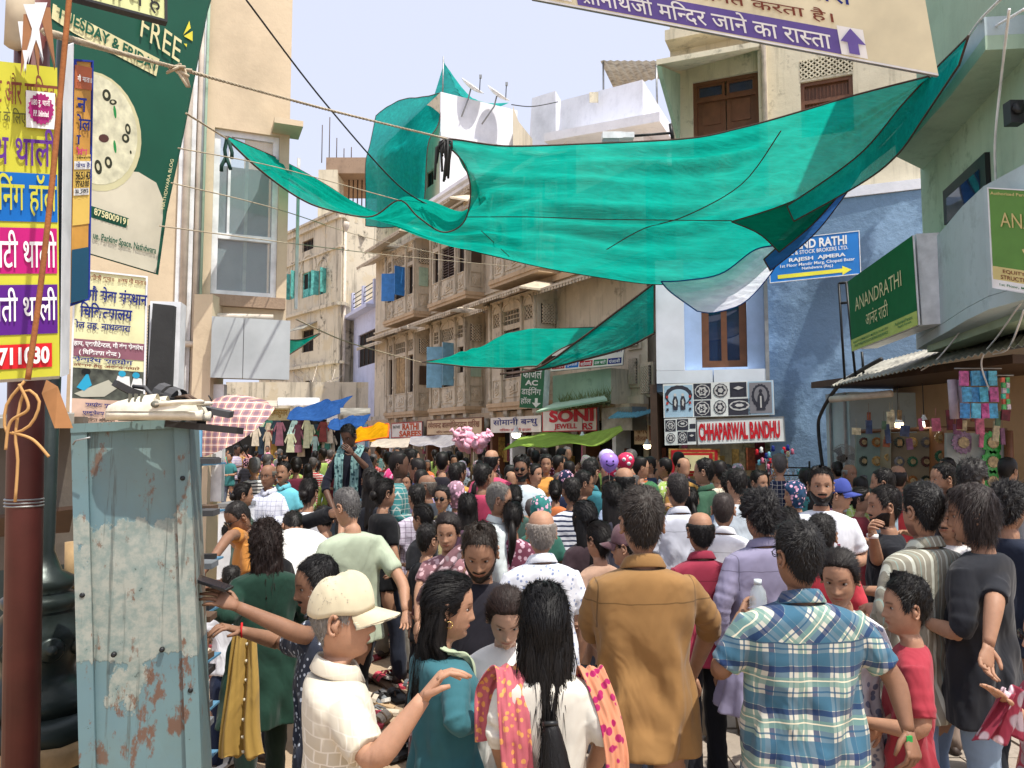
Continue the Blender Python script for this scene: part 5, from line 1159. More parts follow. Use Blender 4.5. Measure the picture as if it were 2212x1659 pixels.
r_ = empty('rolled_sheets', 'two pale mauve rolled sheets hanging beside the toy packets', 'rolls')
for x0, x1 in ((2056, 2062), (2072, 2088)):
    MB().tube([P(x0, 820, 8.4), P(x1, 905, 8.4)], .045, 12).build('roll', plain('roll_mauve', 'b3a3ae', .6), r_)
for k in range(28):
    x = rng.uniform(1845, 2200); Y = 10.5-(x-1845)/355*1.9-rng.uniform(.1, .5); q = P(x, rng.uniform(895, 960), Y); m = MB(); w_, h_ = rng.uniform(.04, .11), rng.uniform(.08, .24); m.box(q, (w_, .02, h_), 0, Matrix.Rotation(rng.uniform(-.15, .15), 3, 'Y')); m.tube([q+Vector((0, 0, h_/2)), q+Vector((0, 0, h_/2+.12))], .002, 3); m.build('hanging_packet', gc[k % 6] if k % 3 else plain('packet_mix%d' % (k % 4), ('7a4a6a', '4a6a4c', '8a6a3a', '3a4a6a')[k % 4], .3, var=.3, scale=20), RS)
# pedestal fan
FN = empty('pedestal_fan', 'grey pedestal fan with wire guard at the left of the gift shop', 'fan'); c = P(1822, 990, 11.3); ax = Vector((0.15, -1, 0)).to_track_quat('Z', 'Y').to_matrix(); m = MB()
for k in range(9): m.lathe(c, [(.025+.022*k, .09*math.sqrt(max(0, 1-(k/8.5)**2))), (.032+.022*k, .09*math.sqrt(max(0, 1-(k/8.5)**2))+.003)], 26, 0, ax, caps=False)
for k in range(36):
    t = 6.283*k/36; m.tube([c+ax@Vector((.02*math.cos(t), .02*math.sin(t), .09)), c+ax@Vector((.14*math.cos(t), .14*math.sin(t), .07)), c+ax@Vector((.21*math.cos(t), .21*math.sin(t), 0)), c+ax@Vector((.12*math.cos(t), .12*math.sin(t), -.09))], .0025, 3)
m.build('wire_guard', M_steel, FN)
for k in range(3):
    t = 2.09*k; MB().add([c+ax@Vector(p) for p in ((.03*math.cos(t), .03*math.sin(t), .01), (.18*math.cos(t-.2), .18*math.sin(t-.2), .03), (.19*math.cos(t+.4), .19*math.sin(t+.4), -.02), (.04*math.cos(t+.8), .04*math.sin(t+.8), -.01))], [(0, 1, 2, 3)]).build('blade', plain('fan_blade', '7c8486', .4), FN)
MB().lathe(c, [(0, -.1), (.05, -.1), (.06, 0), (.04, .04), (0, .05)], 12, 0, ax).build('hub', M_iron, FN)
MB().tube([c+Vector((0, .08, 0)), (c.x, c.y+.08, .05)], .02, 8).build('stand', M_steel, FN)
# trinket rack in front of the blue wall
TR = empty('keyring_rack', 'dark rack hung with rows of key rings and little figures against the blue wall', 'rack'); a = P(1655, 1010, 11.8)
for k in range(7):
    z = a.z-k*.115; m = MB(); m.tube([(a.x, a.y, z), (a.x+.62, a.y-.1, z)], .012, 5); m.build('bar', M_iron, TR)
    for q in range(9):
        cc = Vector((a.x+.03+q*.07, a.y-.02-q*.011, z-.045)); m = MB(); m.lathe(cc, [(.018, -.006), (.026, 0), (.018, .006)], 10, 0, Matrix.Rotation(math.pi/2, 3, 'X'), caps=False)
        if rng.random() < .7: m.box(cc+Vector((0, 0, -.04)), (.025, .01, .035))
        m.build('key_ring', rng.choice([M_alu, M_steel, gc[0], gc[3], pnt('key_red', 'b04040'), pnt('key_teal', '3a8a8a')]), TR)
for q in range(26):
    cc = P(rng.uniform(1635, 1712), rng.uniform(965, 1010), 11.9+rng.uniform(-.1, .1)); MB().lathe(cc, [(0, -.05), (.035, -.03), (.02, 0), (.028, .03), (0, .05)], 8).build('hanging_figure', rng.choice([W_, M_tinb, RED, NAVY, gc[1], gc[5]]), TR)
for s_ in (0, .62): MB().tube([(a.x+s_, a.y-s_*.16, 0), (a.x+s_, a.y-s_*.16, a.z+.1)], .015, 6).build('upright', M_iron, TR)
# goods hanging below the CHHAPARWAL sign
cg = empty('silver_shop_display', 'goods hanging in the shaded opening below the red lettered sign', 'shop display')
for k in range(34):
    x = rng.uniform(1425, 1690); y = rng.uniform(972, 1020); q = P(x, y, 14.6+rng.uniform(0, 1.2)); w_, h_ = rng.uniform(.05, .22), rng.uniform(.2, .6)
    MB().box(q, (w_, .05, h_)).build('hanging_item', gc[k % 6], cg)
fr = empty('framed_picture', 'red and gold framed picture leaning in the silver shop opening', 'picture'); q = P(1500, 1000, 14.2)
for k, (s_, mt) in enumerate(((.52, gc[0]), (.47, DR), (.40, gc[0]), (.36, DR), (.28, CRM))): MB().box(q-Vector((0, .012*k, 0)), (s_*2*.9, .02, s_)).build('frame' if k < 4 else 'picture', mt, fr)
bl = empty('iron_frame_stand', 'tall thin black iron frame standing on the awning beside the green lightbox', 'frame')
for (p_, q_) in (((1812, 612, 11.5), (1825, 822, 11.5)), ((1828, 610, 11.4), (1848, 815, 11.3)), ((1812, 612, 11.5), (1832, 610, 11.4)), ((1815, 655, 11.5), (1836, 653, 11.4)), ((1825, 822, 11.5), (1848, 818, 11.3)), ((1862, 760, 11.2), (1866, 815, 11.2))): MB().tube([P(*p_), P(*q_)], .02, 4).build('bar', M_iron, bl)
rope('cable_bundle', 'thick black cables drooping from the awning down the edge of the blue wall', [(1905, 775, 10.8), (1860, 800, 11.2), (1810, 835, 12.0), (1775, 890, 12.6), (1768, 930, 12.9), (1780, 1030, 12.9)], .03, M_wire, cat='cables')
for k, pts in enumerate(([(2110, 500, 7.3), (2118, 600, 7.6), (2090, 690, 8.2), (2030, 770, 8.9), (1990, 800, 9.4)], [(2212, 645, 6.5), (2160, 720, 7.5), (2120, 780, 8.1), (2140, 850, 8.2)], [(2212, 670, 6.5), (2180, 750, 7.3), (2145, 765, 7.8)])):
    rope('loose_wire', ('white wire looping down the grey parapet to the awning', 'pale wire dropping from the right edge to the toy packets', 'short pale wire curling above the awning lip')[k], pts, .009, M_alu, cat='wire')
MB().tube([P(2125, 462, 7.2), P(2118, 560, 7.4)], .03, 7).build('wire_coil', M_steel, label='coil of grey wires tied on the parapet corner', category='wires')
q = P(2190, 245, 6.5); MB().box(q, (.12, .1, .2)).lathe(q+Vector((0, -.06, .02)), [(.0, -.02), (.05, -.02), (.05, .02), (0, .02)], 12, 0, Matrix.Rotation(math.pi/2, 3, 'X')).build('electric_meter', M_iron, label='dark electric meter high on the pale green wall', category='meter')
# ================================================================== far street, left
FSt = empty('far_clothes_shops', 'far line of clothes shops in shade hung with kurtas at the end of the lane', 'shops'); Yf = 35.5
a, b = P(470, 860, Yf), P(830, 860, Yf)
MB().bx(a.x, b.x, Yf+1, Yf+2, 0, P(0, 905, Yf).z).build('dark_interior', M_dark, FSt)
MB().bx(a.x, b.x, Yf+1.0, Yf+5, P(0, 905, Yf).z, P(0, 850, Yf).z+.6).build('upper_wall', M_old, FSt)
gcol = ['cfd3b0', 'bfe0dc', 'a8c9c4', '2f6e4a', '84403c', '542a38', '9a7834', 'c9b9a0', '263a4a', 'd8cdb8', '8a5a6a', '3a7a6a']
for k in range(44):
    x = a.x+1.5+(b.x-a.x-4)*rng.random(); z = rng.uniform(2.1, 2.9); m = MB(); h_ = rng.uniform(.8, 1.4); w_ = rng.uniform(.25, .4); yy = Yf+.4+rng.uniform(0, .5)
    m.prism([(x-w_*.5, yy, z-h_), (x+w_*.5, yy, z-h_), (x+w_*.32, yy, z-.12), (x+w_*.6, yy, z-.45), (x+w_*.75, yy, z-.35), (x+w_*.35, yy, z), (x-w_*.35, yy, z), (x-w_*.75, yy, z-.35), (x-w_*.6, yy, z-.45), (x-w_*.32, yy, z-.12)], (0, .06, 0))
    m.build('hanging_kurta', plain('kurta_'+gcol[k % 12], gcol[k % 12], .8, var=.15), FSt)
def fsign(x0, x1, y0, y1, Y, t, mt, tm, name, label):
    b = B4((x0, y1, Y), (x1, y1, Y), (x0, y0, Y), name, label, 'signboard', mt, M_steel, th=.1); 
    if t: b.text(t, .08, .2, .92, .85, tm, off=.02)
    return b
fsign(540, 578, 880, 905, 34.8, 'स~टोर', plain('dull_maroon', '7a3c34', .6), W_, 'maroon_store_sign', 'maroon store sign with pale Hindi letters at the far left of the lane')
fsign(580, 625, 882, 908, 34.7, 'रामकुमार', plain('olive_board', 'c9c39a', .6), gc[0], 'cream_store_sign', 'cream shop sign with gold Hindi letters beside the maroon one')
fsign(706, 730, 893, 912, 33, '', W_, BLK, 'pale_panel_sign', 'small blank pale panel sign below the blue tarpaulin')
fsign(812, 838, 918, 945, 27, 'JEWELLERS', plain('red_board', 'b8503c', .6), CRM, 'red_jeweller_sign', 'small red sign behind the yellow tarpaulin')
for k, (x0, x1, y0, y1, Y) in enumerate(((516, 600, 868, 880, 35), (600, 690, 862, 876, 34.9), (735, 800, 885, 897, 26))):
    q = [P(x0, y1, Y-1.2), P(x1, y1, Y-1.2), P(x1, y0, Y), P(x0, y0, Y)]; MB().slab(q, (0, 0, .06)).build('shop_awning', (M_tcan, M_alu, M_tin)[k], label='%s shop awning in the far lane %s' % (('beige', 'white', 'grey')[k], ('over the maroon sign', 'over the cream sign', 'above the smaller blue tarpaulin')[k]), category='awning')
dr = empty('blue_painted_doors', 'pale blue carved double doors standing open in the far lane', 'doors')
for x0 in (736, 768): 
    q = P(x0, 925, 33); MB().bx(q.x, q.x+.5, 33, 33.1, .4, 2.6).build('door_leaf', M_lbshut, dr); MB().bx(q.x+.08, q.x+.42, 32.96, 33, 1.2, 2.3).build('panel', M_alu, dr)
# ================================================================== cotton candy, balloons, umbrella
M_candy = plain('pink_candy', (1.0, 0.50, 0.64), 0.35, var=.08, scale=20)
CC = empty('cotton_candy_bouquet', 'big bunch of pink bagged cotton candy on a pole above the crowd', 'cotton candy'); c = P(1020, 955, 14.0)
for k in range(34):
    d = Vector((rng.uniform(-.27, .27), rng.uniform(-.12, .12), rng.uniform(-.15, .14))); m = MB(); ax = Vector((d.x*1.8, -.2, .35+d.z)).normalized().to_track_quat('Z', 'Y').to_matrix()
    m.lathe(c+d, [(0, -.08), (.05, -.07), (.08, -.02), (.07, .04), (.03, .08), (.02, .09), (.05, .15), (.04, .155)], 7, 0, ax)
    m.build('candy_bag', M_candy, CC)
MB().tube([c+Vector((0, 0, -.1)), (c.x-.02, c.y, 1.2)], .02, 7).build('pole', M_wood2, CC)
def balloon(x, y, Y, r_, mat, label, face=False):
    o = empty('balloon', label, 'balloon', group=None); c = P(x, y, Y)
    MB().lathe(c, [(0, -r_*1.2), (r_*.08, -r_*1.12), (r_*.45, -r_*.92), (r_*.85, -r_*.45), (r_, .1*r_), (r_*.85, r_*.6), (r_*.5, r_*.9), (0, r_*1.02)], 24).build('skin', mat, o)
    MB().tube([c+Vector((0, 0, -r_*1.2)), c+Vector((.03, 0, -1.1))], .004, 4).build('string', M_rope, o)
    def dot(u, v, s, mt, nm):
        n = Vector((u, -math.sqrt(max(.01, 1-u*u-v*v)), v)); p_ = c+n*r_*1.0; ax = n.to_track_quat('Z', 'Y').to_matrix(); MB().lathe(p_, [(0, .006), (s*r_, .003), (s*r_, -.01)], 12, 0, ax).build(nm, mt, o)
    if face:
        dk = pnt('balloon_ink', '241a4a'); dot(-.35, .12, .09, dk, 'eye'); dot(.3, .12, .09, dk, 'eye')
        MB().tube([c+Vector((u, -math.sqrt(1-u*u-v*v), v))*r_*1.005 for u, v in [(-.42+.84*k/10, -.18-.2*math.sin(math.pi*k/10)) for k in range(11)]], .006, 4).build('smile', dk, o)
    else:
        for u, v in ((-.35, .2), (.4, .35), (.2, -.3)): dot(u, v, .22, W_, 'cloud_print')
M_bal = plain('balloon_violet', 'a884e0', .25, var=.03); M_balr = plain('balloon_red', 'd8305a', .25, var=.03)
balloon(1316, 998, 7.9, .098, M_bal, 'lilac balloon printed with a smiling face', True); balloon(1352, 996, 8.2, .092, M_balr, 'red balloon printed with white clouds beside the lilac one')
balloon(1311, 988, 8.15, .088, plain('balloon_pale', 'd0c4ec', .25, var=.03), 'pale balloon just behind the lilac one'); balloon(1324, 1018, 8.3, .085, M_balr, 'red balloon low behind the lilac one')
m, t, b_ = base_mat('plaid_umbrella_cloth'); v = ocoord(t); sp = t.nodes.new('ShaderNodeSeparateXYZ'); t.links.new(v, sp.inputs[0])
def band(t, s, per, wd, ph=0.0): return math_(t, 'LESS_THAN', math_(t, 'FRACT', math_(t, 'ADD', math_(t, 'MULTIPLY', s, 1/per), ph)), wd)
c1_ = mixc(t, math_(t, 'MULTIPLY', band(t, sp.outputs[0], .085, .45), .5), lin('b98a80'), lin('4a3a58')); c1_ = mixc(t, math_(t, 'MULTIPLY', band(t, sp.outputs[2], .075, .4), .45), c1_, lin('5a4a68'))
c1_ = mixc(t, band(t, sp.outputs[0], .085, .08, .3), c1_, lin('e6cfa6')); c1_ = mixc(t, band(t, sp.outputs[2], .075, .08, .3), c1_, lin('f0e0d8')); t.links.new(c1_, b_.inputs['Base Color']); b_.inputs['Roughness'].default_value = .7
M_umb = m
UM = empty('plaid_umbrella', 'open pink and purple plaid umbrella tilted over the lane beside the metal cabinet', 'umbrella'); c = P(458, 866, 8.2)
ax = Vector((-.38, -.45, .80)).normalized().to_track_quat('Z', 'Y').to_matrix(); n = 8; Rr = .54; rings = []
for k in range(9):
    q = k/8; rr = []
    for s in range(n*6):
        t_ = 2*math.pi*s/(n*6); ph = (s % 6)/6; sag = 1-.09*math.sin(math.pi*ph)*q; rr.append(c+ax@Vector((Rr*q*sag*math.cos(t_), Rr*q*sag*math.sin(t_), -.36*q**1.8-.02*math.sin(math.pi*ph)*q)))
    rings.append(rr)
MB().loft(rings[1:], 0, False).add([c]+rings[1], [(0, 1+s, 1+(s+1) % (n*6)) for s in range(n*6)], 0, True).build('canopy', M_umb, UM)
for k in range(n):
    t_ = 2*math.pi*k/n; MB().tube([c+ax@Vector((Rr*q*math.cos(t_), Rr*q*math.sin(t_), -.36*q**1.8-.008)) for q in (0, .3, .6, 1)], .004, 4).build('rib', M_steel, UM)
MB().tube([c+ax@Vector((0, 0, .07)), c+ax@Vector((0, 0, -.75))], .008, 6).build('shaft', M_iron, UM)
# ================================================================== near left: pole, cabinet, lamp post base
M_mar = plain('maroon_paint', '582a27', .5, var=.2, scale=4)
MP = empty('maroon_pole', 'thick maroon painted pipe carrying the yellow lightbox', 'pole')
MB().tube([P(43, 1780, 2.66), P(57, 830, 2.66), P(72, -40, 2.72)], .056, 20).build('pipe', M_mar, MP)
MB().tube([P(40, 100, 2.62), P(46, -40, 2.62)], .045, 10).build('wrapped_rope', M_rope, MP)
for k in range(7):
    a = P(70+rng.uniform(-20, 30), rng.uniform(-20, 60), 2.38); m = MB(); w_ = .02; e = a+Vector((rng.uniform(-.05, .06), 0, -.14-.1*rng.random())); m.add([a-Vector((w_, 0, 0)), a+Vector((w_, 0, 0)), e+Vector((w_*.7, -.02, 0)), e-Vector((w_*.3, -.01, 0))], [(0, 1, 2, 3)]); m.build('torn_wrapping', plain('brown_tape', '9a6a44', .7) if k % 2 else M_alu, MP)
MB().add([P(100, 820, 2.40), P(125, 835, 2.38), P(158, 925, 2.40), P(118, 925, 2.36), P(90, 850, 2.38)], [(0, 1, 2, 3, 4)]).build('torn_paper', plain('kraft_paper', '9a6c42', .8, var=.2), MP)
rope('orange_rope', 'frayed orange brown rope hanging down in front of the yellow lightbox', [(152, -30, 2.25), (140, 100, 2.25), (112, 400, 2.25), (85, 640, 2.25), (60, 820, 2.25)], .0080, plain('orange_rope', '9c6238', .95, bmp=.004, scale=20))
m = MB(); a = P(52, 860, 2.25)
for pts in ([(0, 0, .05), (-.05, 0, -.02), (-.045, 0, -.1), (.02, 0, -.08), (.045, 0, -.01), (.0, 0, .02), (-.02, 0, -.1), (-.01, 0, -.18), (-.012, 0, -.3)], [(-.03, 0, -.1), (.03, 0, -.12), (.08, 0, -.17)], [(-.01, -.01, .04), (.02, -.01, -.03), (-.03, -.01, -.07), (-.04, -.01, -.15)]):
    q = [a+Vector(p) for p in pts]; m.tube([spl(q, (len(q)-1)*k/24) for k in range(25)], .0042, 6)
m.build('rope_knot', plain('pale_rope', 'c79a62', .95), label='looped pale knot with dangling tail on the maroon pole', category='knot')
m = MB()
for k in range(3): m.lathe(P(52, 1080+k*7, 2.66), [(.058, 0), (.061, .003), (.058, .006)], 18)
m.build('binding_wire', M_steel, label='thin wire wound round the maroon pole', category='wire')
# metal cabinet
m, t, b_ = base_mat('peeling_blue_paint'); v = ocoord(t)
n1 = noise(t, v, 4.6, 10, .68, sc3=(1.2, 1, .7)); n2 = noise(t, v, 9, 8, .7, sc3=(1, 1, .45)); n3 = noise(t, v, 26, 6, .7)
base = mixc(t, ramp(t, noise(t, v, 2, 4), [(.3, 0.0), (.7, 1.0)]), lin('5f7d88'), lin('6c8786'))
sp = t.nodes.new('ShaderNodeSeparateXYZ'); t.links.new(v, sp.inputs[0])
hgt = ramp(t, sp.outputs[2], [(.60/2.2, 0.0), (.82/2.2, 1.0), (1.5/2.2, 1.0), (1.62/2.2, 0.0)])
hs = t.nodes.new('ShaderNodeMath'); hs.operation = 'DIVIDE'; t.links.new(sp.outputs[2], hs.inputs[0]); hs.inputs[1].default_value = 2.2
hgt = ramp(t, hs.outputs[0], [(.535, 0.0), (.555, 1.0), (.735, 1.0), (.775, 0.0)])
pm_ = ramp(t, math_(t, 'MULTIPLY', math_(t, 'ADD', n1, math_(t, 'MULTIPLY', hgt, .24)), 1.0), [(.62, 0.0), (.64, 1.0)])
col = mixc(t, pm_, base, mixc(t, ramp(t, n3, [(.4, 0.0), (.6, 1.0)]), lin('9ca198'), lin('7d8d88')))
rust = ramp(t, math_(t, 'MULTIPLY', n2, math_(t, 'ADD', n1, .1)), [(.345, 0.0), (.375, 1.0)])
col = mixc(t, math_(t, 'MULTIPLY', rust, .85), col, lin('6b4630')); col = mixc(t, ramp(t, n3, [(.66, 0.0), (.69, .8)]), col, lin('3c4a46'))
col = mixc(t, ramp(t, noise(t, v, 14, 5, .7, sc3=(3, 3, .12)), [(.58, 0.0), (.66, .65)]), col, lin('4a5450')); col = mixc(t, ramp(t, noise(t, v, 1.3, 6, .7), [(.45, 0.0), (.75, .5)]), col, lin('6a6656')); t.links.new(col, b_.inputs['Base Color']); b_.inputs['Roughness'].default_value = .5; b_.inputs['Metallic'].default_value = .15; bump(t, b_, math_(t, 'ADD', noise(t, v, 1.6, 3), math_(t, 'MULTIPLY', pm_, .06)), .6, .03)
M_cab = m
CB = empty('steel_cabinet', 'tall battered blue steel cabinet with peeling paint and rust beside the shoe heap', 'cabinet')
TL, TR_, BLc, BRc = P(155, 916, 2.52), P(408, 905, 2.62), P(192, 2050, 2.52), P(455, 2050, 2.62)
# upright panel following the photo, bottom at the ground
def ground_to(top, x2, y2, Y): q = P(x2, y2, Y); return Vector((q.x, top.y, 0.0))
BL_, BR_ = ground_to(TL, 196, 2100, 2.52), ground_to(TR_, 462, 2100, 2.62)
def cabp(u, v): return BL_.lerp(BR_, u).lerp(TL.lerp(TR_, u), v)
nrm = (BR_-BL_).cross(TL-BL_).normalized()
m = MB(); nx, nz = 16, 60; vs = []
for j in range(nz+1):
    for i in range(nx+1):
        u = .13+.74*i/nx; v_ = j/nz; vs.append(cabp(u, v_)+nrm*(-.006+.006*math.sin(9*v_+2*u)*math.sin(3.1*u)))
m.add(vs, [(j*(nx+1)+i, j*(nx+1)+i+1, (j+1)*(nx+1)+i+1, (j+1)*(nx+1)+i) for j in range(nz) for i in range(nx)], 0, True); m.build('door_panel', M_cab, CB)
for (u0, u1, nm) in ((0, .13, 'frame_post'), (.87, 1.0, 'frame_post')):
    MB().slab([cabp(u0, 0), cabp(u1, 0), cabp(u1, 1), cabp(u0, 1)], nrm*.014).build(nm, M_cab, CB)
MB().slab([cabp(0, .985), cabp(1, .985), cabp(1, 1.0), cabp(0, 1.0)], nrm*.018).build('top_rail', M_cab, CB)
MB().slab([cabp(0, 0)-nrm*.01, cabp(1, 0)-nrm*.01, cabp(1, 1)-nrm*.01, cabp(0, 1)-nrm*.01], -nrm*.30).build('carcass', M_cab, CB)
for (u, v_) in ((.06, .72), (.06, .38), (.93, .9), (.93, .55), (.93, .3), (.3, .62), (.7, .62), (.3, .4), (.75, .4)): MB().lathe(cabp(u, v_)+nrm*.015, [(.009, -.01), (.008, .002), (.003, .004), (0, .004)], 10, 0, nrm.to_track_quat('Z', 'Y').to_matrix()).build('bolt', M_iron, CB)
m = MB(); m.tube([P(158, 960, 2.5), P(163, 952, 2.45), P(195, 945, 2.45)], .003, 5); m.build('twisted_wire', M_steel, CB)
# second rack behind it with shoes stuffed in
RK = empty('blue_shelf_rack', 'narrow blue slotted shelf rack crammed with sandals behind the steel cabinet', 'rack'); M_rk = plain('rack_blue', '4f7f9c', .5, var=.15)
for (x, Y) in ((418, 2.95), (432, 3.3)):
    MB().tube([P(x, 925, Y), Vector((P(x, 925, Y).x+.02, Y, 0))], .011, 4).build('upright', M_rk, RK)
for k in range(9):
    z = .2+k*.2; a, b = P(395, 925, 2.9), P(436, 925, 3.35); MB().slab([(a.x, a.y, z), (b.x, a.y, z), (b.x+.02, b.y, z), (a.x, b.y, z)], (0, 0, .008)).build('shelf', M_rk, RK)
# lamp post base
LPb = empty('cast_iron_lamp_post', 'ornate black cast iron lamp post foot on a stepped stone plinth behind the maroon pole', 'lamp post')
M_ci = plain('cast_iron_green', (0.025, 0.035, 0.032), .35, .4, bmp=.002); c = P(80, 1500, 3.15); c.z = 0
MB().lathe(c, [(.24, .86), (.22, .92), (.15, .95), (.13, 1.0), (.15, 1.06), (.175, 1.12), (.17, 1.17), (.12, 1.23), (.14, 1.25), (.14, 1.28), (.10, 1.30), (.12, 1.32), (.12, 1.35), (.07, 1.38), (.04, 1.46), (.032, 3.6), (0, 3.6)], 24).build('shaft', M_ci, LPb)
for k in range(5):
    t_ = -2.4+k*.8; q = c+Vector((.165*math.cos(t_), .165*math.sin(t_), 1.10)); m = MB(); ax = Vector((math.cos(t_), math.sin(t_), 0)).to_track_quat('Z', 'Y').to_matrix(); m.lathe(q, [(.045, -.03), (.05, 0), (.04, .018), (.02, .012), (.018, .03), (0, .034)], 14, 0, ax); m.build('scroll', M_ci, LPb)
MB().lathe(c, [(.30, 0), (.30, .74), (.31, .76), (.33, .79), (.33, .83), (.25, .86), (0, .86)], 8).build('plinth', M_ci, LPb)
MB().lathe(c, [(.35, .70), (.36, .76), (.33, .78)], 8, caps=False).build('ledge', M_wood2, LPb)
# stall behind in the dark, left
ST = empty('shaded_stall', 'dim covered stall with grey cloth and dark gap behind the lamp post', 'stall')
M_gc = plain('grey_cloth', '6a6258', .9, var=.2, bmp=.01, scale=2)
MB().slab([P(-80, 1240, 4.4), P(180, 1215, 4.4), P(180, 900, 4.4), P(-80, 900, 4.4)], (0, .05, 0)).build('upper_cloth', M_gc, ST)
MB().slab([P(-80, 1165, 4.3), P(150, 1150, 4.3), P(160, 1100, 4.1), P(-80, 1130, 4.1)], (0, 0, .02)).build('shelf', M_woodd, ST)
q = [P(-80, 1640, 5.0), P(190, 1640, 5.0)]; MB().slab([Vector((q[0].x, 5.0, 0)), Vector((q[1].x, 5.0, 0)), Vector((q[1].x, 5.0, 1.6)), Vector((q[0].x, 5.0, 1.6))], (0, .1, 0)).build('back_sheet', plain('teal_sheet', '3a4a48', .6, var=.2), ST)
MB().slab([P(-80, 930, 3.9), P(160, 915, 3.9), P(160, 905, 5.2), P(-80, 915, 5.2)], (0, 0, .05)).build('roof_sheet', M_tin, ST)
MB().tube([P(157, 1170, 3.3), P(155, 1300, 3.3)], .03, 10).build('bamboo_leg', M_wood2, ST); MB().tube([P(118, 1470, 3.2), P(150, 1640, 3.2), P(153, 1900, 3.2)], .028, 10).build('bamboo_leg', M_wood2, ST)
for k, (x, y, c_) in enumerate(((165, 640, '7a8a3a'), (200, 560, '6a5a4a'))): pass
# low white freezer and post beside the lane
FZ = empty('white_freezer', 'white chest freezer standing at the lane mouth behind the orange shirted man', 'freezer')
a, b = P(472, 1100, 7.6), P(525, 1100, 7.6); MB().bx(a.x, b.x, 7.6, 8.2, 0, 1.25).build('body', M_alu, FZ); MB().bx(a.x-.01, b.x+.01, 7.58, 8.2, 1.255, 1.29).build('lid', M_steel, FZ)
WP = empty('white_wall_panel', 'tall white board fixed at the lane corner under the umbrella', 'panel'); a, b = P(454, 900, 9.0), P(482, 900, 9.0); MB().bx(a.x, b.x, 9.0, 9.1, 1.2, P(0, 830, 9.0).z).build('board', M_alu, WP); MB().bx(a.x+.05, a.x+.08, 8.97, 9.0, 1.6, 1.75).build('handle', M_steel, WP)
MB().bx(P(412, 900, 8.9).x, P(452, 900, 8.9).x, 8.9, 9.3, 0, 3.6).build('corner_pier', M_cream, AB)
# ------------------------------------------------------------------ footwear
def sandal_mesh(strap='thong', clog=False):
    m = MB(); L = .26; out = [(-.035, -.12), (.035, -.12), (.042, -.06), (.034, 0), (.045, .07), (.035, .12), (0, .135), (-.038, .115), (-.047, .06), (-.036, 0), (-.04, -.06)]
    m.prism([(x, y, 0) for x, y in out], (0, 0, .022 if not clog else .035))
    if clog:
        m.v, m.f, m.mi, m.sm = [], [], [], []; ol = lambda y: (.048*math.sqrt(max(.02, 1-((y-.05)/.085)**2)) if y > .05 else (.048-.012*math.sin((y-.05)*-17) if y > -.09 else .036*math.sqrt(max(.05, 1-((y+.09)/.042)**2))))
        ys = [.133, .125, .10, .07, .03, -.01, -.05, -.09, -.115, -.13]
        m.loft([[Vector((ol(y)*math.cos(t)*(1.05 if math.sin(t) < 0 else 1), y, .018+.018*math.sin(t))) for t in [6.283*j/16 for j in range(16)]] for y in ys], 0, True, True)
        m.loft([[Vector((ol(y)*1.0*math.cos(t), y, .028+h_*math.sin(t))) for t in [math.pi*j/12 for j in range(13)]] for y, h_ in ((.133, .006), (.125, .022), (.10, .036), (.07, .046), (.04, .054), (.01, .060), (-.005, .062))], 0, False, True, closed=False)
        for sd in (-1, 1): m.prism([(sd*.045, -.005, .03), (sd*.045, -.13, .03), (sd*.040, -.12, .05), (sd*.042, -.05, .05), (sd*.042, -.005, .075)], (-sd*.006, 0, 0))
        m.tube([(-.045, -.012, .052), (-.043, -.07, .060), (-.02, -.125, .064), (.02, -.125, .064), (.043, -.07, .060), (.045, -.012, .052)], .008, 6)
        m.lathe((.047, -.012, .052), [(.012, 0), (.012, .004), (0, .004)], 10, 1, Matrix.Rotation(R(90), 3, 'Y')); m.lathe((-.047, -.012, .052), [(.012, 0), (.012, .004), (0, .004)], 10, 1, Matrix.Rotation(R(-90), 3, 'Y'))
        for sd in (-1, 1):
            for k in range(9): m.box((sd*(.018+.008*(k % 3)), .03+.016*(k//3), .028+.045*1.0), (.004, .004, .03), 1)
    elif strap == 'thong':
        m.tube([(-.038, -.02, .02), (-.02, .04, .045), (0, .075, .03)], .007, 5, 1); m.tube([(.038, -.02, .02), (.02, .04, .045), (0, .075, .03)], .007, 5, 1)
    else:
        for y in (.03, .08):
            m.loft([[Vector((.045*math.cos(t), y+d, .02+.045*math.sin(t))) for t in [math.pi*j/6 for j in range(7)]] for d in (-.018, .018)], 1, False, False, closed=False)
    return m
fw_cols = ['2c2a2a', '7a5a40', 'b59a78', '4a4a4c', '8a3038', 'c8bca8', '5a4636', 'd8d4cc', '6c7074', 'c44a5a']
FM = [plain('footwear_'+c_, c_, .6, var=.1) for c_ in fw_cols]
protoT = sandal_mesh('thong').build('sandal', [FM[0], FM[1]]); protoS = sandal_mesh('band').build('slipper', [FM[1], FM[0]])
cnames = ['black', 'tan brown', 'sand coloured', 'charcoal', 'maroon', 'bone white', 'dark brown', 'off white', 'grey', 'pink']
def footwear(o, x, y, Z, ci, label, grp='footwear scattered on the ground', first=False, rz=None, tilt=0):
    q = PZ(x, y, Z) if isinstance(Z, (int, float)) else Z
    nm = o.name.split('.')[0]
    c = o if first else bpy.data.objects.new(nm, o.data)
    if not first: sc.collection.objects.link(c)
    c.location = q; c.rotation_euler = (tilt, rng.uniform(-.1, .1), rng.uniform(0, 6.28) if rz is None else rz)
    for s, mt in enumerate((FM[ci], FM[(ci+3) % 10])): c.material_slots[s].link = 'OBJECT'; c.material_slots[s].material = mt
    c['label'] = label; c['category'] = 'sandal' if nm == 'sandal' else 'slipper'; c['group'] = grp; return c
spots = []
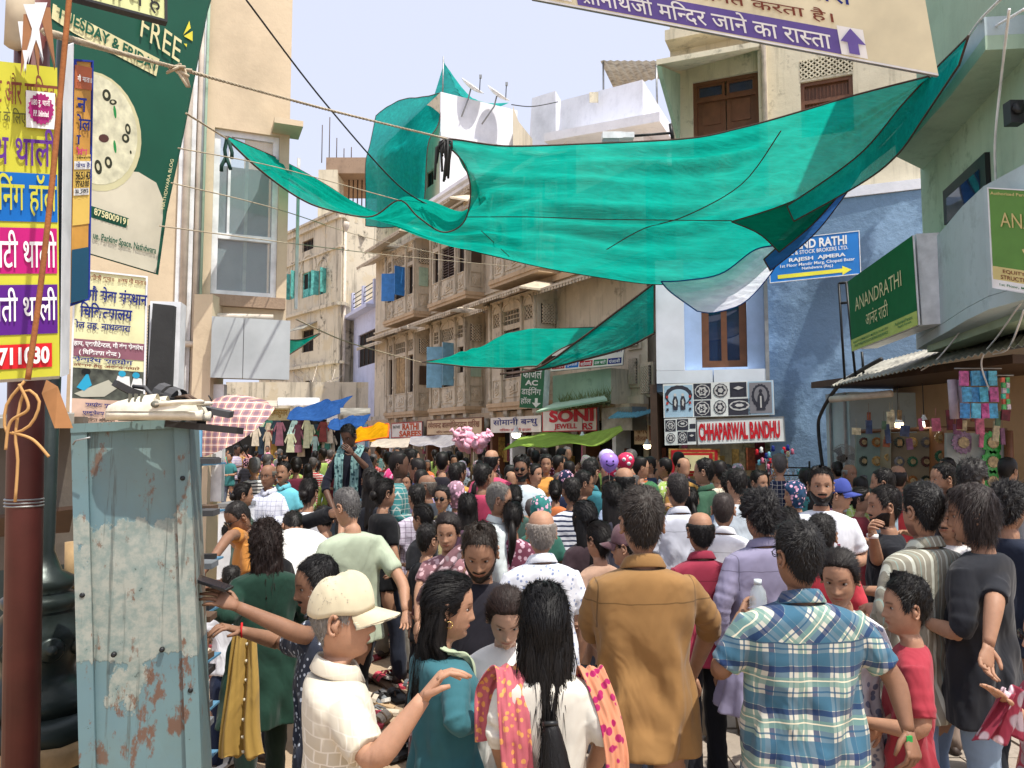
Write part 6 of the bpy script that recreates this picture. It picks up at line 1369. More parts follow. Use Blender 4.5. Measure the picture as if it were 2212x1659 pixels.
for k in range(120):
    y = rng.uniform(1330, 1655); x = rng.uniform(436, 505) if y < 1500 else rng.uniform(440, 490)
    if rng.random() < .38: x = rng.uniform(800, 950); y = rng.uniform(1370, 1640)
    if y > 1430 and 445 < x < 480 and y < 1580 and rng.random() < .8: continue
    spots.append((x, y))
for k, (x, y) in enumerate(spots):
    pr = protoT if k % 2 else protoS; ci = rng.randrange(10); wb = 'the far end of' if y < 1420 else ('the middle of' if y < 1540 else 'the near end of')
    where = 'at %s the shoe heap beside the steel cabinet' % wb if x < 520 else 'at %s the scattered shoes behind the capped man' % wb
    footwear(pr, x, y, rng.choice([.0, .012, .02, .03]), ci, '%s %s %s' % (cnames[ci], 'thong sandal' if k % 2 else 'banded slipper', where), '%s %s %s' % (cnames[ci], 'thong sandal' if k % 2 else 'banded slipper', where), first=(k < 2), tilt=rng.uniform(-.1, .3))
# clogs and sandals on the cabinet top
zc = TL.z
crocs = sandal_mesh(clog=True).build('clog', [plain('clog_cream', 'dcd6c4', .55, bmp=.001, scale=30), plain('clog_grey', '6a6a5e', .6)], label='cream clog with printed flowers nearest the edge on the cabinet top', category='clog')
crocs.location = Vector(P(335, 900, 2.5)); crocs.location.z = TL.z+.012; crocs.rotation_euler = (0, 0, R(98)); crocs.scale = (1.0, 1.12, 0.95)
c2 = share(crocs, 'clog', loc=crocs.location+Vector((-.02, .12, 0)), rot=(0, 0, R(100)), scale=crocs.scale, label='second cream clog set behind the first on the cabinet top', category='clog')
for k, (x, dy, dz, ci, rz, tl) in enumerate(((270, .16, .06, 0, 1.9, .5), (330, .2, .05, 0, 1.2, .3), (368, .2, .04, 3, 1.7, .2), (415, .1, -.03, 0, 1.6, .1))):
    q = P(x, 900, 2.5); footwear(protoS if k % 2 else protoT, 0, 0, Vector((q.x, q.y+dy, zc+dz+.01)), ci, ('black sandal propped on its side behind the clogs', 'black banded slipper lying behind the clogs', 'charcoal sandal behind the clog strap', 'black sandal overhanging the cabinet corner')[k], 'dark footwear on the cabinet top', rz=rz, tilt=tl)
for k in range(9):
    z = .21+k*.2
    for j in range(2):
        q = P(418, 925, 3.05+.2*j); footwear(protoT, 0, 0, Vector((q.x-.02, q.y, z)), rng.choice([0, 3, 6, 8]), 'dark sandal on the %s shelf of the blue rack, %s one' % (('lowest', 'second', 'third', 'fourth', 'middle', 'sixth', 'seventh', 'second highest', 'top')[k], 'rear' if j else 'front'), 'sandals in the blue shelf rack', rz=1.57)
# ================================================================== people
def skin_mat(i):
    nm = 'skin_%d' % i
    if nm in _m: return _m[nm]
    c = [(0.42, 0.228, 0.142), (0.36, 0.195, 0.120), (0.25, 0.130, 0.078), (0.11, 0.056, 0.036), (0.52, 0.32, 0.225)][i]
    m, t, b = base_mat(nm); at = t.nodes.new('ShaderNodeAttribute'); at.attribute_name = 'tint'; v = ocoord(t)
    n = ramp(t, noise(t, v, 18, 5, .6), [(.3, tuple(x*.86 for x in c)), (.7, tuple(x*1.1 for x in c))])
    t.links.new(mixc(t, 1.0, n, at.outputs['Color'], 'MULTIPLY'), b.inputs['Base Color'])
    b.inputs['Roughness'].default_value = .58; b.inputs['Specular IOR Level'].default_value = .35
    b.inputs['Subsurface Weight'].default_value = .08; b.inputs['Subsurface Radius'].default_value = (.02, .008, .004); b.inputs['Subsurface Scale'].default_value = .3
    bump(t, b, noise(t, v, 160, 3, .6), .25, .002); _m[nm] = m; return m
def hair_mat(col):
    nm = 'hair_'+col
    if nm in _m: return _m[nm]
    c = lin(col); m, t, b = base_mat(nm); v = ocoord(t)
    n = noise(t, v, 90, 4, .7, sc3=(1, 1, .25), dist=.6)
    t.links.new(ramp(t, n, [(.35, tuple(x*.55 for x in c)), (.68, tuple(min(1, x*1.12) for x in c))]), b.inputs['Base Color'])
    b.inputs['Roughness'].default_value = .5; b.inputs['Specular IOR Level'].default_value = .28; bump(t, b, n, .6, .004); _m[nm] = m; return m
def fabric(col, pat='plain', col2='ffffff', s=1.0, rough=.85):
    nm = 'fabric_%s_%s_%s' % (pat, col, col2)
    if nm in _m: return _m[nm]
    c, c2 = lin(col), lin(col2); lm = .3*c[0]+.6*c[1]+.1*c[2]; c = tuple(.84*x+.16*lm for x in c); m, t, b = base_mat(nm); v = ocoord(t); sp = t.nodes.new('ShaderNodeSeparateXYZ')
    warp = t.nodes.new('ShaderNodeVectorMath'); warp.operation = 'ADD'; nz = t.nodes.new('ShaderNodeTexNoise'); nz.inputs['Scale'].default_value = 7; nz.inputs['Detail'].default_value = 2
    t.links.new(v, nz.inputs['Vector']); sub = t.nodes.new('ShaderNodeVectorMath'); sub.operation = 'MULTIPLY_ADD'; t.links.new(nz.outputs['Color'], sub.inputs[0]); sub.inputs[1].default_value = (.028, .028, .028); sub.inputs[2].default_value = (-.014, -.014, -.014)
    t.links.new(v, warp.inputs[0]); t.links.new(sub.outputs[0], warp.inputs[1]); wv = warp.outputs[0]; t.links.new(wv, sp.inputs[0])
    X, Y, Z = sp.outputs
    base = ramp(t, noise(t, v, 9, 5), [(.3, tuple(x*.88 for x in c)), (.7, tuple(min(1, x*1.06) for x in c))])
    def bd(a, per, w_, ph=0.0): return math_(t, 'LESS_THAN', math_(t, 'FRACT', math_(t, 'ADD', math_(t, 'MULTIPLY', a, 1/per), ph+50)), w_)
    if pat == 'plaid':
        yoke = math_(t, 'GREATER_THAN', Z, 1.325); D1 = math_(t, 'MULTIPLY', math_(t, 'ADD', X, Z), .707); D2 = math_(t, 'MULTIPLY', math_(t, 'SUBTRACT', X, Z), .707)
        def mx(a, b_): 
            n_ = t.nodes.new('ShaderNodeMix'); n_.data_type = 'FLOAT'; t.links.new(yoke, n_.inputs[0]); t.links.new(a, n_.inputs[2]); t.links.new(b_, n_.inputs[3]); return n_.outputs[0]
        A, B = mx(X, D1), mx(Z, D2)
        for ax_ in (A, B):
            base = mixc(t, math_(t, 'MULTIPLY', bd(ax_, .155, .30), .85), base, lin('35627a')); base = mixc(t, math_(t, 'MULTIPLY', bd(ax_, .155, .13, .14), .85), base, lin('14305c'))
            base = mixc(t, math_(t, 'MULTIPLY', bd(ax_, .155, .22, .48), .75), base, lin('6b8f86')); base = mixc(t, math_(t, 'MULTIPLY', bd(ax_, .155, .04, .62), .8), base, lin('24506e')); base = mixc(t, math_(t, 'MULTIPLY', bd(ax_, .155, .03, .36), .8), base, lin('e8dcc0'))
        base = mixc(t, math_(t, 'MULTIPLY', math_(t, 'MULTIPLY', math_(t, 'GREATER_THAN', Z, 1.319), math_(t, 'LESS_THAN', Z, 1.325)), .8), base, lin('173a5c'))
    elif pat == 'bigprint':
        def blob(cx, cz, rx, rz, rot, cc, base):
            ca, sa = math.cos(rot), math.sin(rot); dx = math_(t, 'SUBTRACT', X, cx); dz = math_(t, 'SUBTRACT', Z, cz)
            u = math_(t, 'MULTIPLY', math_(t, 'ADD', math_(t, 'MULTIPLY', dx, ca), math_(t, 'MULTIPLY', dz, sa)), 1/rx); v_ = math_(t, 'MULTIPLY', math_(t, 'SUBTRACT', math_(t, 'MULTIPLY', dz, ca), math_(t, 'MULTIPLY', dx, sa)), 1/rz)
            return mixc(t, math_(t, 'LESS_THAN', math_(t, 'ADD', math_(t, 'MULTIPLY', u, u), math_(t, 'MULTIPLY', v_, v_)), 1.0), base, lin(cc))
        for a_ in ((-.215, 1.13, .055, .062, 0, 'b5821f'), (-.20, .96, .03, .05, .4, 'b5303a'), (.225, 1.16, .022, .06, .5, '8f1c44'), (.20, 1.06, .018, .055, .6, '8f1c44'), (.25, 1.05, .02, .04, 0, '3a3436'), (.06, .80, .04, .06, .3, 'b5821f')): base = blob(*a_, base)
    elif pat == 'seam':
        ln = math_(t, 'ADD', math_(t, 'LESS_THAN', math_(t, 'ABSOLUTE', math_(t, 'SUBTRACT', Z, 1.325)), .0022), math_(t, 'MULTIPLY', math_(t, 'LESS_THAN', math_(t, 'ABSOLUTE', math_(t, 'SUBTRACT', math_(t, 'ABSOLUTE', X), .192)), .0022), math_(t, 'GREATER_THAN', Z, 1.22)))
        base = mixc(t, math_(t, 'MULTIPLY', math_(t, 'MINIMUM', ln, 1.0), .7), base, tuple(x*.3 for x in c))
    elif pat == 'stripev':
        for w_, ph, cc in ((.16, 0, col2), (.06, .35, col2), (.05, .6, '8aa39a'), (.04, .8, '6b6a5a')): base = mixc(t, math_(t, 'MULTIPLY', bd(X, .085, w_, ph), .75), base, lin(cc))
    elif pat == 'stripeh': base = mixc(t, bd(Z, .045*s, .38), base, c2)
    elif pat == 'checkfine':
        for a_ in (X, Z): base = mixc(t, math_(t, 'MULTIPLY', bd(a_, .05, .14), .55), base, c2)
    elif pat in ('dots', 'floral', 'leaf'):
        vo = t.nodes.new('ShaderNodeTexVoronoi'); vo.inputs['Scale'].default_value = {'dots': 34, 'floral': 15, 'leaf': 24}[pat]*s; t.links.new(wv, vo.inputs['Vector'])
        base = mixc(t, ramp(t, vo.outputs['Distance'], [({'dots': .24, 'floral': .40, 'leaf': .34}[pat], 1.0), ({'dots': .30, 'floral': .46, 'leaf': .4}[pat], 0.0)]), base, c2 if pat != 'floral' else mixc(t, ramp(t, vo.outputs['Color'], [(.45, 0.0), (.55, 1.0)]), c2, tuple(x*.4 for x in c2)))
    elif pat == 'brick':
        br = t.nodes.new('ShaderNodeTexBrick'); mp = t.nodes.new('ShaderNodeMapping'); mp.inputs['Rotation'].default_value = (math.pi/2, .1, 0)
        cmb = t.nodes.new('ShaderNodeCombineXYZ'); t.links.new(Y, cmb.inputs[0]); t.links.new(Z, cmb.inputs[1]); br.inputs['Scale'].default_value = 13; br.inputs['Mortar Size'].default_value = .03; br.inputs['Color1'].default_value = (*lin('b3a993'), 1); br.inputs['Color2'].default_value = (*lin('c6bda9'), 1); br.inputs['Mortar'].default_value = (*lin('dcd6c8'), 1); br.inputs['Row Height'].default_value = .5
        t.links.new(cmb.outputs[0], br.inputs['Vector']); base = mixc(t, ramp(t, Z, [(1.22/2, 1.0), (1.3/2, .0)]), base, br.outputs[0]); hz = math_(t, 'MULTIPLY', Z, .5)
        base = mixc(t, ramp(t, hz, [(.62, 1.0), (.70, .15)]), lin('cfc7b4'), br.outputs[0])
    t.links.new(base, b.inputs['Base Color']); b.inputs['Roughness'].default_value = rough; b.inputs['Specular IOR Level'].default_value = .15; b.inputs['Sheen Weight'].default_value = .1
    h = math_(t, 'ADD', noise(t, v, 1.9, 3, .5, sc3=(2.0, 2.0, .9), dist=1.3), math_(t, 'MULTIPLY', noise(t, v, 7, 2, .5), .15)); bump(t, b, h, .7, .05)
    _m[nm] = m; return m
HB_T = np.array([  # z rel chin, halfwidth, front, back, y-offset
 (.2375,.004,.004,.004,-.012),(.235,.022,.024,.03,-.006),(.228,.042,.047,.055,-.002),(.216,.056,.065,.072,0),(.200,.066,.078,.085,0),(.180,.072,.087,.094,0),(.155,.0755,.092,.099,0),(.130,.076,.0915,.101,0),(.112,.0755,.088,.0995,0),(.095,.0735,.087,.095,0),(.078,.071,.087,.088,0),(.062,.067,.087,.080,0),(.048,.063,.086,.072,0),(.034,.057,.084,.064,-.001),(.020,.049,.081,.060,-.002),(.008,.040,.076,.057,-.003),(.000,.034,.067,.056,-.004),(-.006,.040,.052,.056,-.006),(-.016,.051,.040,.057,-.010),(-.035,.055,.038,.060,-.014),(-.060,.057,.042,.062,-.017),(-.078,.066,.046,.066,-.018),(-.092,.092,.052,.070,-.018),(-.105,.13,.060,.076,-.018),(-.125,.162,.072,.083,-.016),(-.16,.174,.085,.088,-.012),(-.22,.168,.095,.09,-.01),(-.35,.146,.092,.080,-.008),(-.45,.134,.086,.076,-.005),(-.55,.156,.09,.095,-.005),(-.62,.160,.086,.105,-.008),(-.70,.11,.06,.07,-.01)])
def hrow(z):
    zz = HB_T[::-1, 0]; return [np.interp(z, zz, HB_T[::-1, k]) for k in (1, 2, 3, 4)]
def hpoint(th, z, feat=True):
    """head/neck/torso surface; th=0 front(+y); arrays"""
    a, f, b, y0 = hrow(z); c, s = np.cos(th), np.sin(th)
    x = a*s; y = np.where(c > 0, f*c, b*c)+y0
    if feat:
        fr = np.clip(c, 0, 1)**1.5; g = lambda u, sg: np.exp(-(u/sg)**2)
        nose = np.interp(z, [.066, .072, .080, .100, .125, .14], [0, .017, .023, .014, .004, 0])*g(x, .0115+.006*g(z-.076, .012))
        y = y+nose*fr
        y = y-.011*(g(np.abs(x)-.031, .014)*g(z-.119, .011))*fr+.004*g(z-.138, .008)*g(np.abs(x)-.028, .022)*fr
        y = y+.006*g(z-.050, .006)*g(x, .022)*fr-.0045*g(z-.0525, .0016)*g(x, .024)*fr+.002*g(z-.056, .004)*g(x, .02)*fr-.005*g(z-.034, .007)*g(x, .022)*fr+.006*g(z-.012, .012)*g(x, .018)*fr
        y = y+.004*g(np.abs(x)-.045, .016)*g(z-.088, .016)*fr
    return np.stack([x, y, z+1.50+0*x], -1)
def ssm(x, a, b): t = np.clip((x-a)/(b-a), 0, 1); return t*t*(3-2*t)
class Geo:
    def __init__(s): s.v = []; s.f = []; s.m = []; s.n = 0
    def grid(s, G, mi=0, wrap=True, caps=True):
        r, c = G.shape[:2]; b = s.n; s.v.append(G.reshape(-1, 3)); s.n += r*c
        i, j = np.meshgrid(np.arange(r-1), np.arange(c if wrap else c-1), indexing='ij'); k = (j+1) % c
        q = np.stack([b+i*c+j, b+i*c+k, b+(i+1)*c+k, b+(i+1)*c+j], -1).reshape(-1, 4); s.f += q.tolist(); s.m += [mi]*len(q)
        if caps and wrap:
            s.f.append([b+x for x in range(c)][::-1]); s.f.append([b+(r-1)*c+x for x in range(c)]); s.m += [mi, mi]
        return s
    def tube(s, pts, rad, n=10, mi=0, flat=1.0, upv=None):
        pts = np.array(pts, float); G = []; up = np.array(upv if upv is not None else (0, 1, .01), float)
        for i in range(len(pts)):
            d = pts[min(i+1, len(pts)-1)]-pts[max(0, i-1)]; d /= np.linalg.norm(d)+1e-9
            a = np.cross(d, up); a /= np.linalg.norm(a)+1e-9; b = np.cross(a, d)
            t = np.arange(n)*2*np.pi/n; r = rad[i] if hasattr(rad, '__len__') else rad
            if hasattr(r, '__len__'): ra, rb = r
            else: ra, rb = r, r*flat
            G.append(pts[i]+np.outer(np.cos(t), a)*ra+np.outer(np.sin(t), b)*rb)
        return s.grid(np.array(G), mi)
    def build(s, name, mats, parent, fn=None, tint=None, smooth=True):
        V = np.concatenate(s.v) if s.v else np.zeros((0, 3))
        V0 = V
        if fn is not None: V = fn(V)
        me = bpy.data.meshes.new(name); me.from_pydata(V.tolist(), [], s.f)
        for m in (mats if isinstance(mats, (list, tuple)) else [mats]): me.materials.append(m)
        me.polygons.foreach_set('material_index', s.m); me.polygons.foreach_set('use_smooth', [smooth]*len(s.f))
        if tint is not None:
            at = me.color_attributes.new('tint', 'FLOAT_COLOR', 'POINT'); at.data.foreach_set('color', tint(V0).astype(np.float32).ravel())
        me.update(); o = bpy.data.objects.new(name, me); sc.collection.objects.link(o); o.parent = parent; return o
def curve_pts(P0, P1, P2, n):   # arm path with a rounded elbow
    P0, P1, P2 = map(lambda q: np.array(q, float), (P0, P1, P2)); t = np.linspace(0, 1, n); out_ = []
    for q in t:
        if q < .5: a = P0+(P1-P0)*(q*2)
        else: a = P1+(P2-P1)*(q*2-1)
        w_ = max(0, 1-abs(q-.5)/.08)*.12; mid = (P0+P2)/2; out_.append(a*(1-w_)+mid*w_)
    return np.array(out_)
def add_hand(g, wr, d, n, side, curl, k=1.0, seg=7, spread=1.0, mi=0):
    d = np.array(d, float); d /= np.linalg.norm(d); n = np.array(n, float); n -= d*np.dot(n, d); n /= np.linalg.norm(n)+1e-9; u = np.cross(d, n)*side  # u: towards the thumb
    wr = np.array(wr, float)
    g.tube([wr-d*.01*k, wr+d*.02*k, wr+d*.05*k, wr+d*.082*k, wr+d*.092*k], [(.0225*k, .019*k), (.027*k, .017*k), (.038*k, .015*k), (.039*k, .013*k), (.034*k, .009*k)], max(8, seg+2), mi, upv=n)
    for i, (o, L) in enumerate(((.029, .068), (.010, .078), (-.010, .073), (-.029, .058))):
        p = wr+d*(.084 if i in (1, 2) else .078)*k+u*o*k; dd = d+u*o*3.0*spread; dd /= np.linalg.norm(dd); pts = [p-dd*.012*k, p]; cr = curl*(1+.12*i)
        for j, fr in enumerate((.42, .32, .26)):
            a = cr*(.55, .9, .6)[j]; dd = dd*math.cos(a)+n*math.sin(a); nn = n; p = p+dd*L*fr*k; pts.append(p); n2 = n
        g.tube(pts, [.0095*k, .0092*k, .0082*k, .0075*k, .0052*k], seg, mi, upv=n)
    p = wr+d*.018*k+u*.026*k; dd = u*.75+d*.6+n*.25; dd /= np.linalg.norm(dd)
    g.tube([p-dd*.01*k, p, p+dd*.03*k, p+dd*.03*k+(d*.8+u*.3+n*.4*curl)*.028*k, p+dd*.03*k+(d*.85+u*.1+n*.6*curl)*.048*k], [.012*k, .0125*k, .0105*k, .009*k, .006*k], seg, mi, upv=n)
ARM = {'down': ((.232, -.025, 1.115), (.238, .045, .875)), 'bent': ((.235, -.03, 1.12), (.13, .22, 1.12)), 'front': ((.24, .02, 1.14), (.09, .27, 1.18)), 'akimbo': ((.315, -.10, 1.15), (.20, .12, 1.02)), 'up': ((.26, .10, 1.20), (.11, .26, 1.40)), 'high': ((.30, .10, 1.40), (.22, .22, 1.62)), 'phone': ((.24, .06, 1.15), (.07, .27, 1.30)), 'fwd': ((.21, .22, 1.22), (.16, .46, 1.15))}
allpeople = []
def person(label, x, ytop, Y, face=0, tone=1, hair='short', hcol='17130f', shirt='b0b0b0', pat='plain', col2='ffffff', sleeve='short', hem=.80, collar=False, legs='2a3040', skirt=None, aL='down', aR='down', head=(0, 0), bend=0.0, female=False, lod=None, wide=1.0, base=0.0, beard=0, stache=False, glasses=None, scarf=None, group=None, height=None, curlL=.35, curlR=.35, feet='3a2c24', hy=None, remesh=None, open_mouth=False, name='person', drape=None, hthick=1.0, nL=None, nR=None, sheer=None):
    if lod is None: lod = 2 if Y < 4.7 else (1 if Y < 8.8 else 0)
    top = P(x, ytop, Y)
    tz = top.z-base; s = height/1.745 if height else tz/(1.745+.012*hthick)
    root = empty(name, label, 'person', loc=(top.x, Y, base), rz=R(face), group=group); root.scale = (s*.98, s*.98, s)
    cs, sn = math.cos(-R(face)), math.sin(-R(face))
    def local(q):
        dx, dy = q.x-top.x, q.y-Y; return np.array(((dx*cs-dy*sn)/(s*.98), (dx*sn+dy*cs)/(s*.98), (q.z-base)/s))
    fw = .91 if female else 1.0
    hyaw, hpit = R(head[0]), R(head[1]); bb = R(bend)
    def turn(V):
        V = V.copy(); w_ = ssm(V[:, 2], 1.42, 1.50); piv = np.array((0, -.015, 1.465)); D = V-piv
        ay = hyaw*w_; ap = hpit*w_
        y2 = D[:, 1]*np.cos(ap)+D[:, 2]*np.sin(ap); z2 = -D[:, 1]*np.sin(ap)+D[:, 2]*np.cos(ap); x2 = D[:, 0]*np.cos(ay)-y2*np.sin(ay); y3 = D[:, 0]*np.sin(ay)+y2*np.cos(ay)
        return np.stack([x2, y3, z2], -1)+piv
    def warp(V):
        if not bb: return V
        V = V.copy(); w_ = ssm(V[:, 2], .86, 1.22); a = bb*w_; dz = V[:, 2]-.94; dy = V[:, 1]+.0
        y = dy*np.cos(a)+dz*np.sin(a); z = -dy*np.sin(a)+dz*np.cos(a); V[:, 1] = y-.10*bb*ssm(V[:, 2], .3, .95)+0; V[:, 2] = .94+z; return V
    hf = lambda V: warp(turn(V))
    # ---- body
    seg = (18, 32, 60)[lod]; zr = np.concatenate([np.linspace(.2375, .215, (4, 6, 10)[lod]), np.linspace(.205, 0.0, (9, 22, 46)[lod]), np.linspace(-.006, -.105, (5, 9, 14)[lod]), np.linspace(-.125, -.70, (6, 9, 12)[lod])])
    th = np.arange(seg)*2*np.pi/seg; Z, T = np.meshgrid(zr, th, indexing='ij'); G = hpoint(T, Z, lod > 0)
    hw = 1+(fw*wide-1)*ssm(-G[..., 2], -1.43, -1.38); G[..., 0] *= hw
    if female: G[..., 0] *= np.where(G[..., 2] > 1.50, .95, 1); G[..., 0] = np.where((G[..., 2] < 1.49) & (G[..., 2] > 1.42), G[..., 0]*.88, G[..., 0])
    sh_ = 1-.16*ssm(-G[..., 2], -1.425, -1.37); G[..., 0] *= sh_; G[..., 1] *= sh_
    g = Geo(); g.grid(G)
    nh = g.n
    # ears
    for sd in (-1, 1):
        c = np.array((sd*.074*(.95 if female else 1), -.006, 1.608)); pts = []; n = (5, 8, 12)[lod]
        out_ = [c+np.array((sd*(.004+.012*abs(math.sin(t*.5))), -.010-.015*math.cos(t), .030*math.sin(t)+.004)) for t in np.linspace(-1.9, 2.3, n)]
        g.tube(out_, .0065, (4, 6, 8)[lod]); g.tube([c+np.array((0, .004, .02)), c+np.array((sd*.008, -.010, .0)), c+np.array((sd*.004, .0, -.024))], [.010, .012, .007], (4, 6, 8)[lod])
    # arms and hands
    arms = {}
    for sd, key, cl, nn_ in ((-1, aL, curlL, nL), (1, aR, curlR, nR)):
        sh = np.array((sd*.172*fw*wide, -.012, 1.395)); 
        if isinstance(key, str): e, w_ = [np.array(q)*np.array((sd*(fw*wide if i == 0 else 1), 1, 1)) for i, q in enumerate(ARM[key])]; ub = False
        else: e, w_ = local(key[0]), local(key[1]); ub = True
        arms[sd] = (sh, e, w_, ub)
        path = curve_pts(sh-np.array((sd*.035, 0, .018)), e, w_, (7, 11, 17)[lod]); t = np.linspace(0, 1, len(path)); rad = np.interp(t, [0, .2, .45, .55, .68, 1], [.050, .047, .039, .040, .037, .0225])*(.86 if female else 1); te_ = {'short': .42, 'elbow': .55, 'long': .97, 'rolled': .62, 'none': 0}[sleeve]; rad = rad*(1-.30*(t < te_-.05))
        g.tube(path, rad, (8, 10, 14)[lod])
        dr = w_-e; dr /= np.linalg.norm(dr)
        nn = nn_ if nn_ is not None else ((-sd, .1, 0) if key == 'down' else (-sd*.4, 0, -1) if key in ('bent', 'front', 'fwd') else (-sd*.5, -.6, -.2))
        add_hand(g, w_, dr, nn, 1 if sd < 0 else -1, cl, .92 if female else 1.0, (4, 6, 8)[lod])
    stp = .03+.05*rng.random()
    for sd in (-1, 1):
        g.tube([(sd*.085, -.01, .90), (sd*.095, .0, .70), (sd*.10, .01+stp*sd, .50), (sd*.10, -.015+stp*sd*1.5, .30), (sd*.10, -.03+stp*sd*2, .08)], [.078, .068, .052, .046, .032], (6, 8, 12)[lod])
        fy = -.03+stp*sd*2; g.tube([(sd*.10, fy-.05, .045), (sd*.10, fy, .05), (sd*.105, fy+.08, .035), (sd*.11, fy+.15, .022), (sd*.11, fy+.175, .018)], [(.028, .035), (.034, .04), (.04, .03), (.042, .018), (.025, .012)], (6, 8, 10)[lod], upv=(0, 0, 1))
    sk = skin_mat(tone)
    def tintf(V):
        C = np.ones((len(V), 4)); x_, z_ = V[:, 0], V[:, 2]-1.5; front = (V[:, 1] > .05) & (z_ > -.01)
        def mul(mask, col): 
            for k in range(3): C[:, k] *= 1-mask*(1-col[k])
        gg = lambda u, sg: np.exp(-(u/sg)**2)
        if lod:
            mul(front*gg(z_-.0505, .0055)*ssm(.028-np.abs(x_), 0, .008), (.78, .45, .45)); mul(front*gg(z_-(.1395+.003*np.cos((np.abs(x_)-.03)*90)), .0042)*ssm(.052-np.abs(x_), 0, .008)*ssm(np.abs(x_), .010, .016), (.22, .18, .16))
            mul(front*gg(z_-.119, .009)*gg(np.abs(x_)-.031, .015), (.72, .66, .64)); mul(front*gg(np.abs(x_)-.007, .003)*gg(z_-.069, .003), (.4, .3, .3))
        if beard == 1: mul((V[:, 1] > -.01)*ssm(-z_, -.068, -.045)*ssm(z_, -.03, -.01)*(1-gg(z_-.0505, .006)*gg(x_, .022)), (.45, .42, .42))
        return C
    def bodyfn(V):
        A = V.copy(); A[:nh] = turn(V[:nh]); 
        ne = nh+ (g.v[1].shape[0]+g.v[2].shape[0])*2
        A[nh:ne] = turn(V[nh:ne]); Bv = warp(A)
        k = ne
        for sd in (-1, 1):
            cnt = sum(len(q) for q in g.v[5+7*(0 if sd < 0 else 1):12+7*(0 if sd < 0 else 1)])
            if arms[sd][3]: Bv[k:k+cnt] = A[k:k+cnt]
            k += cnt
        return Bv
    body = g.build('body', sk, root, bodyfn, tintf)
    if lod:
        e_ = Geo()
        for sd in (-1, 1):
            c = np.array((sd*.031, float(hpoint(np.array(.36), np.array(.119))[1])-.0065, 1.619)); t = np.linspace(0, np.pi, 7); u = np.arange(12)*2*np.pi/12; Tt, U = np.meshgrid(t, u, indexing='ij')
            E_ = np.stack([.0145*np.sin(Tt)*np.cos(U), .0068*np.cos(Tt), .0068*np.sin(Tt)*np.sin(U)], -1)+c; e_.grid(E_, 0, caps=False)
            e_.tube([c+np.array((0, .006, 0)), c+np.array((0, .0098, 0))], [.0058, .0045], 8, 1)
        e_.build('eyes', [plain('eye_white', 'a89e94', .3, var=.02), plain('iris_dark', (.02, .012, .008), .2)], root, hf)
    # ---- hair
    hm = hair_mat(hcol)
    if hair != 'none':
        sg = (20, 40, 72)[lod]; zr2 = np.concatenate([np.linspace(.2375, .215, (4, 6, 9)[lod]), np.linspace(.208, -.01, (10, 22, 38)[lod])]); T, Z = np.meshgrid(np.arange(sg)*2*np.pi/sg, zr2, indexing='xy')
        B0 = hpoint(T, Z, False); ta = np.abs((T+np.pi) % (2*np.pi)-np.pi); deg = np.degrees(ta)
        hl = np.interp(deg, [0, 25, 48, 62, 74, 84, 98, 112, 140, 180], [.198, .194, .185, .160, .10, .105, .128, .085, .030, .018])+(.0 if female or hair in ('curly', 'mop') else .004)
        thk = {'short': .010, 'crew': .006, 'shaved': .004, 'bald': .010, 'bun': .010, 'pony': .011, 'long': .016, 'longback': .018, 'curly': .024, 'mop': .016, 'scarfed': .02, 'curlylong': .03, 'quiff': .016}[hair]*hthick
        topk = 1+ssm(Z, .12, .22)*({'short': .7, 'crew': .4, 'curly': .3, 'mop': .5, 'quiff': 1.3}.get(hair, .1))*(1 if hair != 'quiff' else (.6+.9*np.cos(T/2)**2))
        if hair in ('short', 'crew', 'quiff'): topk *= .2+.8*ssm(Z-hl, .0, .11)
        mask = ssm(Z-hl, -.004, .012)
        if hair == 'scarfed': hl = hl*0+np.where(deg < 75, np.interp(deg, [0, 50, 75], [.19, .14, -.01]), -.02); mask = ssm(Z-hl, -.004, .01)
        if hair in ('mop', 'longback', 'curlylong') : mask = np.maximum(mask, ssm(Z, .0, .02)*(deg > 70)); 
        if hair == 'bald': mask = mask*(1-ssm(Z, .155, .178)*(1-.0*Z)); 
        rr = np.random.RandomState(int(x*7+ytop)); ph = rr.uniform(0, 6.28, 8)
        nz_ = np.sin(T*9+ph[0]+Z*40)*np.sin(Z*90+ph[1])*.25+np.sin(T*23+ph[2]+Z*60)*.14+rr.uniform(-.14, .14, T.shape)
        if hair in ('curly', 'curlylong'): nz_ = nz_*1.6
        off = thk*topk*(1+nz_)
        ctr = np.stack([0*Z, -.008+0*Z, 1.5+np.minimum(Z, .13)], -1); N = B0-ctr; N /= np.linalg.norm(N, axis=-1, keepdims=True)
        G = B0+N*(off*mask-.008*(1-mask))[..., None]
        if female: G[..., 0] *= .96
        hg = Geo(); hg.grid(G, 0, caps=False)
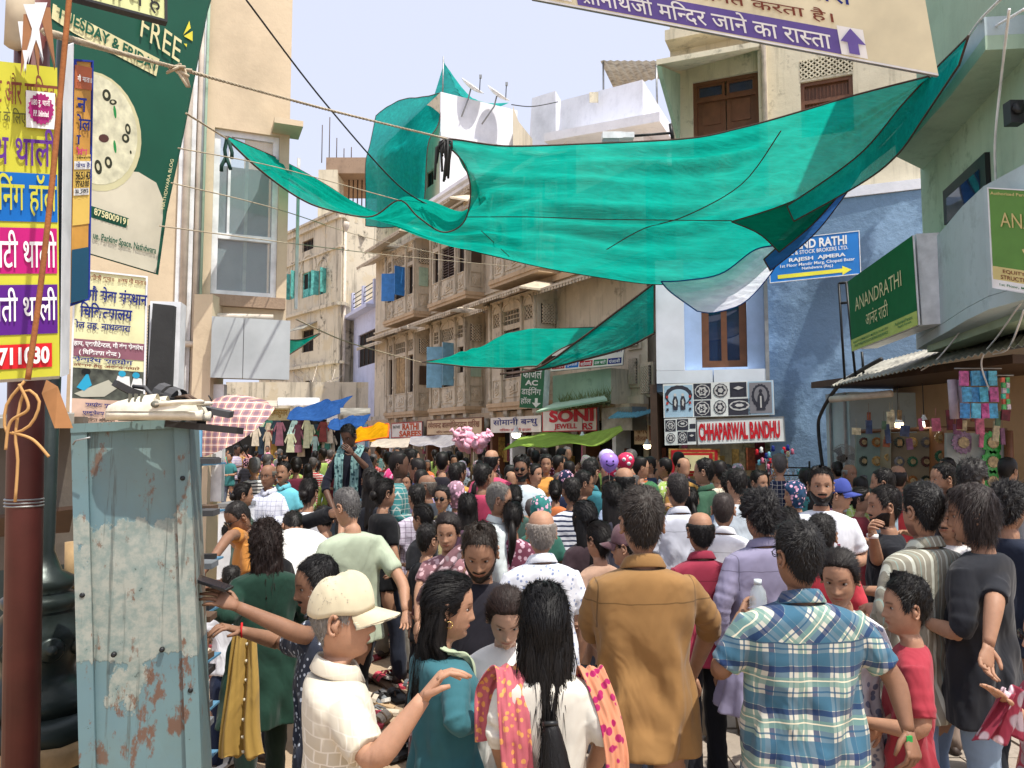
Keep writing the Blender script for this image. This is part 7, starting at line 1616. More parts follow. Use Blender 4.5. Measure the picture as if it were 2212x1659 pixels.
        if lod >= 1 and hair not in ('scarfed',):
            ns = {1: 900, 2: 4200}[lod]; ok = np.argwhere(mask[:-1] > .75)
            if len(ok):
                idx = ok[rr.randint(0, len(ok), ns)]; p = G[idx[:, 0], idx[:, 1]]+rr.normal(0, .0025, (ns, 3)); nn = N[idx[:, 0], idx[:, 1]]
                whorl = np.array((.01, -.045, 1.73)) if not female else np.array((0, .03, 1.735)); d = p-whorl; 
                if not female: d = d+np.array((0, .05, 0))*(p[:, 2:3] > 1.66)
                else: d = np.where(p[:, 1:2] > -.06, np.array((0, -.1, -.04))+0*p, d*np.array((-.3, .2, 1)))
                d -= nn*np.sum(d*nn, 1, keepdims=True); d /= np.linalg.norm(d, axis=1, keepdims=True)+1e-9; d += rr.normal(0, .22 if not female else .06, d.shape)
                if hair in ('curly', 'curlylong'): d += rr.normal(0, .45, d.shape)
                if hair == 'mop': d[:, 2] -= .5
                L = {'crew': .010, 'shaved': .005, 'short': .018, 'bald': .012, 'curly': .022, 'mop': .045, 'quiff': .022}.get(hair, .045)*rr.uniform(.6, 1.3, (ns, 1))
                lift = (1+2.5*(rr.uniform(0, 1, (ns, 1)) > .93))*{'crew': .25, 'shaved': .2, 'short': .12, 'curly': .3, 'mop': .03, 'quiff': .12, 'bald': .06}.get(hair, .015)
                w_ = np.cross(d, nn); w_ /= np.linalg.norm(w_, axis=1, keepdims=True)+1e-9; wd = .0009 if lod == 2 else .0018
                q0, q1, q2, q3, q4 = p-w_*wd, p+w_*wd, p+d*L*.5+nn*L*lift-w_*wd*.8, p+d*L*.5+nn*L*lift+w_*wd*.8, p+d*L+nn*L*lift*.9
                b = hg.n; hg.v.append(np.stack([q0, q1, q2, q3, q4], 1).reshape(-1, 3)); hg.n += 5*ns
                k = b+5*np.arange(ns); hg.f += np.stack([k, k+1, k+3, k+2], 1).tolist()+np.stack([k+2, k+3, k+4], 1).tolist(); hg.m += [0]*(2*ns)
        if hair == 'bun':
            c = np.array((0, -.115, 1.60)); t = np.linspace(.05, 3.09, 8); U, Tt = np.meshgrid(np.arange(12)*2*np.pi/12, t); q = .042+.004*np.sin(5*U+3*Tt)
            hg.grid(np.stack([q*np.sin(Tt)*np.cos(U), q*.8*np.sin(Tt)*np.sin(U), q*np.cos(Tt)], -1)+c)
        if hair == 'pony':
            n = (6, 9, 14)[lod]; t = np.linspace(0, 1, n); pts = np.stack([.012*np.sin(5*t), -.105-.05*np.sin(np.pi*np.minimum(1, t*1.4))+.0*t, 1.60-.36*t], -1); hg.tube(pts, np.interp(t, [0, .06, .35, .8, 1], [.014, .022, .034, .026, .006]), (6, 9, 14)[lod])
        if hair in ('long', 'longback', 'curlylong'):
            n = (6, 12, 20)[lod]; m_ = (9, 15, 27)[lod]; Lg = .42 if hair != 'curlylong' else .36; t = np.linspace(0, 1, n); al = np.linspace(-1, 1, m_); A_, T_ = np.meshgrid(al, t)
            wv = .006*np.sin(A_*14+T_*5)+.004*np.sin(A_*31)+(.012*np.sin(T_*22+A_*9) if hair == 'curlylong' else 0)
            w2 = .088+.02*np.sin(T_*3)-.03*T_**2-(.052*T_**3 if lod == 2 and hair == 'longback' and Y < 3 else 0); outer = np.stack([w2*np.sin(A_*1.45), -(.085+.045*T_**.5)*np.cos(A_*1.2)+.015-.02*T_+wv*-1.0, 1.67-.02*np.abs(A_)-Lg*T_+.02*np.sin(A_*9)*T_], -1)
            inner = outer.copy(); inner[..., 0] *= .8; inner[..., 1] += .03
            hg.grid(np.concatenate([outer, inner[:, ::-1]], 1))
            if lod == 2:
                ns = 900; ii = rr.randint(0, n-3, ns); jj = rr.randint(0, m_, ns); p = outer[ii, jj]+rr.normal(0, .004, (ns, 3))+np.array((0, -.003, 0)); d = np.array((0, 0, -1.))+rr.normal(0, .12, (ns, 3)); L = rr.uniform(.04, .12, (ns, 1)); w_ = np.array((1., .2, 0)); wd = .0012
                q = [p-w_*wd, p+w_*wd, p+d*L*.5+np.array((0, -.003, 0))-w_*wd, p+d*L*.5+np.array((0, -.003, 0))+w_*wd, p+d*L]; b = hg.n; hg.v.append(np.stack(q, 1).reshape(-1, 3)); hg.n += 5*ns; k = b+5*np.arange(ns); hg.f += np.stack([k, k+1, k+3, k+2], 1).tolist()+np.stack([k+2, k+3, k+4], 1).tolist(); hg.m += [0]*(2*ns)
        hname = 'hair' if hair != 'scarfed' else 'headscarf'
        hg.build(hname, hm if hair != 'scarfed' else fabric(scarf or 'd0307f', 'leaf', 'e9b0c8'), root, hf)
    if (beard == 2 or stache) and lod:
        sg = 40 if lod == 2 else 28; zr2 = np.linspace(.085, -.012, 18 if lod == 2 else 12); T, Z = np.meshgrid(np.linspace(-1.75, 1.75, sg), zr2); B0 = hpoint(T, Z, True); deg = np.abs(np.degrees(T)); x_ = np.abs(B0[..., 0])
        mk = np.zeros_like(Z)
        if beard == 2: mk = ssm(np.interp(deg, [0, 18, 40, 70, 100], [.036, .045, .055, .085, .09])-Z, 0, .008)*(1-np.exp(-((Z-.050)/.006)**2)*(x_ < .024))
        mk = np.maximum(mk, np.exp(-((Z-.063)/.005)**2)*ssm(.036-x_, 0, .01))
        rr = np.random.RandomState(3); N = B0-np.array((0, 0, 1.55)); N /= np.linalg.norm(N, axis=-1, keepdims=True); G = B0+N*(mk*(.007+rr.uniform(-.0015, .0015, Z.shape))-.003*(1-mk))[..., None]
        bg_ = Geo(); bg_.grid(G, 0, wrap=False); bg_.build('beard' if beard == 2 else 'moustache', hm, root, hf)
    if glasses:
        gg = Geo(); dark = glasses == 'sun'
        for sd in (-1, 1):
            c = np.array((sd*.033, .1, 1.618)); t = np.linspace(0, 2*np.pi, 13); pts = [c+np.array((.023*math.cos(a), -.010*abs(math.cos(a)), (.020 if dark else .016)*math.sin(a))) for a in t]
            gg.tube(pts, .0018 if not dark else .003, 4); gg.tube([c+np.array((sd*.024, -.006, .006)), np.array((sd*.080, .04, 1.622)), np.array((sd*.082, -.01, 1.618)), np.array((sd*.078, -.03, 1.60))], .002, 4)
            gg.tube([c+np.array((0, -.004, 0)), c+np.array((0, -.001, 0))], [(.022, .018)]*2, 12, 1, upv=(0, 0, 1)) if dark else None
        gg.tube([(-.011, .104, 1.622), (0, .108, 1.625), (.011, .104, 1.622)], .0018, 4)
        gg.build('glasses', [M_iron, plain('dark_lens', (.01, .01, .012), .08)], root, hf)
    # ---- shirt
    fb = fabric(shirt, 'seam' if (collar and lod == 2 and pat == 'plain') else pat, col2); rm = remesh if remesh is not None else lod >= 1
    nS = (20, 30, 44)[lod]; w0 = fw*wide; L0 = hem
    prof = [(1.447, .070, .058, .076, -.020), (1.436, .098, .064, .084, -.020), (1.422, .135, .073, .092, -.018), (1.402, .170, .084, .098, -.016), (1.375, .188, .094, .102, -.013), (1.33, .190, .105, .106, -.01), (1.26, .182, .115, .106, -.008), (1.18, .172, .114, .100, -.006), (1.08, .166, .112, .098, -.004), (1.0, .172, .113, .106, -.004), (.92, .180, .114, .118, -.004), (.86, .184, .116, .12, -.004)]
    if female: prof = [(z, a*(1 if z > 1.2 else (.92 if z > 1.02 else 1.06)), f*(1.16 if 1.2 < z < 1.36 else 1), b, y0) for z, a, f, b, y0 in prof]
    if hem < .85: prof += [(z, .186+(.86-z)*(.10 if not skirt else .16), .118+(.86-z)*.10, .122+(.86-z)*.1, -.004) for z in np.linspace(.84, hem, max(2, int((.86-hem)/.06)+1))]
    else: prof = [q for q in prof if q[0] > hem]+[(hem, .184, .116, .12, -.004)]
    pr = np.array(prof); zf = np.concatenate([pr[:3, 0], np.linspace(pr[3, 0], pr[-1, 0], (12, 26, 46)[lod])]); th = np.arange(nS)*2*np.pi/nS
    Z, T = np.meshgrid(zf, th, indexing='ij'); cols = [np.interp(-Z, -pr[:, 0], pr[:, k]) for k in (1, 2, 3, 4)]
    rr = np.random.RandomState(int(x*3+ytop*5) % 99991); ph = rr.uniform(0, 6.28, 10)
    low = ssm(1.35-Z, 0, .5); fold = (np.sin(6*T+ph[0]+2.5*np.sin(7*Z+ph[1]))*.0065+np.sin(11*T+ph[2]+9*Z)*.0035)*low+np.sin(13*Z+3*np.sin(2*T+ph[3])+ph[4])*.005*ssm(Z, .9, 1.0)*ssm(1.3-Z, 0, .15)+np.sin(31*Z+5*np.sin(3*T+ph[5]))*.0022*ssm(1.3-Z, 0, .2)
    if lod == 2: fold *= 1.7
    if hem < .7: fold += np.sin(9*T+ph[6])*.02*ssm(.9-Z, 0, .5)
    S_ = np.sign(np.sin(T)); Cc, Ss = np.cos(T), np.sin(T); pw = .84; sx = np.sign(Ss)*np.abs(Ss)**pw; cy = np.sign(Cc)*np.abs(Cc)**pw
    G = np.stack([(cols[0]*w0+fold)*sx, np.where(Cc > 0, cols[1], cols[2])*(1+(wide-1)*.8)*cy+fold*cy*1.4+cols[3], Z], -1)
    sg_ = Geo(); sg_.grid(G); ntor = sg_.n
    for sd in (-1, 1):
        if sleeve == 'none': continue
        sh, e, w_, ub = arms[sd]; path = curve_pts(sh-np.array((sd*.035, 0, .018)), e, w_, (12, 20, 34)[lod]); t = np.linspace(0, 1, len(path)); te = {'short': .42, 'elbow': .55, 'long': .97, 'rolled': .62}[sleeve]; k = max(3, int(te*len(path)))
        path = path[:k]; t = t[:k]; rad = np.interp(t, [0, .12, .3, .5, .7, 1], [.060, .062, .060, .053, .047, .038])*(.9 if female else 1.0)*(1.06 if sleeve == 'short' else 1); rad = rad+.003*np.sin(t*60+ph[7])*ssm(t, .1, .3)+.0025*np.sin(t*110+ph[8])*ssm(t, .2, .4)
        a = sg_.n; sg_.tube(path, rad, (9, 14, 20)[lod], upv=(0, 0, 1) if ub else None)
        if lod == 2 and te < .9:
            pass
    def shfn(V):
        B_ = warp(V); k = ntor
        for i, sd in enumerate((-1, 1)):
            if sleeve == 'none': break
            c = len(sg_.v[1+i]); 
            if arms[sd][3]: B_[k:k+c] = V[k:k+c]
            k += c
        return B_
    so_ = sg_.build('shirt' if hem > .7 and not skirt else ('kurta' if skirt != 'saree' else 'blouse'), fb, root, shfn)
    if rm:
        md = so_.modifiers.new('r', 'REMESH'); md.mode = 'VOXEL'; md.voxel_size = .0085 if lod == 2 else .017; md.use_smooth_shade = True
        md = so_.modifiers.new('s', 'SMOOTH'); md.factor = .5; md.iterations = 5 if lod == 2 else 2
    if collar and lod:
        n = 28; th = np.linspace(0, 2*np.pi, n, endpoint=False); 
        prc = [(.058, 1.455), (.061, 1.482), (.066, 1.490), (.074, 1.480), (.091, 1.448), (.088, 1.442)]
        G = []
        for r_, z_ in prc:
            gap = np.exp(-(((th+np.pi) % (2*np.pi)-np.pi)/.22)**2); G.append(np.stack([r_*1.02*np.sin(th), r_*(.95*np.cos(th))-.018+.008*(np.cos(th) > 0), z_-.020*np.cos(th)-gap*.022-(.012*np.exp(-((np.abs((th+np.pi) % (2*np.pi)-np.pi)-.45)/.25)**2) if r_ > .09 else 0)], -1))
        cg_ = Geo(); cg_.grid(np.array(G), 0, caps=False); cg_.build('collar', fb, so_, warp)
    # ---- legs
    if skirt and skirt != 'kurta':
        th = np.arange(nS)*2*np.pi/nS; Z, T = np.meshgrid(np.linspace(1.0, .05, 16), th, indexing='ij'); f_ = np.sin(10*T+ph[1])*.012*ssm(1-Z, .1, .6); r_ = .165+.10*ssm(1-Z, .1, .9)+f_
        lg = Geo(); lg.grid(np.stack([r_*np.sin(T), r_*.72*np.cos(T)-.005, Z], -1)); lg.build('skirt', fabric(legs, pat if skirt == 'saree' else 'plain', col2), root, warp)
    else:
        lg = Geo(); th = np.arange(16)*2*np.pi/16; Zz = np.array([1.02, .98, .92, .86, .81]); rw = np.array([.140, .150, .156, .152, .11])*w0; 
        lg.grid(np.stack([rw[:, None]*np.sin(th), rw[:, None]*.50*np.cos(th)-.004, Zz[:, None]+0*th], -1))
        for sd in (-1, 1):
            zz = np.linspace(0, 1, (6, 12, 20)[lod]); pts = np.stack([sd*np.interp(zz, [0, 1], [.084, .10])*w0, np.interp(zz, [0, .5, .75, 1], [-.005, .01+stp*sd, -.015+stp*sd*1.5, -.03+stp*sd*2]), .90-.84*zz], -1)
            rad = np.interp(zz, [0, .25, .5, 1], [.078, .080, .068, .060])*(1.08 if female else 1)+.003*np.sin(zz*40+ph[2])+.004*np.sin(zz*17+ph[3]); lg.tube(pts, rad, (8, 12, 16)[lod])
        lg.build('trousers', fabric(legs), root, warp)
    if Y < 6 or lod:
        sf = Geo()
        for sd in (-1, 1):
            fy = -.03+stp*sd*2; sf.tube([(sd*.10, fy-.075, .03), (sd*.10, fy-.06, .045), (sd*.10, fy, .05), (sd*.105, fy+.09, .04), (sd*.11, fy+.17, .028), (sd*.11, fy+.20, .02)], [(.02, .02), (.034, .04), (.04, .048), (.046, .034), (.044, .022), (.02, .012)], 10, upv=(0, 0, 1))
            
        sf.build('shoes', plain('shoe_'+feet, feet, .6), root)
    if drape: drape(root, warp, hf)
    rec = dict(root=root, local=local, top=top, s=s, warp=warp, hf=hf, arms=arms, fb=fb, shirt=so_, body=body); allpeople.append(rec); return rec
def ribbon(root, name, pts, widths, mat, thick=.006, wr=.006, side=(1, 0, 0), n=50, m_=17, fn=None):
    """draped cloth band along local points; side = direction of its width per point or constant"""
    pts = np.array(pts, float); k = len(pts); tt = np.linspace(0, k-1, n)
    def sp_(A): return np.array([list(spl([Vector(q) for q in A], t)) for t in tt])
    C = sp_(pts); S = sp_(side) if np.ndim(side) == 2 else np.tile(np.array(side, float), (n, 1)); S /= np.linalg.norm(S, axis=1, keepdims=True); Wd = np.interp(tt, np.arange(k), widths)
    D = np.gradient(C, axis=0); D /= np.linalg.norm(D, axis=1, keepdims=True)+1e-9; N = np.cross(S, D); N /= np.linalg.norm(N, axis=1, keepdims=True)+1e-9
    al = np.linspace(-1, 1, m_); rows = []
    for i in range(n):
        f_ = wr*(np.sin(al*7+i*.25)+.6*np.sin(al*13-i*.4)); rows.append(C[i]+np.outer(al*Wd[i]/2, S[i])+np.outer(f_, N[i]))
    A = np.array(rows); B_ = A-N[:, None, :]*thick; g = Geo(); g.grid(np.concatenate([A, B_[:, ::-1]], 1)); return g.build(name, mat, root, fn)
# ================================================================== foreground crowd
M_cap = fabric('c9bd9a', 'plain', rough=.9)
# --- capped man
r_ = person('elderly man in a cream cap and cream patterned polo reaching out his arm', 742, 1240, 2.22, face=-72, tone=0, hair='crew', hcol='8a8680', shirt='d8cfbd', pat='brick', collar=True, sleeve='short', legs='3a3a3c', aR=(P(808, 1650, 1.98), P(915, 1508, 2.02)), aL='down', head=(-14, 0), curlR=.9, nR=(.2, .3, -1), wide=1.12, open_mouth=True, hem=.86)
def cap(rec, mat, tilt=0, nm='cap', brimmat=None, yawc=0, big=1.0):
    g = Geo(); n = 32; th = np.arange(n)*2*np.pi/n; G = []
    for q in np.linspace(0, 1, 12):
        z = 1.640+.118*math.sin(q*1.5); r = math.cos(q*1.5)**.62; a, b = .090*r*big, .111*r*big
        G.append(np.stack([a*np.sin(th)*(1+.012*np.sin(6*th+q*3)), b*np.cos(th)-.006, z+.010*np.cos(th)+.004*np.sin(5*th+q*4)], -1))
    g.grid(np.array(G)); 
    al = np.linspace(-1.15, 1.15, 17); rows = []
    for q in np.linspace(0, 1, 7): rows.append(np.stack([np.sin(al)*(.086-.004*q), .098*np.cos(al)+.092*q*np.maximum(0, np.cos(al*1.3))**.75, 1.652-.022*q-.022*(al**2)*(.4+.6*q)], -1))
    A = np.array(rows); g.grid(np.concatenate([A, (A-np.array((0, 0, .007)))[:, ::-1]], 1))
    o = g.build(nm, mat, rec['root'], rec['hf']); return o
cap(r_, M_cap)
g = Geo(); g.tube([(-.03, -.114, 1.628), (0, -.118, 1.626), (.03, -.114, 1.628)], .008, 6); g.build('cap_strap', M_iron, r_['root'], r_['hf'])
# --- man photographing with a phone
r_ = person('moustached man in navy dotted shirt holding a phone out to the left', 694, 1195, 3.0, face=104, tone=2, hair='short', hcol='1c1a1a', shirt='2c3242', pat='dots', col2='b9c0cc', collar=True, sleeve='short', legs='1d2026', aR=(P(655, 1375, 2.85), P(512, 1310, 2.75)), aL=(P(610, 1388, 3.25), P(515, 1362, 3.1)), stache=True, head=(12, 8), curlR=.45, curlL=.7, hem=.66, nR=(0, .9, .3), nL=(0, .3, -1), wide=.95)
ph = P(452, 1258, 2.72); po = empty('mobile_phone', 'black smartphone held up in the moustached man\'s raised hand', 'phone', loc=ph); Rm = Matrix.Rotation(R(18), 3, 'Y')
MB().box((0, 0, 0), (.15, .075, .009), 0, Rm).build('body', plain('phone_black', (.012, .012, .014), .2), po); MB().box((0, 0, .0052), (.14, .068, .001), 0, Rm).build('screen', plain('phone_screen', (.02, .022, .03), .05), po)
g = Geo(); w_ = r_['local'](P(522, 1361, 3.1)); g.tube([w_+np.array(q) for q in ((.0, .0, .032), (.026, 0, 0), (0, 0, -.032), (-.026, 0, 0), (0, 0, .032))], .005, 6); g.build('thread_bracelet', pnt('thread_red', 'c8282c', .7), r_['root'])
# --- green kurta woman
M_yd = fabric('a98528', 'plain')
def d_green(root, warp, hf):
    ribbon(root, 'dupatta', [(.06, -.14, 1.25), (.10, -.13, 1.40), (.15, -.02, 1.47), (.12, .12, 1.34), (.06, .16, 1.15)], [.10, .13, .12, .12, .12], M_yd, side=(.8, .3, -.5), fn=warp)
r_ = person('woman with dark curly hair in a bottle green kurta and long mustard scarf', 575, 1128, 4.25, face=28, tone=1, hair='curlylong', hcol='2a1d18', shirt='17392c', pat='plain', skirt='kurta', hem=.50, sleeve='long', legs='152a22', aL=(P(500, 1340, 4.0), P(432, 1305, 3.9)), aR='bent', female=True, wide=1.32, remesh=True)
M_dg = M_yd
sf = empty('yellow_scarf_tail', 'long mustard yellow scarf tail with small sequin flowers hanging beside the green kurta', 'scarf')
Rw = [P(527, 1360, 3.9), P(520, 1420, 3.88), P(520, 1500, 3.86), P(520, 1580, 3.85), P(520, 1635, 3.85)]
g = Geo(); n = 40; mm = 21; al = np.linspace(-1, 1, mm); rows = []
for i in range(n):
    t = i/(n-1); c = np.array(list(spl(Rw, t*4))); w_ = .055+.055*t; rows.append(np.stack([c[0]+al*w_+.01*np.sin(6*t), c[1]+.022*np.sin(al*6+2*t)+.01*np.sin(al*13), c[2]+0*al+(.012*np.sin(al*9) if i == n-1 else 0)], -1))
A = np.array(rows); g.grid(np.concatenate([A, (A+np.array((0, .006, 0)))[:, ::-1]], 1)); g.build('cloth', M_yd, sf)
for k in range(7): MB().lathe(tuple(A[6+5*k][12]-np.array((0, .012, 0))), [(0, 0), (.009, .0), (.009, .003), (0, .004)], 5, 0, Matrix.Rotation(R(90), 3, 'X')).build('sequin_flower', plain('sequin', 'd8d0b8', .3), sf)
# --- sage tee man
person('grey haired man in a pale sage t-shirt with dark trousers bending over', 760, 1046, 4.8, face=42, tone=0, hair='crew', hcol='5f5c5a', shirt='a9b69a', sleeve='short', hem=.74, legs='14151a', aR=(P(872, 1260, 4.75), P(876, 1322, 4.6)), aL='bent', head=(14, 16), wide=1.22, hthick=1.5)
# --- teal woman
M_sc = fabric('a9b894', 'plain')
def d_teal(root, warp, hf): ribbon(root, 'scarf', [(.0, -.09, 1.475), (-.08, -.02, 1.46), (-.075, .075, 1.40), (-.04, .125, 1.24), (-.03, .125, 1.0)], [.05, .06, .06, .06, .06], M_sc, side=(.95, .2, .2), fn=warp); ribbon(root, 'scarf', [(-.04, -.085, 1.475), (.055, -.065, 1.475), (.085, .01, 1.45), (.065, .085, 1.39), (.03, .128, 1.2)], [.05, .06, .06, .06, .05], M_sc, side=(.9, .1, .4), fn=warp)
r_ = person('woman with long black hair and gold earring in a teal kurta facing right', 962, 1232, 2.62, face=-62, tone=0, hair='long', hcol='141110', shirt='2c6a74', skirt='kurta', sleeve='long', hem=.5, legs='1d6470', aR=(P(985, 1572, 2.4), P(1090, 1520, 2.6)), aL='bent', female=True, head=(-22, 6), wide=1.12, drape=d_teal, remesh=True)
g = Geo(); t = np.linspace(0, 6.28, 14); g.tube([(.079, .004+.013*math.cos(a), 1.565+.013*math.sin(a)) for a in t], .0022, 5); g.build('earring', plain('gold_metal', (.8, .55, .2), .25, .9), r_['root'], r_['hf'])
# --- white blouse woman
person('woman with brown tied back hair and white blouse looking down between two others', 1090, 1243, 2.82, face=172, tone=4, hair='bun', hcol='2b1c16', shirt='e6e2da', collar=False, sleeve='long', hem=.72, legs='6c7f9a', female=True, head=(12, 30))
# --- long ponytail woman with bright scarf
M_pk = fabric('c45a66', 'leaf', 'd99a5a', 1.6); M_or2 = fabric('cf8258', 'leaf', '9c2458', 1.2)
def d_long(root, warp, hf):
    ribbon(root, 'dupatta', [(-.20, .03, 1.20), (-.19, .06, 1.38), (-.13, -.02, 1.465), (-.12, -.105, 1.36), (-.105, -.128, 1.15), (-.09, -.138, .95), (-.08, -.150, .75)], [.10, .11, .10, .11, .11, .12, .12], M_pk, side=(.9, -.1, .1), wr=.006, fn=warp, n=60)
    ribbon(root, 'dupatta', [(.15, .08, 1.25), (.165, .06, 1.40), (.17, -.03, 1.45), (.222, -.115, 1.30), (.222, -.155, 1.12), (.10, -.165, .98), (-.02, -.165, .93)], [.08, .09, .09, .085, .085, .08, .06], M_or2, side=[(.9, 0, .1), (.9, 0, .1), (.9, -.1, 0), (.95, .2, 0), (.9, .3, .1), (.6, .3, .7), (.3, .2, .9)], wr=.005, fn=warp, n=60)
r_ = person('woman with long black ponytail over a white printed kurta and pink orange scarf', 1175, 1257, 2.36, face=4, tone=1, hair='longback', hcol='100e0e', shirt='d2cdbf', pat='bigprint', skirt='kurta', sleeve='elbow', hem=.45, legs='2a5a44', aL=(P(1075, 1590, 2.3), P(1110, 1730, 2.6)), aR=(P(1312, 1585, 2.3), P(1250, 1730, 2.6)), female=True, wide=1.05, drape=d_long, remesh=True)
g = Geo(); n = 26; t = np.linspace(0, 1, n); pts = np.stack([.014*np.sin(5*t), -.185-.03*np.sin(np.pi*t), 1.335-.62*t], -1); g.tube(pts, np.interp(t, [0, .05, .3, .75, 1], [.020, .032, .058, .055, .015]), 22)
rr = np.random.RandomState(4); ns = 2600; tt = rr.uniform(0, .95, ns); an = rr.uniform(2.6, 6.8, ns); rad = np.interp(tt, [0, .05, .3, .75, 1], [.020, .032, .058, .055, .015]); p = np.stack([np.interp(tt, t, pts[:, 0])+rad*np.cos(an), np.interp(tt, t, pts[:, 1])+rad*np.sin(an), np.interp(tt, t, pts[:, 2])], -1); d = np.array((0, 0, -1.))+rr.normal(0, .13, (ns, 3)); L = rr.uniform(.04, .10, (ns, 1)); q = [p-np.array((.001, 0, 0)), p+np.array((.001, 0, 0)), p+d*L*.5+np.array((.001, -.003, 0)), p+d*L*.5-np.array((.001, .003, 0)), p+d*L]
b = g.n; g.v.append(np.stack(q, 1).reshape(-1, 3)); g.n += 5*ns; k = b+5*np.arange(ns); g.f += np.stack([k, k+1, k+2, k+3], 1).tolist()+np.stack([k+3, k+2, k+4], 1).tolist(); g.m += [0]*(2*ns)
g.build('ponytail', hair_mat('100e0e'), r_['root'], r_['warp'])
g = Geo(); g.tube([(0, -.182, 1.335), (0, -.187, 1.322)], .027, 14); g.build('hair_band', M_iron, r_['root'])
for (cx, cz, w_, h_, cc, sd) in ((-.235, 1.17, .030, .055, 'c98a1e', -1), (.235, 1.16, .022, .06, '9c1f4a', 1), (.243, 1.07, .018, .05, '9c1f4a', 1), (-.25, 1.05, .02, .05, 'b0302c', -1)):
    pass
# --- mustard shirt man
person('broad shouldered man in a plain mustard brown shirt seen from behind', 1385, 1050, 3.02, face=3, tone=1, hair='short', hcol='2e2620', shirt='976d33', collar=True, sleeve='rolled', hem=.75, legs='5c5c62', wide=1.12, aL=(P(1272, 1350, 3.1), P(1340, 1450, 3.3)), aR=(P(1537, 1345, 3.1), P(1495, 1460, 3.3)), beard=1, hthick=1.35)
# --- plaid shirt man
r_ = person('man in glasses and a blue cream plaid shirt seen from behind', 1722, 1122, 2.78, face=5, tone=2, hair='short', hcol='161312', shirt='c4c2b2', pat='plaid', col2='2b6f92', collar=True, sleeve='short', hem=.70, legs='2c3038', wide=1.30, aL=(P(1548, 1462, 2.78), P(1600, 1330, 3.15)), aR=(P(1935, 1470, 2.75), P(1962, 1580, 2.68)), glasses='clear', curlR=1.1, head=(8, 0), nR=(-.3, .8, 0))
bt = empty('water_bottle', 'clear plastic water bottle lifted just left of the plaid shirt man', 'bottle', loc=P(1638, 1310, 3.1))
MB().lathe((0, 0, 0), [(.028, -.1), (.034, -.09), (.034, .03), (.030, .06), (.014, .085), (.013, .095), (.0, .095)], 20).build('bottle_body', glass_mat('bottle_plastic', 'd8e6e8', .35), bt); MB().lathe((0, 0, .085), [(.015, 0), (.015, .02), (0, .02)], 14).build('cap', pnt('bottle_cap', 'dfe8ea'), bt)
q = P(1962, 1600, 2.66); MB().box(q, (.02, .02, .035)).build('green_wrapper', pnt('wrap_green', '2f9a4e'), label='tiny green wrapper pinched in the plaid shirt man\'s lowered hand', category='wrapper')
# --- boy in red
person('boy in a red t-shirt with side parted black hair looking left', 1952, 1246, 2.92, face=72, tone=0, hair='quiff', hcol='14110f', shirt='a8283a', sleeve='short', hem=.78, legs='1b1c22', aR=(P(1972, 1530, 2.95), P(1905, 1572, 2.9)), aL='bent', head=(12, 0), wide=.88)
# --- bindi woman
person('woman with a small bindi and hair tied back in a white leaf print kurta', 1815, 1176, 3.1, face=158, tone=0, hair='bun', hcol='1c1512', shirt='d8d8de', pat='leaf', col2='7c86a0', skirt='kurta', hem=.45, legs='c8c0c4', female=True, head=(-10, 14), sleeve='short')
# --- striped shirt man & black tee man
person('man in an olive shirt with pale vertical stripes and light blue jeans from behind', 1988, 1040, 3.65, face=18, tone=1, hair='short', hcol='171413', shirt='8f8a78', pat='stripev', col2='c9cdbe', collar=True, sleeve='rolled', hem=.68, legs='6f88ab', wide=1.22, glasses='clear', beard=1, aL='bent', hthick=1.2)
person('young man with floppy hair in an oversized black t-shirt and pale jeans', 2105, 1046, 3.5, face=38, tone=1, hair='mop', hcol='2c2320', shirt='22242a', sleeve='elbow', hem=.70, legs='7d97b0', wide=1.15, aR=(P(2150, 1290, 3.28), P(2135, 1395, 3.2)), aL='bent', head=(22, 6), curlR=.6)
person('man with dark curly hair in a navy jacket at the right edge facing right', 2178, 1045, 4.3, face=-60, tone=1, hair='curly', hcol='171313', shirt='1c2436', sleeve='long', hem=.8, legs='20242c', beard=1)
# --- right edge woman with raised hand
r_ = person('woman in a maroon and white dupatta at the right edge raising her palm', 2262, 1300, 2.55, face=84, tone=0, hair='bun', hcol='1a1412', shirt='9c2440', pat='floral', col2='d8c0c8', skirt='kurta', hem=.45, sleeve='elbow', legs='5a1a2a', female=True, aL=(P(2250, 1590, 2.5), P(2172, 1515, 2.42)), aR='down', glasses='sun', curlL=.12, nL=(0, .2, -1), wide=1.05, remesh=True)
M_mr = fabric('8c2038', 'floral', 'dfc4cc'); sf = empty('maroon_scarf_end', 'crumpled maroon white scarf end with green border hanging at the right edge', 'scarf'); g = Geo(); rows = []
for i in range(24):
    t = i/23; c = P(2190-35*t, 1490+110*t, 2.40); al = np.linspace(-1, 1, 15); rows.append(np.stack([c.x+al*(.035+.03*t), c.y+.02*np.sin(al*8+t*3), c.z+.01*np.sin(al*5+t*4)+0*al], -1))
A = np.array(rows); g.grid(np.concatenate([A, (A+np.array((0, .006, 0)))[:, ::-1]], 1)); g.build('cloth', M_mr, sf)
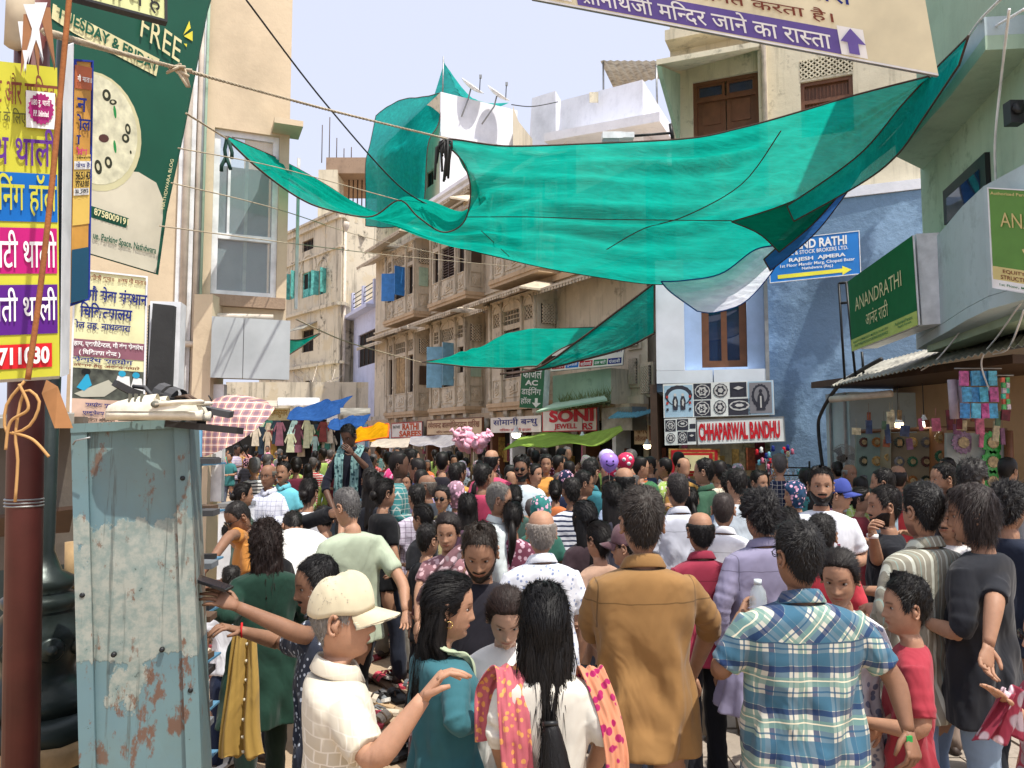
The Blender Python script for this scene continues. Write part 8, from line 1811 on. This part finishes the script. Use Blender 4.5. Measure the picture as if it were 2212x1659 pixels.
# --- bald old man in white print, bearded man looking down, saree woman, glasses man
person('balding grey haired man in a white printed shirt with his back turned', 1168, 1095, 3.95, face=14, tone=0, hair='bald', hcol='9a9188', shirt='dfe1e8', pat='dots', col2='8c98b8', collar=True, sleeve='short', hem=.76, legs='8a8478', wide=1.15, head=(-10, 0))
person('young bearded man in a charcoal t-shirt looking down', 1037, 1116, 3.35, face=160, tone=1, hair='short', hcol='2a2018', shirt='24222a', sleeve='short', hem=.78, legs='1c1c22', head=(18, 24), beard=2, hthick=1.4)
def d_sar(root, warp, hf): ribbon(root, 'saree_drape', [(-.10, -.12, 1.25), (-.13, -.05, 1.46), (-.05, .14, 1.34), (.08, .17, 1.15), (.17, .10, .98)], [.14, .15, .2, .22, .2], fabric('6d4a50', 'floral', 'b09aa0'), side=(.5, .3, .8), wr=.01, fn=warp)
r_ = person('frowning woman in a mauve printed saree with a shoulder bag strap', 968, 1102, 4.6, face=166, tone=0, hair='bun', hcol='241a18', shirt='8d5f66', pat='leaf', col2='c9a8ac', skirt='saree', hem=.95, sleeve='short', legs='6d4a50', female=True, head=(8, 12), drape=d_sar, aR=(P(905, 1270, 4.55), P(902, 1345, 4.45)), wide=1.1)
g = Geo(); g.tube([(-.16, .02, 1.43), (-.14, .14, 1.3), (-.15, .17, 1.1), (-.2, .12, .95)], (.008), 6); g.build('bag_strap', M_wood, r_['root'])
person('grey haired man in spectacles and a pale grey shirt facing right', 1078, 1040, 5.5, face=-80, tone=1, hair='short', hcol='77736c', shirt='c5cfcd', collar=True, sleeve='long', hem=.76, legs='6a6a66', glasses='clear', head=(-6, 2))
# --- left cluster by the cabinet
person('man in an orange yellow t-shirt with sunglasses pushed up, reaching down left', 535, 1070, 5.3, face=110, tone=2, hair='crew', hcol='2a2624', shirt='c47d14', sleeve='short', hem=.8, legs='2a3038', aR=(P(500, 1150, 5.0), P(442, 1232, 4.7)), aL='bent', head=(20, 30), glasses='sun')
person('boy in a black hooded top leaning in beside the orange shirt', 592, 1108, 4.85, face=60, tone=1, hair='short', hcol='2a2420', shirt='17181c', sleeve='long', hem=.8, legs='20242c', head=(20, 25), wide=.85, height=1.42)
person('man in a white shirt doubled over searching among the shoes', 668, 0, 5.5, face=20, tone=1, hair='short', shirt='d9d8d2', sleeve='short', hem=.80, legs='14161c', bend=60, height=1.70, wide=1.3)
person('man in a black t-shirt bending with his bare elbow out to the right', 640, 0, 5.9, face=75, tone=1, hair='short', shirt='15161b', sleeve='short', hem=.82, legs='22252c', bend=58, height=1.58, aR=(P(745, 1100, 5.8), P(735, 1165, 5.6)))
person('person in a blue and white striped shirt stooping behind the bent backs', 705, 1088, 5.9, face=30, tone=1, hair='short', shirt='2f5f9c', pat='stripev', col2='e0e4ea', sleeve='short', legs='2a2f3c', head=(0, 30), height=1.42)
person('woman in white shirt with a netted hair bun just left of the scarfed seller', 668, 1030, 6.4, face=-10, tone=1, hair='bun', hcol='17110f', shirt='dfdfe4', sleeve='short', female=True, legs='3a3a44')
person('child in a white t-shirt crouching beside the shoe racks', 500, 1230, 4.7, face=20, tone=1, hair='short', shirt='dcdde4', sleeve='short', legs='1f2a44', height=1.15, wide=.9)
# --- raised cloth seller
def d_vend(root, warp, hf):
    M_v = fabric('6f9a98', 'leaf', '2f4f54'); ribbon(root, 'scarf', [(-.05, -.08, 1.50), (-.11, .0, 1.47), (-.10, .13, 1.36), (-.09, .15, 1.15), (-.08, .14, .95)], [.08, .09, .10, .10, .10], M_v, side=(1, .1, .1), fn=warp); ribbon(root, 'scarf', [(.05, -.08, 1.50), (.11, .0, 1.47), (.10, .13, 1.36), (.10, .15, 1.15), (.11, .14, .9)], [.08, .09, .10, .10, .10], M_v, side=(1, .1, .1), fn=warp)
person('dark shirted seller with a teal scarf standing high above the crowd', 760, 930, 8.9, face=172, tone=3, hair='short', hcol='0d0b0b', shirt='191b28', collar=True, sleeve='rolled', hem=.76, legs='1c1e24', head=(-12, 26), base=.36, drape=d_vend, aR=(P(700, 1050, 8.8), P(722, 1105, 8.6)), aL='up', height=1.74, lod=2)
MB().bx(P(735, 1300, 8.7).x, P(790, 1300, 8.7).x, 8.6, 9.3, 0, .36).build('wooden_crate', M_wood2, label='low wooden crate the scarfed seller stands on', category='crate')
# --- middle crowd: label, x, ytop, Y, opts
mid = [
 ('bald spectacled man in a white checked shirt facing the camera', 580, 1000, 8.0, dict(face=165, tone=2, hair='bald', hcol='6a645c', shirt='d9dbe6', pat='checkfine', col2='8a8ca8', collar=True, glasses='clear', sleeve='long')),
 ('moustached man in a bright cyan shirt facing the camera', 612, 995, 8.8, dict(face=170, tone=1, hair='short', shirt='58bfd0', collar=True, stache=True, lod=1)),
 ('grey haired man in a black and white striped shirt from behind', 550, 985, 10, dict(face=20, hair='crew', hcol='7a7876', shirt='d8d8d4', pat='stripeh', col2='33343a')),
 ('woman in a maroon top with a pink scarf tied on her hair', 640, 985, 10.5, dict(face=20, hair='bun', shirt='6a1f34', female=True)),
 ('woman with a grey green scarf round her neck near the freezer', 527, 1040, 7.2, dict(face=-60, hair='bun', shirt='4f6a5c', female=True)),
 ('man in a charcoal shirt behind the man in cyan', 800, 1010, 7.6, dict(face=10, hair='short', shirt='c9bca0', pat='plaid')),
 ('woman in a black t-shirt with hair clipped up, profile to the right', 832, 1030, 6.2, dict(face=-50, hair='bun', shirt='16171a', female=True, tone=1)),
 ('woman with loose dark hair just behind the sage t-shirt', 805, 1020, 6.9, dict(face=-10, hair='long', shirt='22242c', female=True)),
 ('woman with ponytail and phone in profile left of the saree woman', 912, 1085, 5.7, dict(face=60, hair='pony', shirt='1b1c20', female=True, tone=1)),
 ('boy with a shaved neck in a black shirt behind the saree woman', 925, 1130, 5.0, dict(face=-40, hair='short', shirt='191b22', wide=.85)),
 ('bald man in profile facing left with dark glasses of the crowd before him', 922, 1022, 7.4, dict(face=75, hair='bald', hcol='6a625a', shirt='38404c', tone=2)),
 ('woman in aviator sunglasses and a yellow patterned top', 955, 1047, 6.8, dict(face=165, hair='bun', hcol='191412', shirt='c9bd7c', pat='leaf', col2='6a6a34', female=True, glasses='sun', tone=1)),
 ('man in a light blue shirt in the middle of the crowd from behind', 983, 1000, 8.6, dict(face=4, hair='short', shirt='a9c9dc', collar=True)),
 ('man with a gold collar on a dark shirt from behind', 955, 975, 9.6, dict(face=0, hair='short', shirt='2a2730', collar=False)),
 ('bearded man in a royal blue shirt in profile to the right', 890, 968, 9.2, dict(face=-70, hair='short', shirt='2263b4', beard=1, lod=1)),
 ('woman with a magenta scarf over her head', 848, 1012, 8.2, dict(face=-30, hair='scarfed', hcol='d0307f', scarf='d61f74', shirt='d61f74', female=True)),
 ('woman facing forward in a pale top behind the magenta scarf', 878, 1020, 9.0, dict(face=170, hair='bun', shirt='c9a8b0', female=True, tone=1, lod=1)),
 ('man in a crimson shirt bent toward the shops', 838, 975, 13, dict(face=10, hair='short', shirt='c4262c')),
 ('man with balding crown in a hot pink shirt', 1062, 968, 8.6, dict(face=-15, hair='bald', hcol='191514', shirt='c83a66', wide=1.15)),
 ('man in a raspberry shirt just in front of the hot pink one', 1042, 1000, 7.4, dict(face=-20, hair='short', shirt='b83058')),
 ('bearded man in sunglasses and pale shirt facing the camera', 1127, 986, 8.4, dict(face=165, hair='quiff', shirt='c9dbe4', beard=2, glasses='sun', tone=2, lod=1)),
 ('woman in white looking right beside the sunglasses man', 1156, 1000, 9.0, dict(face=-130, hair='bun', shirt='d6e0e8', female=True, tone=0, lod=1)),
 ('man in pale cream shirt from behind below the jeweller sign', 1215, 985, 11, dict(face=-15, hair='short', shirt='dcd5c2')),
 ('woman in an orange yellow saree in the middle of the crowd', 1180, 980, 10.2, dict(face=175, hair='bun', shirt='d8901c', female=True, skirt='saree', hem=.95, legs='d8901c', tone=1, lod=1)),
 ('man in a white shirt with thin navy stripes and dark hair', 1234, 1030, 6.6, dict(face=15, hair='short', shirt='dadde4', pat='stripeh', col2='2c3450')),
 ('man with black framed glasses peering right beside the navy stripes', 1262, 1015, 7.2, dict(face=-80, hair='short', shirt='3c4450', glasses='clear', tone=2)),
 ('woman with silky black hair falling forward behind the white printed shirt', 1262, 1080, 5.0, dict(face=30, hair='longback', hcol='0f0d0d', shirt='3a2a30', female=True)),
 ('woman with a pink hair clip and yellow flower on her neck', 1292, 1122, 4.5, dict(face=35, hair='bun', hcol='1c1614', shirt='b08a70', female=True, tone=0)),
 ('woman in a black clip bun left of the striped shirt', 1110, 1045, 6.9, dict(face=20, hair='bun', shirt='3b5a52', female=True)),
 ('woman in a teal and green headscarf', 1168, 1070, 5.8, dict(face=0, hair='scarfed', scarf='1e7a74', shirt='2a6a5a', female=True)),
 ('woman with a long ponytail in a mauve printed top behind the spectacled man', 1108, 1080, 5.4, dict(face=-5, hair='pony', shirt='7a3a50', pat='leaf', col2='c9a8b4', female=True)),
 ('man in a teal polo with turned up collar near the balloons', 1276, 990, 7.6, dict(face=-35, hair='short', shirt='2a7c88', collar=True)),
 ('balding man in a sky blue shirt below the balloons', 1348, 1005, 6.2, dict(face=8, hair='bald', hcol='141211', shirt='a9bede', wide=1.05)),
 ('woman with black hair left of the sky blue shirt', 1322, 1040, 5.9, dict(face=10, hair='long', shirt='3c3c48', female=True)),
 ('person in a mauve peaked cap hidden beside the mustard shirt', 1352, 1135, 4.2, dict(face=60, hair='crew', shirt='8c6a70', tone=1)),
 ('crew cut man in a white grey shirt behind the mustard shirt', 1463, 1020, 5.6, dict(face=8, hair='crew', hcol='2c2624', shirt='c9ccd8', collar=True, wide=1.1, lod=2)),
 ('man with shaven head and black glasses in a white shirt', 1562, 1060, 5.1, dict(face=-20, hair='shaved', hcol='3a302c', shirt='e0e0e4', collar=True, glasses='clear', wide=1.1, tone=1, lod=2)),
 ('short balding man in a raspberry red polo shirt', 1512, 1100, 4.3, dict(face=4, hair='bald', hcol='171312', shirt='9c2340', collar=True, glasses='clear', lod=2)),
 ('wavy haired man in a loose lavender kurta from behind', 1640, 1062, 4.15, dict(face=14, hair='curly', hcol='1a1617', shirt='8c86a4', collar=True, sleeve='long', hem=.55, lod=2, wide=1.2, skirt='kurta', legs='d8d8dc')),
 ('man in a forest green shirt in profile by the silver shop', 1520, 988, 7.4, dict(face=60, hair='short', shirt='335c44', collar=True)),
 ('bald old man facing forward inside the silver shop opening', 1478, 985, 10.5, dict(face=175, hair='bald', hcol='2a2624', shirt='3c4048', tone=3)),
 ('man in a dark green cap near the silver shop', 1405, 1042, 6.9, dict(face=10, hair='crew', shirt='2f4f3a')),
 ('man in a red and green patterned shirt by the brown lettered sign', 1385, 985, 9.0, dict(face=-80, hair='short', shirt='c9988c', pat='floral', col2='4a8a5a', glasses='clear')),
 ('man in glasses with a thick moustache by the key ring rack', 1640, 1015, 7.6, dict(face=-150, hair='short', shirt='3a4a5a', stache=True, tone=1)),
 ('black haired man in front of the silver shop frames', 1580, 1020, 7.0, dict(face=0, hair='curly', shirt='4c6484')),
 ('woman in a dark blue printed headscarf by the key rings', 1715, 1040, 7.0, dict(face=80, hair='scarfed', scarf='24486a', shirt='24486a', female=True)),
 ('bearded man in a white t-shirt with a maroon framed print', 1772, 1006, 5.3, dict(face=165, hair='short', hcol='17110f', shirt='d6d8e0', beard=2, tone=1, wide=1.15, lod=2)),
 ('man in a white and blue peaked cap with navy printed shirt', 1812, 1035, 6.2, dict(face=-120, hair='crew', shirt='1c3a5a', pat='floral', col2='c0d0dc', glasses='sun', tone=0)),
 ('bald elderly man in front of the pedestal fan', 1835, 1000, 9.2, dict(face=-160, hair='bald', hcol='8a8680', shirt='c9d0d0', tone=2, lod=1)),
 ('woman in glasses and a brick red kurta facing right', 1860, 1050, 6.8, dict(face=-120, hair='bun', shirt='8c2a34', female=True, glasses='clear', tone=1, skirt='kurta', hem=.5, legs='8c2a34')),
 ('bearded man in black with a white wrist watch raised before him', 1908, 1046, 4.6, dict(face=78, hair='short', hcol='1c1614', shirt='1c1e24', sleeve='elbow', beard=2, tone=1, lod=2, aR=(P(1895, 1215, 4.5), P(1885, 1150, 4.3)), curlR=1.0)),
 ('dark haired man before the shop shelves in a pale blue shirt', 1905, 1010, 6.6, dict(face=60, hair='short', shirt='8fb0c4', legs='8fb0c4')),
 ('young man in profile facing left with cropped hair under the shelves', 2035, 998, 6.2, dict(face=85, hair='short', shirt='4a4650', tone=1, beard=1)),
 ('man with curly greying hair facing right under the green ornaments', 2100, 995, 5.9, dict(face=-60, hair='curly', hcol='2c2826', shirt='5a4a48', tone=1)),
 ('man peeking left between the striped shirt and the floppy haired youth', 2050, 1075, 4.6, dict(face=120, hair='mop', hcol='3a2c26', shirt='d6d2ce', tone=1, stache=True, lod=2)),
 ('person in a scarlet shirt half hidden behind the plaid shirt', 1775, 1130, 4.2, dict(face=-20, hair='short', shirt='c8283a', height=1.5)),
 ('man in a white shirt half hidden right of the green shirt', 1590, 1010, 6.4, dict(face=15, hair='short', shirt='c9d6e0')),
 ('dark haired man directly above the wavy haired man', 1700, 1095, 5.0, dict(face=10, hair='long', female=True, shirt='5a5468')),
 ('man in a beige safari shirt behind the black t-shirt', 2075, 1110, 4.9, dict(face=-30, hair='crew', shirt='a08a80', legs='a08a7a', collar=True)),
 ('girl in a light blue top in front of the silver shop', 1490, 1050, 6.7, dict(face=0, hair='pony', shirt='c9b0bc', female=True)),
 ('woman in a purple blouse with black hair at the centre of the crowd', 1010, 1065, 6.1, dict(face=5, hair='longback', shirt='6a4a60', female=True)),
 ('woman in a dusty pink scarf left of the black clip bun', 985, 1040, 7.0, dict(face=20, hair='scarfed', scarf='9a7484', shirt='9a7484', female=True)),
 ('man in a plum checked shirt near the sunglasses woman', 900, 1045, 6.6, dict(face=30, hair='short', shirt='c9bfd0', pat='checkfine', col2='5a3a5a')),
 ('woman with orange sari border near the striped man', 1200, 1035, 7.8, dict(face=-5, hair='bun', shirt='c86a24', female=True)),
]
for lb, x, yt, Y, kw in mid:
    kw = dict(kw); kw.setdefault('legs', rng.choice(['2a3040', '1c1e26', '5a6478', '6a5f50', '8a8478'])); kw.setdefault('tone', rng.choice([1, 1, 2, 0])); kw.setdefault('hcol', '17120f')
    kw.setdefault('aL', rng.choice(['down', 'bent', 'bent'])); kw.setdefault('aR', rng.choice(['down', 'bent', 'front']))
    rr_ = person(lb, x, yt, Y, group=None, **kw)
    if 'mauve peaked cap' in lb: cap(rr_, fabric('6a4a50', 'plain'))
    if 'white and blue peaked' in lb: cap(rr_, fabric('3a4a9a', 'plain'))
    if 'dark green cap' in lb: cap(rr_, fabric('2c6a3c', 'plain'))
    if 'maroon framed' in lb:
        g = Geo(); 
        for q, (w_, h_, mt) in enumerate(((.10, .12, 0), (.085, .105, 1), (.03, .06, 2))):
            g.grid(np.array([[(-w_, .128+.003*q, 1.12+h_*(-1)), (w_, .128+.003*q, 1.12-h_), (w_, .118+.003*q, 1.12+h_), (-w_, .118+.003*q, 1.12+h_)], [(-w_, .10, 1.12-h_), (w_, .10, 1.12-h_), (w_, .10, 1.12+h_), (-w_, .10, 1.12+h_)]]), q)
        g.build('shirt_print', [plain('print_maroon', '6a1f34', .7), plain('print_grey', '5a5a5c', .7, var=.4, scale=20), plain('print_peach', 'c98a74', .7)], rr_['root'])
    if 'wrist watch' in lb:
        q = rr_['local'](P(1885, 1158, 4.3)); g = Geo(); g.tube([q+np.array((0, 0, .012)), q-np.array((0, 0, .012))], .033, 12); g.build('watch_strap', W_, rr_['root'])
# ================================================================== far crowd
cols = [('white', 'dcdce0'), ('pale blue', '9fb9d6'), ('navy', '1f2a48'), ('black', '17181c'), ('maroon', '6a1c2e'), ('mustard', 'c08a24'), ('pink', 'd06a8c'), ('olive', '5f6440'), ('grey', '86888c'), ('red', 'b8262e'), ('cream', 'd8cfb4'), ('teal', '2a7a7c'), ('orange', 'd8702a'), ('lilac', '9a8ab4'), ('lime green', '9ab848'), ('brown', '6a4a34')]
zones = [ # x range, Y range, ytop range, place words, n
 (492, 640, 20, 33, 'far lane clothes stall', 22), (600, 760, 12, 20, 'beneath the blue tarpaulins', 20),
 (780, 900, 13, 22, 'in front of the saree shop', 16), (890, 1060, 12, 19, 'below sand coloured sign', 22), (1040, 1190, 11, 16, 'below navy lettered sign', 18),
 (1160, 1340, 10.5, 14.5, 'in front of the jeweller stall', 20), (1330, 1520, 8.5, 12.5, 'near brown lettered sign', 14), (1520, 1780, 8, 11, 'by the blue wall', 13), (1780, 2190, 7.2, 9.0, 'before the gift shop', 9), (800, 1330, 7.0, 10.5, 'in the packed middle', 22)]
used = {}
styles = {'man': ['short', 'short', 'short', 'crew', 'bald'], 'woman': ['bun', 'long', 'pony', 'scarfed']}
acts = {0: 'from behind', 1: 'turned left', 2: 'turned right', 3: 'facing forward'}
hw = {'short': 'short hair', 'crew': 'cropped hair', 'bald': 'thinning hair', 'bun': 'bun', 'long': 'loose hair', 'pony': 'ponytail', 'scarfed': 'headscarf'}
for (xa, xb, Ya, Yb, place, n) in zones:
    for k in range(n):
        for tr in range(30):
            Y = rng.uniform(Ya, Yb); x = rng.uniform(xa, xb); X = P(x, 950, Y).x
            if all((q['root'].location.x-X)**2+(q['root'].location.y-Y)**2 > .34**2 for q in allpeople): break
        else: continue
        hgt = rng.uniform(1.50, 1.79) if rng.random() > .12 else rng.uniform(1.2, 1.45); sex = 'woman' if rng.random() < .45 else 'man'
        if sex == 'woman': hgt -= .08
        for tr in range(40):
            cn, ch = rng.choice(cols); hs = rng.choice(styles[sex]); f = rng.choice([0, 0, 0, 1, 2, 3]); lb = '%s in %s, %s, %s, %s' % (sex, cn, hw[hs], acts[f], place)
            if lb not in used: break
        used[lb] = 1
        face = {0: 0, 1: 80, 2: -80, 3: 175}[f]+rng.uniform(-25, 25); h_ = rng.choice(['14110f', '17120f', '1c1614', '1c1614', '5a5654']) if hs != 'scarfed' else ch
        person(lb, x, 0, Y, face=face, tone=rng.choice([0, 1, 1, 2, 2, 3]), hair=hs, hcol=h_, shirt=ch, pat=rng.choice(['plain', 'plain', 'plain', 'leaf', 'checkfine', 'stripeh']), col2=rng.choice(['c9c4bc', '3a3a44']), scarf=ch, female=sex == 'woman', height=hgt, legs=rng.choice(['2a3040', '1c1e26', '5a6478', '6a5f50', '3a5a8a']), aL=rng.choice(['down', 'bent', 'bent', 'up']), aR=rng.choice(['down', 'bent', 'front']), sleeve=rng.choice(['short', 'long']), lod=0, group='people in the crowd '+place, skirt=('saree' if sex == 'woman' and rng.random() < .3 else None))
bpy.context.view_layer.update()
